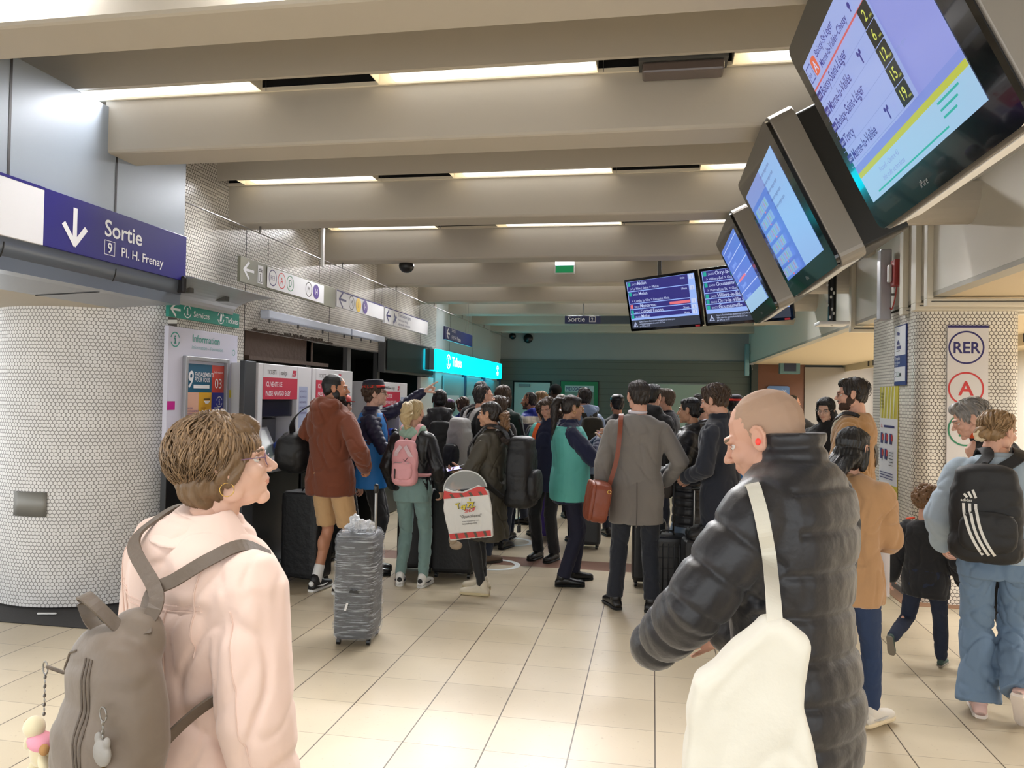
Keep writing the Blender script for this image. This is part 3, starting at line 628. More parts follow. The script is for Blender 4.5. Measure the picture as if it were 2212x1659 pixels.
# ---------------------------------------------------------------- ticket machines
MX = -3.52
M_mach = mat('machine_white', (224, 224, 228), .35); M_grey = mat('machine_grey', (120, 122, 126), .4, metal=.3); M_scr = mat('machine_screen', (112, 124, 116), .2, coat=.4)
def machine(y0, z1, W, label, lit=False):
    t = empty('ticket_machine', (MX, y0, 0)); tag(t, label, 'ticket machine', 'ticket machines'); D = .42
    b = MB(); b.box(-D, 0, 1.0, 0, .085, z1, M_mach); b.box(-D, W-.32, 1.0, 0, W, z1, M_mach); b.box(-D, .085, z1-.33, 0, W-.32, z1, M_mach); b.box(-D, .085, 1.0, -D+.04, W-.32, z1-.33, M_black); b.build('cabinet', t, .006)
    b = MB(); b.box(-D, .02, 0.01, -.10, W-.02, .98, M_black); b.build('base', t, .01)
    b = MB(); b.box(-.34, .09, z1-.50, -.04, W-.34, z1-.335, mat('machine_navy', (26, 28, 52), .25)); b.build('card_reader', t, .008)
    b = MB(); b.box(-.38, .10, .98, -.20, W-.36, z1-.52, M_grey); b.build('keypad_panel', t, .01)
    A = Matrix.Translation((-.02, .10, 1.0)) @ Matrix.Rotation(math.radians(-24), 4, 'Y')
    b = MB(); b.M = A; b.box(-.08, 0, 0, .0, .42, .38, M_grey); b.build('screen_housing', t, .01)
    b = MB(); b.M = A; b.box(.0, .04, .06, .004, .34, .34, M_scr); b.build('screen', t)
    b = MB(); b.box(-.1, .06, .94, .10, W-.30, 1.0, M_grey); b.build('shelf', t, .008)
    f = Face((0, .085, z1-.33), (0, 1, 0), (0, 0, 1)); w_ = W-.405
    f.text('TICKETS', .08, .235, .058, M_inkb, sq=.8); f.rect(.315, .22, .003, .07, M_inkb); f.text('navigo', .34, .235, .062, M_inkb, sq=.85)
    f.rect(w_-.12, .225, .075, .06, M_crim, sk=.02); f.text('sncf', w_-.115, .24, .033, Wt, shear=.3); f.rect(0, 0, w_+.0, .205, M_crim)
    f.text('ICI, VENTE DE', .05, .12, .064, Wt, bold=.006, sq=.82); f.text('PASSE NAVIGO EASY', .05, .035, .064, Wt, bold=.012, sq=.84); f.build('header_lettering', t)
    f = Face((0, W-.28, z1-.62), (0, 1, 0), (0, 0, 1)); f.rect(0, 0, .2, .42, mat('notice_blue', (176, 186, 214), .4)); 
    for j in range(5): f.text('INFORMATION', .02, .36-.055*j, .03, M_violet, sq=.75)
    f.build('notice', t)
    b = MB(); b.add(p_ell((-.02, .52, 1.16), (.09, .06, .05)), mat('reader_blue', (60, 90, 190), .3), smooth=True); b.add(p_ell((.03, .50, 1.165), (.05, .05, .045)), M_black, smooth=True); b.add(p_ell((.06, .46, 1.15), (.02, .02, .02)), M_yel); b.build('contactless_reader', t)
    if lit: b = MB(); b.box(-.035, .3, z1-.48, -.03, .62, z1-.36, mat('violet_glow', (120, 20, 220), .4, emit=1.2)); b.build('lit_display', t)
    return t
y0 = at(557, 860, x=MX).y; y1_ = at(674, 860, x=MX).y
machine(y0, 1.94, y1_-y0-.03, 'nearest white ticket machine with full crimson panel on the left wall')
machine(y1_, 1.94, y1_-y0-.03, 'second white ticket machine, behind the man in the brown hoodie')
y2 = at(822, 860, x=MX).y; machine(y2, 1.84, y1_-y0-.02, 'farthest white ticket machine, under the pointing arm', True)
a = at(878, 860, x=WALLX).y
t = simple('white_cupboard', p_box(WALLX-.02, 12.35, 0, WALLX+.04, 13.1, 1.98), M_white, None, .005); tag(t, 'plain white door panel in the left wall just before the cyan lit counters', 'panel')
t = empty('floor_stand', (-3.33, 7.15, 0))
b = MB(); b.box(-.12, -.28, .55, .12, .28, .62, M_black); b.box(-.1, -.25, .02, -.04, -.2, .55, mat('blue_leg', (24, 36, 150), .4)); b.box(-.1, .2, .02, -.04, .25, .55, M_black); b.build('frame', t)
simple('lower_shelf', p_box(-.12, -.27, .20, .14, .27, .25), M_grey, t, .004)
tag(t, 'low black equipment stand with a blue leg in front of the first machine', 'stand')
b = MB(); b.add(p_ell((0, 0, 0), (.03, .17, .15), seg=28), mat('pale_disc', (196, 196, 196), .4), Matrix.Translation((-3.17, 7.3, .80)) , smooth=True)
o = b.build('round_fan'); g_ = MB(); g_.box(-3.14, 7.18, .70, -3.12, 7.42, .92, mat('slate_square', (56, 58, 66), .5)); q = g_.build('front_plate', o); tag(o, 'round white appliance with a dark square plate on the black stand', 'fan')
simple('stand_foot', p_box(-3.2, 7.25, .62, -3.14, 7.35, .68), M_black, o)

# ---------------------------------------------------------------- right side: fascia, low ceiling, frames, pillar
ZF = 2.55
b = MB(); b.box(FASX, -1, ZF+.035, FASX+.12, BY-.3, ZC, M_fasc); struct(b.build('trim_80'))
b = MB(); b.box(FASX+.0, -1, ZF, FASX+.12, BY-.3, ZF+.034, mat('fascia_edge', (176, 172, 160), .6)); struct(b.build('trim_81'))
b = MB(); b.box(FASX+.12, -1, ZF+.0, 4.4, 19.0, ZF+.05, M_tan); b.box(4.4, -1, ZF+.30, 12, 24, ZF+.34, M_tan); b.box(4.36, -1, ZF-.14, 4.4, 24, ZF+.3, M_tan)
struct(b.build('ceiling_low'))
b = MB()
for i in range(26): b.box(4.34, 8.0+i*.36, ZF-.10, 4.36, 8.05+i*.36, ZF+.03, M_inkb)
struct(b.build('trim_82'))
for i in range(7):
    t = empty('strip_light', (5.3, 4.0+2.2*i, ZF+.235)); tag(t, 'white strip lamp on the low ceiling beyond the right pillar', 'ceiling light', 'strip lamps over the right aisle')
    la = bpy.data.lights.new('tube', 'AREA'); la.shape = 'RECTANGLE'; la.size = 1.4; la.size_y = .1; la.energy = 120; lo = bpy.data.objects.new('tube', la); COL.objects.link(lo); lo.parent = t; lo.location = (0, 0, -.02)
    simple('housing', p_box(-.75, -.06, 0, .75, .06, .05), M_white, t); simple('diffuser', p_box(-.72, -.05, -.015, .72, .05, 0), M_lamp, t)
# rounded duct stubs on the fascia
for i, (px, py) in enumerate(((2098, 482), (1836, 634), (1762, 672), (1714, 702))):
    q = at(px, py, x=FASX); b = MB(); yy = q.y+.02; x0_ = FASX-.62
    P = [(yy+.20*math.cos(a_)*1.0, q.z+.22+.22*math.sin(a_)*1.0) for a_ in np.linspace(-PI, 0, 15)]+[(yy+.2, ZS+.02), (yy-.2, ZS+.02)]
    P = [(a_, c_) for a_, c_ in P]; n = len(P); V = [(x, a_, c_) for x in (x0_, FASX) for a_, c_ in P]
    b.add((np.array(V), [tuple(range(n)), tuple(range(n, 2*n))[::-1]]+[(j, (j+1) % n, n+(j+1) % n, n+j) for j in range(n)]), M_conc); struct(b.build('trim_%d' % (84+i)))
# open steel frames round the fascia at the pillar
M_frame = mat('frame_cream', (214, 206, 188), .5)
def gate(name, y, xr, w=.10):
    b = MB(); b.box(FASX-.05, y-w/2, ZF-.02, FASX-.001, y+w/2, ZC-.5, M_frame); b.box(FASX-.05, y-w/2, ZF-.08, xr, y+w/2, ZF-.02, M_frame)
    b.box(FASX-.02, y-w/2-.012, ZF-.05, xr, y-w/2, ZF-.04, M_post); struct(b.build(name, None, .006))
gate('trim_90', 9.2, 3.0); gate('trim_91', 7.38, 4.3, .10); gate('trim_92', 7.05, 4.3, .12); gate('trim_93', 6.75, 4.3, .08)
# mosaic pillar on the right
PX0, PX1, PY0, PY1 = FASX, 3.02, 7.1, 8.42; r = .12
path = [(PX0, PY1)]+[(PX0, PY0+r)]+[(PX0+r-r*math.cos(t_), PY0+r-r*math.sin(t_)) for t_ in np.linspace(0, PI/2, 8)][1:]+[(PX1-r+r*math.sin(t_), PY0+r-r*math.cos(t_)) for t_ in np.linspace(0, PI/2, 8)]+[(PX1, PY1), (PX0, PY1)]
path = path[::1]; struct(uvsheet('wall_pillar_right', path, 0, ZF-.02, M_tileR))
b = MB(); b.add(p_prism([(PX0-.12, PY0-.12), (PX1+.12, PY0-.12), (PX1+.12, PY1+.12), (PX0-.12, PY1+.12)], .0, .004), mat('kerb_terracotta', (158, 118, 88), .5, var=.1, vs=8)); struct(b.build('trim_95'))
b = MB(); b.box(PX0-.012, PY0+r, .004, PX0, PY1, .05, M_post); struct(b.build('baseboard_right'))
# vertical line sign
a = at(2047, 703, y=PY0-.02); c = at(2136, 705, y=PY0-.02)
t = empty('line_sign', (a.x, PY0-.001, .55)); tag(t, 'tall white sign with round RER, red A and green D marks on the right pillar', 'sign'); W = c.x-a.x; Hh = a.z-.55
simple('panel', p_box(0, -.02, 0, W, 0, Hh), mat('sign_offwhite', (214, 210, 208), .35), t, .002)
f = Face((0, -.02, 0), (1, 0, 0), (0, 0, 1)); f.rect(0, Hh-.02, W, .02, M_ink); R_ = W*.44
for i, (s_, c_, z_) in enumerate((('RER', M_ink, .62), ('A', M_red, 1), ('D', M_green, 1))):
    cy = Hh-.185-i*.345; f.ring(W*.46, cy, R_-.014, R_, c_, n=48); f.text(s_, W*.46, cy-(.055 if i else .047), .165 if i else .135, c_, 'CENTER', bold=.02, sq=1.0 if i else .92)
f.build('lettering', t)
# notices on the side of the pillar; their reading direction runs toward the camera
def side_notice(name, px0, px1, ptop, pbot, label, cat='poster'):
    a = at(px0, ptop, x=FASX); c = at(px1, ptop, x=FASX); bz = at((px0+px1)/2, pbot, x=FASX).z
    t = empty(name, (FASX-.001, a.y, bz)); tag(t, label, cat); return t, a.y-c.y, a.z-bz
t, W, Hh = side_notice('rules_notice', 1936, 1961, 706, 832, 'narrow blue and white notice high on the side of the right pillar', 'notice')
simple('panel', p_box(-.012, -W, 0, 0, 0, Hh), mat('notice_navy', (30, 44, 112), .4), t, .002)
f = Face((-.012, 0, 0), (0, -1, 0), (0, 0, 1)); f.rect(.012, Hh*.5, W-.024, Hh*.48, M_signw); f.rect(.012, .035, W-.024, .13, M_signw); f.text('Emploi', .03, Hh*.42, .05, Wt); f.text('du matériel', .03, Hh*.36, .03, Wt); f.text('du site', .03, Hh*.32, .03, Wt)
f.poly([(.08, Hh*.9), (.16, Hh*.87), (.15, Hh*.83), (.09, Hh*.84)], M_ink); f.poly([(.08, Hh*.72), (.12, Hh*.76), (.17, Hh*.68), (.08, Hh*.68)], M_ink); f.rect(.07, Hh*.6, .13, .03, M_ink); f.rect(.07, Hh*.565, .1, .008, M_inkb); f.ring(.06, .1, .02, .024, M_inkb); f.ring(.12, .1, .02, .024, M_green); f.rect(.16, .08, .05, .03, M_inkb); f.build('lettering', t)
t, W, Hh = side_notice('works_poster', 1903, 1942, 836, 1262, 'tall yellow and white works poster down the side of the right pillar'); t.location.z = .12; Hh = at(1903, 836, x=FASX).z-.12
M_py = mat('poster_yellow', (206, 192, 50), .4); simple('sheet', p_box(-.006, -W, 0, 0, 0, Hh), M_py, t)
f = Face((-.006, 0, 0), (0, -1, 0), (0, 0, 1)); f.rect(0, .80, W, .62, M_signw)
for i in range(6): f.poly([(i*.1+.02, 1.42), (i*.1+.05, 1.42), (i*.1+.09, Hh-.001), (i*.1+.06, Hh-.001)] if i*.1+.09 < W else [(W-.03, 1.42), (W-.001, 1.42), (W-.001, Hh-.1), (W-.001, Hh-.1)], mat('pale_stripe', (232, 226, 196), .4))
for j in range(5): f.text('TRAVAUX', .03, Hh-.08-.032*j, .03, M_inkb, sq=.8)
f.text('ILL', .05, 1.33, .05, M_red); f.rect(.15, 1.335, .33, .02, M_ink)
for j, (xx, yy) in enumerate(((.05, 1.18), (.19, 1.18), (.34, 1.18), (.05, 1.03), (.19, 1.03))): f.rect(xx, yy, .07, .1, M_ink); f.rect(xx+.05, yy+.03, .04, .06, M_red)
for j in range(5): f.rect(.33, 1.10-.03*j, .13, .006, M_inkb)
for j in range(3): f.rect(.04, .90-.025*j, .42, .008, M_ink)
f.text('Paris - Gare', .25, .76, .035, M_inkb); f.build('lettering', t)
# loudspeaker column, alarm beacon
def speaker(x, y, z0, z1, label, col):
    t = empty('column_speaker', (x, y, z0)); tag(t, label, 'speaker', 'column speakers'); Hh = z1-z0
    simple('casing', p_box(-.05, -.06, 0, .05, .06, Hh), col, t, .012); b = MB(); b.box(.05, -.015, Hh*.35, .15, .015, Hh*.38, M_steel); b.box(.05, -.015, Hh*.7, .15, .015, Hh*.73, M_steel); b.tube([(.12, 0, Hh*.2), (.07, 0, Hh*.72)], .008, M_steel, 6); b.build('bracket', t)
q = at(1911, 540, y=7.75); q2 = at(1911, 692, y=7.75); speaker(q.x, 7.75, q2.z, q.z, 'grey column loudspeaker on the cream fascia beside the right pillar', mat('speaker_grey', (168, 166, 170), .4, metal=.3))
q = at(1614, 743, y=18.7); q2 = at(1614, 812, y=18.7); speaker(q.x, 18.7, q2.z, q.z, 'far column loudspeaker at the right end of the back wall', mat('speaker_teal', (120, 160, 166), .4))
t = empty('alarm_beacon', (FASX, at(1948, 552, x=FASX).y, at(1948, 552, x=FASX).z-.28)); tag(t, 'small red and white alarm box on the fascia right of the loudspeaker', 'alarm')
simple('casing', p_box(-.08, -.07, 0, 0, .06, .24), mat('alarm_red', (150, 40, 34), .4), t, .01); simple('lens', p_box(-.11, .0, .04, -.08, .055, .2), M_white, t, .01)
b = MB(); b.tube(spline([(-.04, -.0, 0), (-.05, .02, -.12), (-.05, .12, -.2), (-.05, .2, -.1), (-.04, .22, .02)], 5), .006, mat('red_cable', (170, 60, 50), .5), 6); b.build('cable', t)
# hanging pole with square plate
q = at(1797, 692, x=1.95); t = empty('pendant_sensor', (1.95, q.y, q.z-.06)); tag(t, 'dark chain wrapped post with a flat white plate hanging by the fascia', 'post')
simple('plate', p_box(-.16, -.14, 0, .16, .14, .04), M_white, t, .01); b = MB(); b.tube([(0, 0, .04), (0, 0, ZS-t.location.z)], .045, M_black, 10)
b.build('post', t); b = MB()
for i in range(14): b.add(p_ell((-.03+.04*math.sin(i*1.3), -.045, .09+i*.045), (.012, .008, .018)), M_white)
b.build('fastener', t)
# small monitor and blue sign at the far right, doorway
t = empty('wall_monitor', (at(1705, 797, y=18.4).x, 18.4, at(1705, 808, y=18.4).z)); tag(t, 'small square monitor hanging under the low ceiling over the brown wall', 'monitor')
simple('casing', p_box(-.22, -.1, 0, .22, .1, .3), mat('monitor_teal', (86, 120, 122), .4), t, .02); simple('screen', p_box(-.13, -.11, .06, .13, -.1, .26), mat('screen_navy', (20, 30, 54), .2), t); simple('bracket', p_box(-.02, -.02, .3, .02, .02, ZF-t.location.z), M_post, t)
x0 = at(1657, 860, y=19.08).x; x1 = at(1705, 860, y=19.08).x; z0 = at(1680, 878, y=19.08).z; z1 = at(1680, 834, y=19.08).z
t = empty('wall_sign', (x0, 19.08, z0)); tag(t, 'rounded blue sign with white writing on the brown wall panel at the far right', 'sign')
b = MB(); b.add(p_prism(rrect(0, 0, x1-x0, z1-z0, .05), 0, .02), mat('sign_blue', (92, 128, 182), .35), frame_m((0, 0, 0), (1, 0, 0), (0, 0, 1))); b.build('panel', t)
f = Face((0, -.02, 0), (1, 0, 0), (0, 0, 1)); f.text('Connexion', (x1-x0)/2, .34, .1, Wt, 'CENTER', sq=.8); f.text('Ile de France', (x1-x0)/2, .14, .1, Wt, 'CENTER', sq=.8); f.rect(.02, .01, x1-x0-.04, .05, M_signw); f.build('lettering', t)
b = MB(); b.box(5.05, BY-.5, 0, 5.12, BY-.3, 2.5, M_inkb); b.box(5.12, BY-.5, 2.1, 6.6, BY-.3, 2.5, M_inkb); b.box(5.12, BY-.42, 0, 6.6, BY-.38, 2.1, mat('dark_teal_glass', (40, 84, 86), .1, coat=.6)); struct(b.build('door_2'))
b = MB(); b.box(6.6, BY-.5, 0, 12, BY-.3, 2.9, M_grayw); struct(b.build('wall_far_right_2'))
b = MB(); b.box(7.6, -4, 0, 7.7, 24, 2.9, mat('right_aisle_wall', (220, 212, 200), .6)); struct(b.build('wall_right'))
# exit signs, camera domes, detector
q = at(1199, 566, y=YF(3)-.06); q2 = at(1241, 591, y=YF(3)-.06)
t = empty('emergency_exit_light', (q.x, YF(3)-.005, q2.z)); tag(t, 'glowing green and white emergency exit light under a beam in the middle of the ceiling', 'exit light')
W, Hh = q2.x-q.x, q.z-q2.z; simple('casing', p_box(0, -.07, 0, W, 0, Hh), M_white, t, .006)
b = MB(); b.box(.012, -.073, .012, W-.012, -.070, Hh*.68, mat('exit_green', (20, 128, 76), .4, emit=.5)); b.build('pictogram', t); b = MB(); b.box(.006, -.074, Hh*.70, W-.006, -.070, Hh-.006, mat('exit_white', (226, 238, 255), .4, emit=2.0)); b.build('lamp', t)
q = at(1220, 682, y=13.4); q2 = at(1297, 699, y=13.4); t = empty('exit_sign', (q.x, 13.4, q2.z)); tag(t, 'far dark blue sign reading Sortie 2 hanging in the middle of the hall', 'sign')
W, Hh = q2.x-q.x, q.z-q2.z; simple('panel', p_box(0, 0, 0, W, .08, Hh), mat('dim_navy', (36, 40, 92), .3), t, .004); simple('back_box', p_box(W, .01, 0, W+.55, .07, Hh), mat('dim_box', (60, 74, 84), .4), t)
simple('hanger', p_box(W*.5, .03, Hh, W*.5+.02, .05, ZC-q2.z), M_steel, t)
f = Face((0, 0, 0), (1, 0, 0), (0, 0, 1)); f.text('Sortie', .05, .035, .125, Wt, bold=.01); f.line([(.43, .03), (.53, .03), (.53, .12), (.43, .12), (.43, .03)], .008, Wt); f.text('2', .455, .04, .09, Wt); f.build('lettering', t)
for px, py, yy, lb in ((878, 575, None, 'dark camera dome under a beam above the left wall signs'), (1107, 726, 18.6, 'grey camera dome in the far left corner near the ceiling')):
    q = at(px, py, y=yy) if yy else at(px, py, z=ZS-.03); yy = yy or 0; t = empty('camera_dome', q); tag(t, lb, 'camera'); b = MB(); b.add(p_ell((0, 0, 0), (.09, .09, .08)), M_black, smooth=True); b.build('dome', t); simple('mount', p_box(-.05, -.05, .02, .05, .05, (ZC if yy else ZS+.2)-q.z), M_post, t, .01)
q = at(1141, 731, y=BY-.05); t = empty('round_vent', q); b = MB(); b.add(p_ell((0, 0, 0), (.12, .06, .12), seg=24), M_black, smooth=True); b.build('grille', t); tag(t, 'round black vent high on the far end wall', 'vent')
q0 = at(1388, 160, z=ZL-.02); q1 = at(1530, 125, z=ZL-.02)
t = empty('emergency_light', (q0.x, YF(0)-.165, ZL-.045)); tag(t, 'dark translucent emergency lamp in the nearest ceiling slot left of the screens', 'light'); W = .44
simple('cover', p_box(0, .01, -.03, W, .14, .03), mat('smoked_cover', (96, 84, 80), .25, coat=.4), t, .012); simple('base', p_box(-.02, 0, .03, W+.02, .15, .05), M_post, t)
# floor rings and arrow stickers
M_stk = mat('sticker_white', (216, 222, 220), .5); M_stb = mat('sticker_blue', (176, 208, 212), .5)
for i, (px, py, r_) in enumerate(((1105, 1170, .26), (1068, 1219, .26), (625, 1200, .2))):
    q = at(px, py, z=.004); f = Face((q.x, q.y, .0075 if i == 2 else .001), (1, 0, 0), (0, 1, 0)); (f.disc(0, 0, r_, M_stk, 40) if i == 2 else f.ring(0, 0, r_*.78, r_, M_stk))
    tag(f.build('floor_ring'), ['white ring sticker on the floor behind the dark rucksack', 'white ring sticker on the floor on the red-brown tile course', 'white round sticker on the dark floor covering near the machines'][i], 'floor sticker')
q = at(990, 1218, z=0); f = Face((q.x, q.y, .001), (.55, .83, 0), (-.83, .55, 0)); f.rect(-.26, -.05, .5, .10, M_stb); tag(f.build('floor_strip'), 'pale blue tape strip on the floor beside the large black suitcase', 'floor sticker')
# ================================================================== hanging screens
M_bez = mat('bezel_black', (8, 9, 10), .12, coat=.6); M_rim = mat('rim_grey', (140, 134, 126), .4, metal=.3); M_vent = mat('vent_black', (24, 24, 22), .5)
def E_(n, c, e=1.0):
    m = mat('lcd_'+n, c, .3, emit=e); m.node_tree.nodes['Principled BSDF'].inputs['Base Color'].default_value = (.02, .02, .02, 1); return m
LB = E_('base', (156, 172, 226), .95); LI = E_('ink', (58, 52, 150), .8); LR = E_('rule', (214, 96, 100), .9); LO = E_('orange', (226, 104, 72), .9)
LW = E_('white', (196, 208, 244), 1.0); LY = E_('yellow', (190, 196, 60), .9); LK = E_('black', (26, 30, 24), .3); LG = E_('green', (40, 176, 160), .9); LT = E_('soft', (132, 150, 214), .9)
LD = E_('digit', (214, 220, 90), .9); LL = E_('lower', (160, 196, 226), .95); LC = E_('blue', (92, 124, 214), .9); LN = E_('navy', (52, 50, 132), .85); LP = E_('pink', (240, 120, 130), .9); LH = E_('pale', (150, 180, 246), 1.0)
def big_screen(y_far, label, zoff=0.0, xoff=0.0):
    o = Vector((.91+xoff, y_far, 2.39+zoff)); up = Vector((-.375, 0, .76)); Hs = up.length; up.normalize(); ux = Vector((0, -1, 0)); W = 1.29; Hs = .85
    t = empty('departure_screen', o); tag(t, label, 'screen', 'large tilted screens along the right'); A = frame_m((0, 0, 0), ux, up)
    b = MB(); b.M = A; b.add(p_prism(rrect(0, 0, W, Hs, .05), -.02, 0), M_bez); b.build('glass', t)
    b = MB(); b.M = A; b.add(p_prism(rrect(-.012, -.012, W+.012, Hs+.012, .06), -.15, -.021), M_rim); b.build('rim', t, .004)
    b = MB(); b.M = A; b.add(p_prism(rrect(.05, .02, W-.05, Hs-.03, .02), -.40, -.15), M_vent)
    for i in range(30): b.box(W-.051, .05+i*.026, -.165, W-.045, .062+i*.026, -.152, M_rim if False else M_black)
    b.build('back_box', t)
    b = MB(); c = A @ Vector((W/2, Hs*.55, -.40)); b.box(c.x-.02, c.y-.06, c.z, c.x+.10, c.y+.06, ZS+.3-o.z, M_vent); b.build('mount', t)
    b = MB(); b.M = A; b.box(.1, -.016, -.13, W-.1, -.0125, -.03, M_white); b.build('painted_underlight', t)  # white strip paints in the light caught on the rim's underside
    f = Face((0, 0, 0), ux, up); f.M = A
    f.text('iPure', W*.42, .035, .035, mat('logo_grey', (150, 150, 150), .4), shear=.3)
    return t, f, W, Hs
# nearest: RER A departures
t, f, W, Hs = big_screen(3.40, 'nearest and largest tilted screen listing Boissy-Saint-Léger and Marne-la-Vallée trains')
x0, y0, w_, h_ = .08, .11, 1.09, .63
f.rect(x0, y0, w_, h_, LB); f.rect(x0, y0, w_, .115, LL); f.rect(x0+.765, y0+.13, w_-.765, h_-.13, E_('side', (144, 152, 224), .9)); f.rect(x0, y0+.13, w_, .03, E_('side2', (128, 144, 220), .9)); f.rect(x0, y0+.108, w_, .022, LY)
f.line([(.10, .655), (.165, .655), (.165, .715), (.10, .715), (.10, .655)], .004, LI); f.text('RER', .108, .672, .024, LI, sq=.8)
f.rect(.18, .648, .07, .072, LO, .018); f.text('A', .215, .660, .062, LW, 'CENTER', bold=.01)
f.text('Boissy-St-Léger', .27, .692, .042, LI, bold=.006); f.text('Marne-la-Vallée–Chessy', .27, .646, .042, LI, bold=.006, sq=.95); f.disc(.715, .668, .012, LI, 10); f.line([(.715, .668), (.715, .648)], .008, LI)
f.rect(.09, .620, .735, .008, LR)
rows = ['Boissy-Saint-Léger', 'Marne-la-Vallée', 'Boissy-Saint-Léger', 'Torcy', 'Marne-la-Vallée']; nums = ['2', '6', '12', '15', '19']; rh = .0712
for i, (a, n_) in enumerate(zip(rows, nums)):
    yy = .591-rh*i-.034; f.rect(x0, yy, .67, .002, LT); f.rect(.09, yy+.018, .055, .034, LI); f.text('UBOS', .094, yy+.027, .017, LW)
    f.text(a, .155, yy+.016, .056, LI, bold=.008, sq=.90)
    if 'Marne' in a: f.line([(.625, yy+.014), (.625, yy+.046)], .011, LI); f.disc(.612, yy+.050, .009, LI, 10); f.disc(.638, yy+.050, .009, LI, 10)
    f.rect(.748, yy, .095, rh-.004, LK); f.text(n_, .788, yy+.016, .054, LD, 'CENTER', bold=.01); f.text('min', .814, yy+.010, .016, LD)
f.text('Accueil - Centre 43', x0+.25, y0+.065, .028, LT); f.text('Info trafic et horaires', x0+.25, y0+.03, .028, LT); f.rect(x0+.15, y0+.012, .72, .006, LG)
for j in range(3): f.rect(x0+w_-.22, y0+.085-.022*j, .16-.03*j, .007, LG)
f.text('Paris - gare', x0+.80, y0+.30, .02, LT); f.build('image', t)
# second: station plan
t, f, W, Hs = big_screen(5.47, 'second tilted screen showing a blue timetable grid, behind the nearest screen', -.005, .01)
f.rect(x0, y0, w_, h_, LC); f.rect(x0+w_*.56, y0, w_*.44, h_, E_('pale2', (146, 184, 232), .95)); f.rect(x0, y0+h_-.10, w_*.56, .1, LT)
for j in range(6):
    yy = y0+h_-.19-j*.085
    f.rect(x0+.06, yy, .42, .06, E_('cell', (130, 172, 220), .9))
    for q_ in range(7): f.rect(x0+.075+q_*.058, yy+.008, .02, .044, [E_('c1', (150, 190, 160), .8), LT, E_('c2', (190, 140, 180), .8)][(q_+j) % 3])
    f.rect(x0+.30, yy-.012, .03, .010, LP)
for j in range(5): f.text('Informations voyageurs station', x0+w_*.585, y0+h_-.06-j*.05, .028, LI, sq=.9)
f.build('image', t)
# third
t, f, W, Hs = big_screen(7.62, 'third and farthest tilted screen with pale blue departure rows', .02, .03)
f.rect(x0, y0, w_, h_, LC); 
for j in range(5): f.rect(x0, y0+h_-.04-j*.1, w_, .006, LW); f.text('Departure list', x0+.2, y0+h_-.11-j*.1, .05, LH)
f.rect(x0+w_*.2, y0+h_*.45, w_*.4, .02, LP); f.rect(x0, y0, w_, .12, LL)
f.build('image', t)
# two boards farther down the hall
def board(s0, label, rows_, right):
    ux = Vector((.75, -.66, 0)).normalized(); n = Vector((-.66, -.75, 0)).normalized(); tl = math.radians(13)
    up = (Vector((0, 0, 1))*math.cos(tl)+n*math.sin(tl)).normalized(); W, Hh = 1.06, .62
    tlc = at(1348, 605, y=9.3); o = tlc+ux*s0-up*Hh
    t = empty('departure_board', o); tag(t, label, 'screen', 'hanging departure boards'); A = frame_m((0, 0, 0), ux, up)
    b = MB(); b.M = A; b.add(p_prism(rrect(0, 0, W, Hh, .015), -.03, 0), M_bez); b.add(p_prism(rrect(.05, .05, W-.05, Hh-.05, .03), -.10, -.03), M_black); b.build('casing', t)
    b = MB(); c = A @ Vector((W*.4, Hh*.6, -.09)); b.tube([(c.x, c.y, c.z), (c.x, c.y, ZS+.3-o.z)], .025, M_post, 8); b.build('pole', t)
    f = Face((0, 0, 0), ux, up); f.M = A; m_ = .03; w2, h2 = W-2*m_, Hh-2*m_
    f.rect(m_, m_, w2, h2, LH); f.rect(m_, m_, w2, .10, E_('foot', (70, 78, 96), .5)); yy = m_+h2
    for j, (hh, a, sub, mn, c_) in enumerate(rows_):
        yy -= hh; f.rect(m_+.01, yy+.006, w2-.10 if right else w2-.02, hh-.009, LN); f.rect(m_+.02, yy+hh-.055, .04, .045, c_, .006)
        f.text('ZACO', m_+.08, yy+hh-.048, .028, LW); f.text(a, m_+.17, yy+hh-.050, .056, LW, bold=.010)
        if sub: f.text(sub, m_+.05, yy+.016, .042, LW)
        if right: f.text(mn+'min', m_+w2-.20, yy+hh-.046, .034, LW, bold=.005); f.rect(m_+w2-.075, yy+hh-.058, .06, .048, LW); f.text('1', m_+w2-.05, yy+hh-.048, .04, LC)
    if right: f.rect(m_+w2-.38, m_+h2-.315, .29, .03, LP)
    f.poly([(m_+.03, m_+.02), (m_+.10, m_+.02), (m_+.065, m_+.085)], LW); f.poly([(m_+.042, m_+.027), (m_+.088, m_+.027), (m_+.065, m_+.072)], E_('foot2', (70, 78, 96), .5)); f.line([(m_+.065, m_+.06), (m_+.065, m_+.03)], .008, LW)
    for j, s_ in enumerate(("Ligne à l'horaire d'une situation qui perturbe un niveau pour", 'votre sécurité, appelez le numéro 3117 ou', 'par SMS au 31177')): f.text(s_, m_+.13, m_+.07-.027*j, .026, LW, sq=.85)
    f.build('image', t); b = MB(); b.M = A; b.box(W-.10, .004, 0, W-.04, .022, .002, E_('brand', (190, 40, 50), .5)); b.build('maker_badge', t)
    return t
t = board(0, 'left of the two hanging departure boards, listing Melun and Montereau trains', [(.12, 'Melun', '> Le Mée | Seine > Melun', '4', LG), (.145, 'Melun', '> Combs la Ville > Lieusaint Mois.', '19', LG), (.065, 'Montereau', '', '25', LP), (.055, 'Corbeil Essonn.', '', '26', LG), (.055, 'Melun', '', '34', LG)], True)
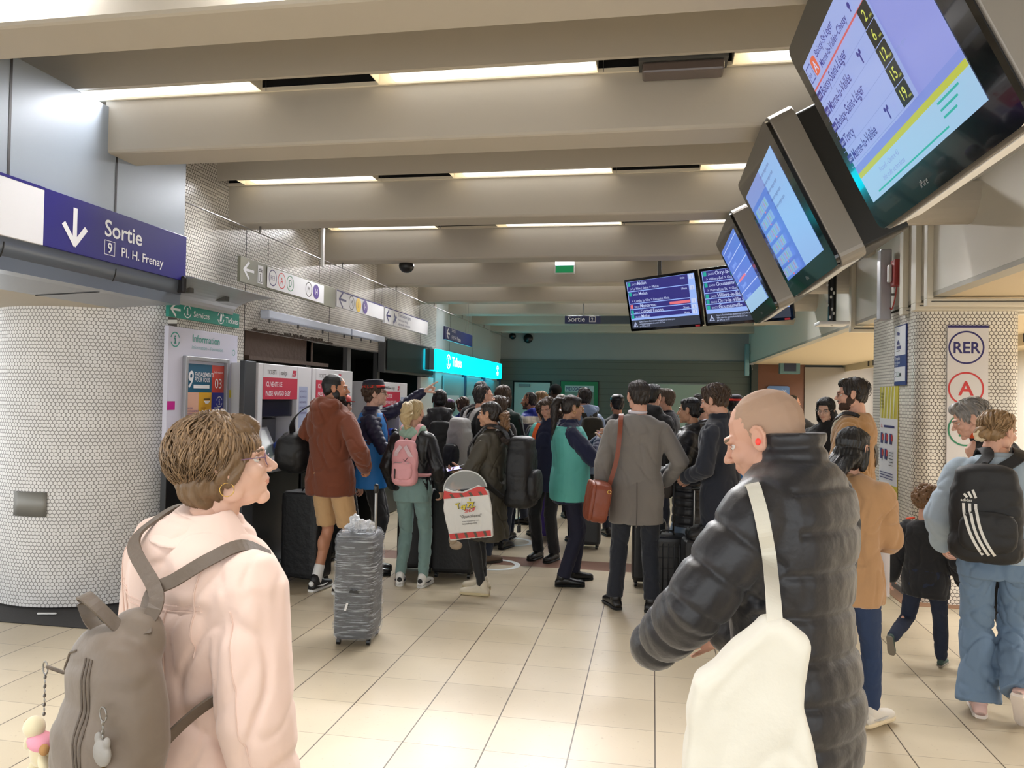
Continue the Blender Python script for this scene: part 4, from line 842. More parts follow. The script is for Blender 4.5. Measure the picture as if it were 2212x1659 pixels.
t = board(1.10, 'right of the two hanging departure boards, listing Goussainville trains', [(.12, 'Orry-la-Ville', '> Villiers-Bel > Goussa.', '', LG), (.12, 'Goussainville', '> Pierrefitte St. > Garges', '', LG), (.06, 'Villiers-le-Bel', '', '', LG), (.06, 'Orry-la-Ville Coye', '', '', LG), (.06, 'Goussainville', '', '', LG)], False)
# ================================================================== people: one skin per body, clothes and hair as parts
def rotx(a): a = math.radians(a); return np.array([[1, 0, 0], [0, math.cos(a), -math.sin(a)], [0, math.sin(a), math.cos(a)]])
def rotz(a): a = math.radians(a); return np.array([[math.cos(a), -math.sin(a), 0], [math.sin(a), math.cos(a), 0], [0, 0, 1]])
def roty(a): a = math.radians(a); return np.array([[math.cos(a), 0, math.sin(a)], [0, 1, 0], [-math.sin(a), 0, math.cos(a)]])
def ik(a, c, l1, l2, hint):
    a, c, h = np.array(a, float), np.array(c, float), np.array(hint, float); d = c-a; D = np.linalg.norm(d)
    if D > (l1+l2)*.995: c = a+d/D*(l1+l2)*.995; D = (l1+l2)*.995; d = c-a
    u = d/D; x = (l1*l1-l2*l2+D*D)/(2*D); y = math.sqrt(max(0, l1*l1-x*x)); h = h-u*np.dot(h, u); h /= np.linalg.norm(h)+1e-9
    return a+u*x+h*y, c
# ---- heads
_heads = {}
def head_geo(kind):
    """adult head looking along +y, origin mid skull; returns verts, faces, material slot per face (0 skin, 1 lips, 2 eye white, 3 iris, 4 brow)"""
    if kind in _heads: return _heads[kind]
    fem = kind == 'f'; j = .9 if fem else 1.0
    P = [p_ell((0, -.014, .030), (.073, .094, .084)), p_ell((0, .030, -.020), (.059, .062, .075)), p_ell((0, .034, -.064), (.048*j, .048, .044)),
         p_ell((0, .072, -.092), (.018*j, .019, .019)), p_ell((.052*j, .005, -.060), (.014, .03, .03)), p_ell((-.052*j, .005, -.060), (.014, .03, .03)),
         p_ell((.034, .060, -.022), (.024, .026, .025)), p_ell((-.034, .060, -.022), (.024, .026, .025)),
         p_tube([(-.040, .070, .020), (-.015, .086, .023), (.015, .086, .023), (.040, .070, .020)], .0095 if fem else .0115, 10),
         p_tube([(0, .086, .018), (0, .097, -.004), (0, .110, -.023)], [.0065, .0075, .0105], 10), p_ell((.012, .099, -.028), (.008, .009, .007)), p_ell((-.012, .099, -.028), (.008, .009, .007)),
         p_ell((0, .084, -.050), (.025, .012, .0062)), p_ell((0, .082, -.0600), (.021, .012, .0062)), p_ell((0, .079, -.045), (.03, .014, .014)), p_ell((0, .072, -.072), (.025, .014, .014))]
    for s in (-1, 1):
        P += [p_ell((s*.078, -.006, -.004), (.008, .019, .031), (8, 0, s*-22)), p_tube([(s*.084, -.020, .022), (s*.086, -.024, .004), (s*.081, -.012, -.026)], .0045, 8), p_tube([(s*.080, .006, .022), (s*.084, -.008, .030), (s*.085, -.022, .022)], .0045, 8)]
    P.append(p_tube([(0, -.016, -.045), (0, -.030, -.10), (0, -.040, -.20)], [.052, .050, .056] if fem else [.056, .057, .064], 16))
    V, F, Nn = voxel(P, .0034, 3); V = V.copy()
    for s in (-1, 1):          # eye sockets
        d = (V-np.array([s*.031, .088, .002]))/np.array([.019, .022, .012]); k = np.exp(-(d**2).sum(1)); V[:, 1] -= .009*k
    C = V[[f[0] for f in F]]; I = np.zeros(len(F), int)
    e = ((C-np.array([0, .094, -.0555]))/np.array([.0235, .014, .0105])); I[(e**2).sum(1) < 1] = 1
    for s in (-1, 1):
        e = (C-np.array([s*.034, .082, .0235+0]))/np.array([.021, .02, .0042]); I[((e**2).sum(1) < 1) & (C[:, 1] > .05)] = 4
    V, F, I = [V], list(F), list(I); n = len(V[0])
    for s in (-1, 1):
        for c, r, m in (((s*.031, .0690, .002), (.0115, .0115, .0090), 2), ((s*.031, .0792, .002), (.0050, .0020, .0050), 3)):
            v, f = p_ell(c, r, seg=10); V.append(v); F += [tuple(q+n for q in g) for g in f]; I += [m]*len(f); n += len(v)
        v, f = p_tube([(s*.019, .0785, .0045), (s*.031, .0825, .0080), (s*.043, .0755, .0045)], .0032, 6); V.append(v); F += [tuple(q+n for q in g) for g in f]; I += [0]*len(f); n += len(v)
    _heads[kind] = (np.concatenate(V), F, I); return _heads[kind]
# ---- hands
_hands = {}
CURL = {'relaxed': ((12, 22, 18), (18, 28, 20), (24, 32, 22), (28, 34, 24), (-.72, .62, -.30), 18), 'fist': ((62, 88, 60), (68, 92, 60), (72, 92, 60), (74, 90, 58), (-.45, .62, -.70), 42),
        'hold': ((38, 52, 34), (44, 56, 36), (48, 58, 38), (52, 60, 38), (-.40, .55, -.78), 34), 'point': ((2, 6, 4), (58, 82, 50), (68, 88, 55), (72, 88, 55), (-.45, .62, -.60), 36),
        'flat': ((3, 6, 4), (4, 7, 5), (5, 8, 5), (8, 10, 6), (-.70, .66, -.20), 8), 'phone': ((24, 46, 34), (28, 50, 34), (32, 52, 34), (36, 54, 36), (-.72, .55, -.42), 12)}
def hand_geo(pose, left):
    """right hand: wrist at origin, fingers along +y, palm to -z, thumb on -x"""
    k = (pose, left)
    if k in _hands: return _hands[k]
    c = CURL[pose]; P = []; kn = [(-.030, .084, 0), (-.0105, .090, .003), (.0095, .087, .002), (.0280, .078, -.002)]; ln = [(.042, .025, .020), (.046, .029, .021), (.042, .027, .021), (.033, .020, .019)]
    P += [p_ell((-.001, .048, -.001), (.038, .050, .0125)), p_ell((-.020, .030, -.008), (.018, .032, .015)), p_ell((.020, .035, -.007), (.015, .034, .013)), p_tube([(0, -.03, 0), (0, .012, 0)], [.027, .026], 12, flat=.72)]
    for i, (q, l) in enumerate(zip(kn, ln)):
        P.append(p_tube([(q[0]*.45, .012, 0), q], [.011, .0105], 8)); p = np.array(q, float); a = 0; sp = (-5, -1, 3, 8)[i]; pts = [p]
        for s, cc in zip(l, c[i]):
            a += math.radians(cc); d = np.array([math.sin(math.radians(sp))*math.cos(a), math.cos(a), -math.sin(a)]); p = p+d*s; pts.append(p)
        r = (.0092, .0096, .0092, .0080)[i]; P.append(p_tube(pts, [r*1.05, r, r*.92, r*.80], 8))
    p = np.array([-.022, .018, -.006]); d = np.array(c[4], float); d /= np.linalg.norm(d); pts = [p]; ax = np.cross(d, (0, 0, 1)); b = 0
    for s in (.046, .034, .027):
        pts.append(pts[-1]+d*s); q = math.radians(c[5]*.8); t = np.array([.75, .35, -.3]); t = t-d*np.dot(t, d); t /= np.linalg.norm(t); d = d*math.cos(q)+t*math.sin(q)
    P.append(p_tube(pts, [.0145, .0118, .0105, .0088], 8))
    V, F, N_ = voxel(P, .0030, 2)
    if left: V = V*np.array([-1, 1, 1]); F = [f[::-1] for f in F]
    _hands[k] = (V, F); return V, F
def hand_mat(w_, d, palm):
    Y = np.array(d, float); Y /= np.linalg.norm(Y); Z = -np.array(palm, float); Z = Z-Y*np.dot(Z, Y); Z /= np.linalg.norm(Z)+1e-9; X = np.cross(Y, Z)
    M = np.eye(4); M[:3, 0], M[:3, 1], M[:3, 2], M[:3, 3] = X, Y, Z, w_; return M

def skinm(name, c): return mat('skin_'+name, c, .52, var=.06, vs=14)
SKIN = {'fair': (218, 168, 144), 'pale': (226, 184, 162), 'tan': (190, 134, 104), 'olive': (198, 150, 120), 'brown': (112, 76, 58), 'dark': (74, 50, 40)}
M_eyew = mat('eye_white', (222, 218, 212), .3); M_iris = mat('iris', (46, 32, 24), .2)
TOR = [(.78, .165, .115, 0), (.90, .172, .120, 0), (.99, .158, .108, .0), (1.08, .146, .100, .005), (1.18, .155, .106, .005), (1.28, .170, .114, .0), (1.36, .176, .110, -.006), (1.42, .165, .092, -.012), (1.462, .115, .072, -.016), (1.49, .066, .060, -.016)]
class Person: pass
def folds(V, Nn, amp, seed=0, sc=(9, 9, 4.5)):
    W_ = V+.05*np.c_[vnoise(V*5+seed), vnoise(V*5+seed+7), vnoise(V*5+seed+13)]; W_ = W_ @ rotz(20*seed) @ rotx(24)
    a = vnoise(W_*np.array(sc)*.9+seed*3.7); c = vnoise(W_*np.array(sc)*1.5+seed*2.1+5); b = vnoise(V*np.array(sc)*.7+seed*1.3+9)
    r = .75*b-1.0*np.exp(-(a/.13)**2)-.55*np.exp(-(c/.12)**2)+.45
    return V+Nn*(r*amp)[:, None]
def person(label, x, y, heading, H, skin='fair', sex='m', build=1.0, belly=0.0, lean=0.0, side=0.0, hy=0.0, hp=0.0, hr=0.0, lw=None, rw=None, le=None, re=None, lh='relaxed', rh='relaxed', lp=None, rp=None, ld=None, rd=None,
           lf=(-.10, 0, .085), rf=(.10, 0, .085), lft=0, rft=0, knee=(0, 1, 0), top=None, vest=None, bottom=None, shoes=None, hair=None, brow=(60, 44, 34), det=1.0, glasses=None, beard=None, headscale=1.0, shw=1.0, z0=0.0, hipdrop=0.0, group=None, hoff=(0, 0, 0)):
    p = Person(); p.root = R = empty('person', (x, y, z0), heading, H/1.75); tag(R, label, 'person', group)
    S = H/1.75; p.S = S
    PV = np.array([0, 0, .94-hipdrop])
    LM = rotx(-lean) @ roty(side)
    def B(q):          # bend the upper body about the pelvis
        q = np.atleast_2d(np.array(q, float)); t = np.clip((q[:, 2]-.88)/.25, 0, 1)[:, None]; r = (q-[0, 0, .94]) @ LM.T + [0, 0, .94]; o = q*(1-t)+r*t; o[:, 2] -= hipdrop; return o
    b1 = lambda q: B(q)[0]
    shx = .166*build*shw
    shL, shR = b1((-shx, -.012, 1.385)), b1((shx, -.012, 1.385))
    lw = np.array(lw if lw is not None else (-.265*build, .03, .83), float); rw = np.array(rw if rw is not None else (.265*build, .03, .83), float)
    if lean and lw[2] == .83: lw[1] += math.tan(math.radians(lean))*.2
    eL, lw = ik(shL, lw, .285, .255, le or (-.5, -1, -.1)); eR, rw = ik(shR, rw, .285, .255, re or (.5, -1, -.1))
    hipL, hipR = np.array([-.088*build, 0, .90-hipdrop]), np.array([.088*build, 0, .90-hipdrop])
    kL, aL = ik(hipL, lf[:3], .425, .415, knee); kR, aR = ik(hipR, rf[:3], .425, .415, knee)
    vs = .0105/det
    def torso(t, z0_=.78, flare=0.0, zt=1.49, e=2.5):
        rings = []
        for z, rx, ry, oy in TOR:
            if z < z0_-.06 or z > zt: continue
            by = belly*math.exp(-((z-1.02)/.16)**2)
            rings.append((z, rx*build*(1+0*t)+t+by*.5, ry*(.5+.5*build)+t+by, oy+by*.5))
        if z0_ < .78:
            n = max(2, int((.78-z0_)/.08)+1)
            for i in range(n, 0, -1):
                z = .78-(.78-z0_)*i/n; f = flare*(.78-z); rings.insert(n-i, (z, .165*build+t+f, .115*(.5+.5*build)+t+f, 0))
        out = []
        for z, rx, ry, oy in rings:
            r = ring((0, oy, z), rx, ry, 24, e); r = B(r); out.append(r)
        return p_loft(out)
    def arm(sh, el, wr, r0, r1, r2, cut=1.0):
        w2 = el+(wr-el)*cut; a = sh+(el-sh)*.0
        return p_tube([a, sh+(el-sh)*.5, el, el+(w2-el)*.5, w2], [r0, (r0*.45+r1*.55), r1, (r1+r2)/2, r2], 14)
    # ---- body
    lk = 1.0 if bottom and bottom.get('kind') == 'shorts' else .60
    P = [torso(-.010, .95), arm(shL, eL, lw, .050, .040, .027), arm(shR, eR, rw, .050, .040, .027), p_tube([hipL, kL, aL], [.078*lk, .050*lk, .034*lk], 12), p_tube([hipR, kR, aR], [.078*lk, .050*lk, .034*lk], 12),
         p_tube([b1((0, -.016, 1.42)), b1((0, -.012, 1.50))], [.06, .054], 14)]
    for a_, k_ in ((aL, kL), (aR, kR)):
        d = k_-a_; P.append(p_ell(k_+(a_-k_)*.3+np.array([0, -.015*lk, 0]), (.046*lk, .05*lk, .09)))
    V, F, Nn = voxel(P, .016 if bottom and bottom.get('kind') != 'shorts' else .009, 3)
    body = MB(); sk = skinm(skin, SKIN[skin]); body.add((V, F), sk, smooth=True)
    hv, hf, hi = head_geo(sex); hs = headscale
    hc = b1((0, .022, 1.632-.0)) if headscale == 1 else b1((0, .02, 1.49+.142*headscale))
    hc = hc+np.array(hoff)
    HM = rotz(-hy) @ rotx(-hp) @ roty(hr); HM = HM if not lean else HM
    p.HM = HM; p.hc = hc
    hv2 = hv.copy(); nk = np.clip((-hv[:, 2]-.10)/.08, 0, 1)[:, None]      # the neck stays with the shoulders
    rot = (hv*hs) @ HM.T+hc; stay = hv*hs*np.array([1, 1, 1])+hc; Vh = rot*(1-nk)+stay*nk
    lips = mat('lips_'+skin, tuple(int(c*.80) if i else int(c*.92) for i, c in enumerate(SKIN[skin])), .45)
    mats5 = [sk, lips, M_eyew, M_iris, mat('brow_%d' % sum(brow), brow, .8)]
    for m_ in range(5):
        if m_ == 0: n0 = body.n; body.V.append(Vh); body.n += len(Vh)
        if mats5[m_] not in body.mats: body.mats.append(mats5[m_])
        mi = body.mats.index(mats5[m_])
        fs = [tuple(q+n0 for q in f) for f, i_ in zip(hf, hi) if i_ == m_]; body.F += fs; body.I += [mi]*len(fs); body.S += [True]*len(fs)
    dL, dR = (np.array(ld, float) if ld else lw-eL), (np.array(rd, float) if rd else rw-eR)
    ML, MR = hand_mat(lw, dL, lp or (1, 0, 0)), hand_mat(rw, dR, rp or (-1, 0, 0))
    hsz = 1.0 if headscale == 1 else .85
    for pose, M_, lft_ in ((lh, ML, True), (rh, MR, False)):
        if pose: hv_, hf_ = hand_geo(pose, lft_); body.add((hv_*hsz, hf_), sk, M_, smooth=True)
    body.build('body', R, fix=False)
    p.ML, p.MR, p.lw, p.rw, p.shL, p.shR, p.B, p.eL, p.eR = ML, MR, lw, rw, shL, shR, b1, eL, eR
    # ---- clothes
    def arm_u(V, sh, el, wr):
        A, Bp, C = sh, el, wr; d1 = Bp-A; t1 = np.clip(((V-A) @ d1)/np.dot(d1, d1), 0, 1); q1 = np.linalg.norm(V-(A+t1[:, None]*d1), axis=1)
        d2 = C-Bp; t2 = np.clip(((V-Bp) @ d2)/np.dot(d2, d2), 0, 1); q2 = np.linalg.norm(V-(Bp+t2[:, None]*d2), axis=1)
        u = np.where(q1 < q2, t1*np.linalg.norm(d1), np.linalg.norm(d1)+t2*np.linalg.norm(d2)); return u, np.minimum(q1, q2)
    if top:
        t = top.get('t', .018)*.72; hem = top.get('hem', .86); sr = top.get('sr', 1.0)
        P = [torso(t, hem, top.get('flare', 0))]
        if not top.get('nosleeve'):
            for sh, el, wr in ((shL, eL, lw), (shR, eR, rw)): P.append(arm(sh, el, wr, (.051+t*.8)*sr, (.043+t)*sr, (.032+t*.8)*sr, top.get('cut', .96)))
        if top.get('collar'):
            ch = top['collar']; cr = top.get('cr', .068)
            rr = [B(ring((0, -.014, z), r_, r_, 18, 2)) for z, r_ in ((1.43, cr+.02), (1.49, cr+.006), (1.49+ch, cr+.004))]; P.append(p_loft(rr))
        if top.get('hood'):
            P += [p_ell(b1((0, -.10, 1.47)), (.125, .085, .085)), p_ell(b1((0, -.13, 1.40)), (.10, .06, .09)), p_tube([b1((-.10, -.03, 1.49)), b1((-.12, -.08, 1.51)), b1((0, -.13, 1.53)), b1((.12, -.08, 1.51)), b1((.10, -.03, 1.49))], .036, 10)]
            P += [p_tube([b1((-.10, -.03, 1.49)), b1((-.07, .07, 1.46)), b1((0, .10, 1.43)), b1((.07, .07, 1.46)), b1((.10, -.03, 1.49))], .028, 10)]
        if top.get('scarf'): P += [p_tube([b1((.085*math.cos(a_), -.01+.085*math.sin(a_), 1.49+.012*math.sin(2*a_))) for a_ in np.linspace(0, 2*PI, 14)], .036, 10)]
        V, F, Nn = voxel(P, vs, 5 if not top.get('quilt') else 3)
        if top.get('quilt'):
            per, am = top['quilt']; u = V[:, 2].copy(); q_ = (V-PV) @ LM; u = q_[:, 2]; w1 = np.zeros(len(V))
            for sh, el, wr in ((shL, eL, lw), (shR, eR, rw)):
                ua, da = arm_u(V, sh, el, wr); lat = (V-sh) @ ((sh-(shL+shR)/2)/np.linalg.norm(sh-(shL+shR)/2))
                m_ = (da < (.056+t)*sr*1.28) & ((lat > -.01) | (ua > .19)); u = np.where(m_, ua+.31, u)
            ph = np.abs(np.sin(PI*u/per+.16*vnoise(V*5))); V = V-Nn*(am*np.exp(-(ph/.30)**2)+am*.35*(1-ph))[:, None]; V = folds(V, Nn, top.get('fold', .004)*.45, len(label) % 17, (7, 7, 7))
        else: V = folds(V, Nn, top.get('fold', .006), len(label) % 17)
        b = MB()
        C = V[[f[0] for f in F]]; mm = [top['mat']]*len(F)
        if top.get('bands'):
            zc = C[:, 2]
            for z_a, z_b, m_ in top['bands']:
                for i_ in np.nonzero((zc > z_a) & (zc < z_b))[0]: mm[i_] = m_
        b.V.append(V); b.n = len(V); b.mats = list(dict.fromkeys(mm)); b.F = F; ix = {m_: i_ for i_, m_ in enumerate(b.mats)}; b.I = [ix[m_] for m_ in mm]; b.S = [True]*len(F)
        b.build(top.get('name', 'jacket'), R, fix=False)
    if vest:
        t = vest.get('t', .03)*.74; P = [torso(t, vest.get('hem', .80), vest.get('flare', 0), zt=1.465)]; V, F, Nn = voxel(P, vs, 4)
        for sh in (shL, shR):   # arm holes
            d = (V-sh-np.array([0, 0, -.03]))/np.array([.05, .10, .12]); V = V-np.sign(sh[0])*np.array([1, 0, 0])*(np.exp(-(d**2).sum(1))*.05)[:, None]
        V = folds(V, Nn, .004, 3); b = MB(); b.add((V, F), vest['mat'], smooth=True); o = b.build(vest.get('name', 'vest'), R, fix=False)
    if bottom:
        kd = bottom['kind']; P = []; mt_ = bottom['mat']; tt = bottom.get('t', .012)
        P.append(p_loft([ring((0, 0, z-hipdrop), rx*build+tt, ry+tt, 22, 2.4) for z, rx, ry in ((.80, .158, .115), (.88, .170, .124), (.96, .160, .112), (1.02, .148, .104))]))
        for h_, k_, a_ in ((hipL, kL, aL), (hipR, kR, aR)):
            if kd == 'shorts': P.append(p_tube([h_, h_+(k_-h_)*.55, k_+(h_-k_)*.10], [.092, .088, .086], 16, round_=False))
            elif kd == 'wide': P.append(p_tube([h_, k_, k_+(a_-k_)*.55, a_+(k_-a_)*-.02], [.094, .086, .100, .112], 16, round_=False))
            elif kd == 'slim': P.append(p_tube([h_, k_, k_+(a_-k_)*.4, a_+(k_-a_)*.06], [.078+tt*.6, .050+tt*.6, .050+tt*.6, .036+tt*.6], 14))
            else: P.append(p_tube([h_, k_, k_+(a_-k_)*.5, a_+(k_-a_)*.0], [.088, .070, .066, .062], 14, round_=False))
            P.append(p_ell(h_+np.array([0, -.025, -.02]), (.085, .10, .10)))
        V, F, Nn = voxel(P, vs, 4); V = folds(V, Nn, bottom.get('fold', .005), 5, (10, 10, 8)); b = MB(); b.add((V, F), mt_, smooth=True); b.build(bottom.get('name', 'trousers'), R, fix=False)
        if kd == 'shorts' and bottom.get('socks'):
            for a_, k_ in ((aL, kL), (aR, kR)): b = MB(); b.tube([a_+(k_-a_)*-.02, a_+(k_-a_)*.28], [.043, .041], bottom['socks'], 14); b.build('sock', R)
    if shoes:
        for a_, yaw, pit in ((aL, lft, lf[3] if len(lf) > 3 else 0), (aR, rft, rf[3] if len(rf) > 3 else 0)): shoe(R, a_, yaw, pit, shoes, .8 if headscale > 1.05 else 1.0)
    if hair: hair_geo(p, R, hair, det)
    if glasses:
        b = MB(); T = lambda q: np.array(q)*hs @ HM.T+hc
        for s in (-1, 1):
            b.tube([T((s*.032+.020*math.cos(a_), .097-.004*abs(math.cos(a_)), .001+.016*math.sin(a_))) for a_ in np.linspace(0, 2*PI, 15)], .0014, glasses, 5, round_=False)
            b.tube([T((s*.052, .094, .006)), T((s*.074, .06, .010)), T((s*.080, .0, .012)), T((s*.080, -.014, .002))], .0016, glasses, 5)
        b.tube([T((-.012, .099, .005)), T((0, .102, .008)), T((.012, .099, .005))], .0014, glasses, 5); b.build('glasses', R)
        for s in (-1, 1):
            b = MB(); b.add((np.array([T((s*.032+.019*math.cos(a_), .0965, .001+.015*math.sin(a_))) for a_ in np.linspace(0, 2*PI, 14)[:-1]]), [tuple(range(13))]), mat('lens_clear', (200, 210, 216), .05, trans=.9, alpha=.35)); b.build('lens', R)
    if beard:
        P = [p_ell((0, .036, -.072), (.0515, .0535, .043)), p_ell((0, .074, -.094), (.021, .021, .020)), p_tube([(-.026, .088, -.044), (0, .099, -.041), (.026, .088, -.044)], .0048, 8), p_ell((.056, .012, -.045), (.0125, .03, .04)), p_ell((-.056, .012, -.045), (.0125, .03, .04))]
        V, F, Nn = voxel(P, .004, 2); V = V+Nn*(.0014*vnoise(V*260))[:, None]; k_ = (V[:, 2] > -.060) & (np.abs(V[:, 0]) < .02) & (V[:, 1] > .07) & (V[:, 2] < -.045); V[k_, 1] -= .01
        b = MB(); b.add((V*hs @ HM.T+hc, F), beard, smooth=True); b.build('beard', R, fix=False)
    p.w = lambda q: np.array(R_world(p, q))
    p.x, p.y, p.h, p.z0 = x, y, heading, z0
    return p
def R_world(p, q):
    q = np.array(q, float)*p.S; a = math.radians(p.h); return Vector((p.x+q[0]*math.cos(a)-q[1]*math.sin(a), p.y+q[0]*math.sin(a)+q[1]*math.cos(a), p.z0+q[2]))
def shoe(R, a_, yaw, pit, sh, k=1.0):
    """foot: ankle at a_, toe along +y; pit lifts the heel"""
    M = Matrix.Translation(Vector(a_)) @ Matrix.Rotation(math.radians(yaw), 4, 'Z') @ Matrix.Rotation(math.radians(-pit), 4, 'X') @ Matrix.Scale(k, 4); zf = -.085
    st = [(-.075, .026, .030), (-.055, .036, .065), (-.01, .038, .088), (.04, .037, .078), (.09, .041, .056), (.14, .045, .046), (.175, .040, .040), (.198, .026, .030)]
    def sec(y_, w_, z0_, z1_, n=14):
        o = []
        for i in range(n):
            t = 2*PI*i/n; cx, sz = math.cos(t), math.sin(t); x_ = w_*np.sign(cx)*abs(cx)**.7; z_ = z0_+(z1_-z0_)*(.5+.5*np.sign(sz)*abs(sz)**(.8 if sz > 0 else .35)); x_ *= 1-(.38 if sz > 0 else 0)*max(0, sz)**1.5; o.append((x_, y_, z_))
        return o
    root = MB(); root.M = M; root.add(p_loft([sec(y_, w_, zf+.018, zf+.02+h_) for y_, w_, h_ in st]), sh['mat'], smooth=True)
    root.add(p_tube([(0, -.018, zf+.07), (0, -.020, zf+.098)], [.043, .040], 14), sh.get('lining', sh['mat']), smooth=True)
    o = root.build('shoe', R); s = MB(); s.M = M; s.add(p_loft([sec(y_, w_*1.10, zf, zf+sh.get('sole_h', .028)) for y_, w_, h_ in st]), sh['sole'], smooth=False); s.build('sole', o, bevel=0)
    if sh.get('lace') is not None:
        l = MB(); l.M = M
        for i in range(4): y_ = .035+i*.020; z_ = zf+.100-i*.012; l.tube([(-.022, y_, z_-.008), (0, y_+.004, z_+.001), (.022, y_, z_-.008)], .0035, sh['lace'], 6)
        l.build('lace', o)
    if sh.get('patch') is not None:
        l = MB(); l.M = M
        for s_ in (-1, 1): l.add(p_tube([(s_*.037, -.03, zf+.045), (s_*.041, .03, zf+.040), (s_*.042, .09, zf+.046)], [.006, .014, .007], 8, flat=.4), sh['patch'], smooth=True)
        l.add(p_ell((0, -.07, zf+.065), (.024, .012, .022)), sh['patch'], smooth=True); l.build('shoe_panel', o)

# ---- hair
def hairm(name, c, c2=None, rough=.45): return mat('hair_'+name, c, rough, var=.35, vs=30, stretch=(1, 1, .12), bump=.6, bs=90, col2=c2)
def hair_geo(p, R, h, det):
    st = h['style']; m = h['mat']; hs = 1.0; HM, hc = p.HM, p.hc; k = h.get('vol', 1.0); P = []
    C = (0, -.020, .040)
    def E(c, r, rot=(0, 0, 0)): P.append(p_ell(c, r, rot))
    if st in ('buzz', 'stubble'):
        g = .004 if st == 'buzz' else .0015; E((0, -.020, .034), (.073+g, .0905+g, .0835+g)); E((0, -.050, -.01), (.064+g, .050, .06))
    elif st == 'receding': E((0, -.036, .030), (.080, .080, .080)); E((0, -.050, -.02), (.068, .050, .055)); E((0, -.02, .062), (.066, .080, .056))
    elif st in ('short', 'messy'):
        E((0, -.022, .040), (.081*k, .098*k, .085*k)); E((0, -.055, -.01), (.070, .052, .064)); E((0, .040, .088), (.058*k, .042, .034*k)); E((.070, .012, .020), (.012, .022, .036)); E((-.070, .012, .020), (.012, .022, .036))
    elif st == 'bob':
        E((0, -.028, .040), (.094*k, .108*k, .092*k)); E((0, -.052, -.030), (.083*k, .066, .070)); E((.070, .002, .005), (.022, .043, .058)); E((-.070, .002, .005), (.022, .043, .058)); E((0, .040, .080), (.068, .046, .036))
    elif st == 'bald': E((0, -.030, .0), (.0735, .080, .052)); 
    elif st in ('tied', 'ponytail', 'bun', 'curlytail'):
        E((0, -.020, .038), (.080, .097, .084)); E((0, -.050, -.01), (.069, .056, .062)); E((0, .040, .074), (.056, .034, .034))
        if st == 'bun': E((0, -.108, h.get('bz', .03)), (.046*k, .040*k, .042*k))
        if st == 'ponytail':
            L = h.get('len', .30); P.append(p_tube(spline([(0, -.095, .055), (0, -.150, .050), (0, -.168, -.02), (0, -.160, -.02-L*.5), (0, -.150, -.02-L)], 4), list(np.interp(np.linspace(0, 1, 17), [0, .15, .5, 1], [.020, .030*k, .040*k, .014])), 12))
        if st == 'curlytail': 
            for i in range(9): a_ = i*2.4; E((.030*math.cos(a_), -.135+.02*math.sin(a_*1.7), .02-.022*i+.01*math.sin(a_)), (.040, .040, .034))
    elif st in ('long', 'longwavy'):
        L = h.get('len', .34); E((0, -.022, .040), (.085*k, .101*k, .088)); E((0, -.050, -.05), (.088*k, .070, .09)); E((.070, .0, -.04), (.022, .042, .085)); E((-.070, .0, -.04), (.022, .042, .085)); E((0, .038, .080), (.064, .040, .036))
        P.append(p_loft([ring((0, -.055-.145*min(1, i/2.2)-.002*i, -.04-L*i/6), .088*k*(1-.03*i), .050*k*(1-.06*i), 20, 2.2) for i in range(7)]))
    elif st == 'curly':
        E((0, -.020, .040), (.082, .098, .086)); E((0, -.05, -.02), (.07, .055, .07))
        for i in range(150):
            a_ = rng.rand()*2*PI; z_ = -.55+1.5*rng.rand(); z_ = min(z_, .99); q = math.sqrt(max(0, 1-z_*z_)); d = np.array([q*math.cos(a_), q*math.sin(a_), z_])
            if d[1] > .35 and d[2] < .45: continue
            E(tuple(np.array([0, -.02, .035])+d*np.array([.094, .108, .098])*k), (.017, .017, .017))
    elif st == 'cap':
        E((0, -.018, .040), (.085, .101, .088))
    V, F, Nn = voxel(P, .0042 if det >= 1 else .006, 2)
    if st in ('buzz', 'stubble', 'bald'): V = V+Nn*(.0006*vnoise(V*400))[:, None]
    elif st != 'cap':
        s = h.get('wave', .5); ang = np.arctan2(V[:, 0], V[:, 1]+.02)
        r = vnoise(np.c_[ang*9+s*3*np.sin(V[:, 2]*30), V[:, 2]*9, V[:, 1]*6]); r2 = vnoise(np.c_[ang*24+s*4*np.sin(V[:, 2]*26), V[:, 2]*14, 0*ang])
        V = V+Nn*((.006 if st in ('short', 'tied', 'bun', 'ponytail') else .009)*r*h.get('rough', 1)+.0035*r2)[:, None]
    if st not in ('cap',):   # keep the hair off the face
        f = (V[:, 1] > .058) & (V[:, 2] < .060) & (np.abs(V[:, 0]) < .062) & (V[:, 2] > -.12); V[f, 1] = .058-.2*(V[f, 1]-.058)
    b = MB(); b.add((V @ HM.T+hc, F), m, smooth=True)
    n = h.get('locks', 0)
    for i in range(n):         # loose strands that break up the outline
        a_ = rng.rand()*2*PI; z_ = (-.6+1.55*rng.rand()) if st == 'bob' else (-.2+1.15*rng.rand()); z_ = min(z_, .98); q = math.sqrt(1-z_*z_); d = np.array([q*math.sin(a_), q*math.cos(a_), z_])
        if z_ < -.1 and d[1] > .12: continue
        if d[1] > .45 and d[2] < (.28 if st == 'bob' else .5): continue
        ax = np.array([.092, .106, .094])*k if st == 'bob' else np.array([.083, .100, .088])*k; c0 = np.array([0, -.028, .036]); pt = c0+d*ax
        fl = np.cross(d, np.cross(np.array([.25*math.sin(i), -.35, -1.]), d)); fl /= np.linalg.norm(fl)+1e-9; sw = np.cross(d, fl); pts = []; L = h.get('ll', .075)*(0.6+.8*rng.rand()); dd = d.copy(); q_ = pt.copy(); cv = (rng.rand()-.5)*1.2+.5*math.sin(a_*3)
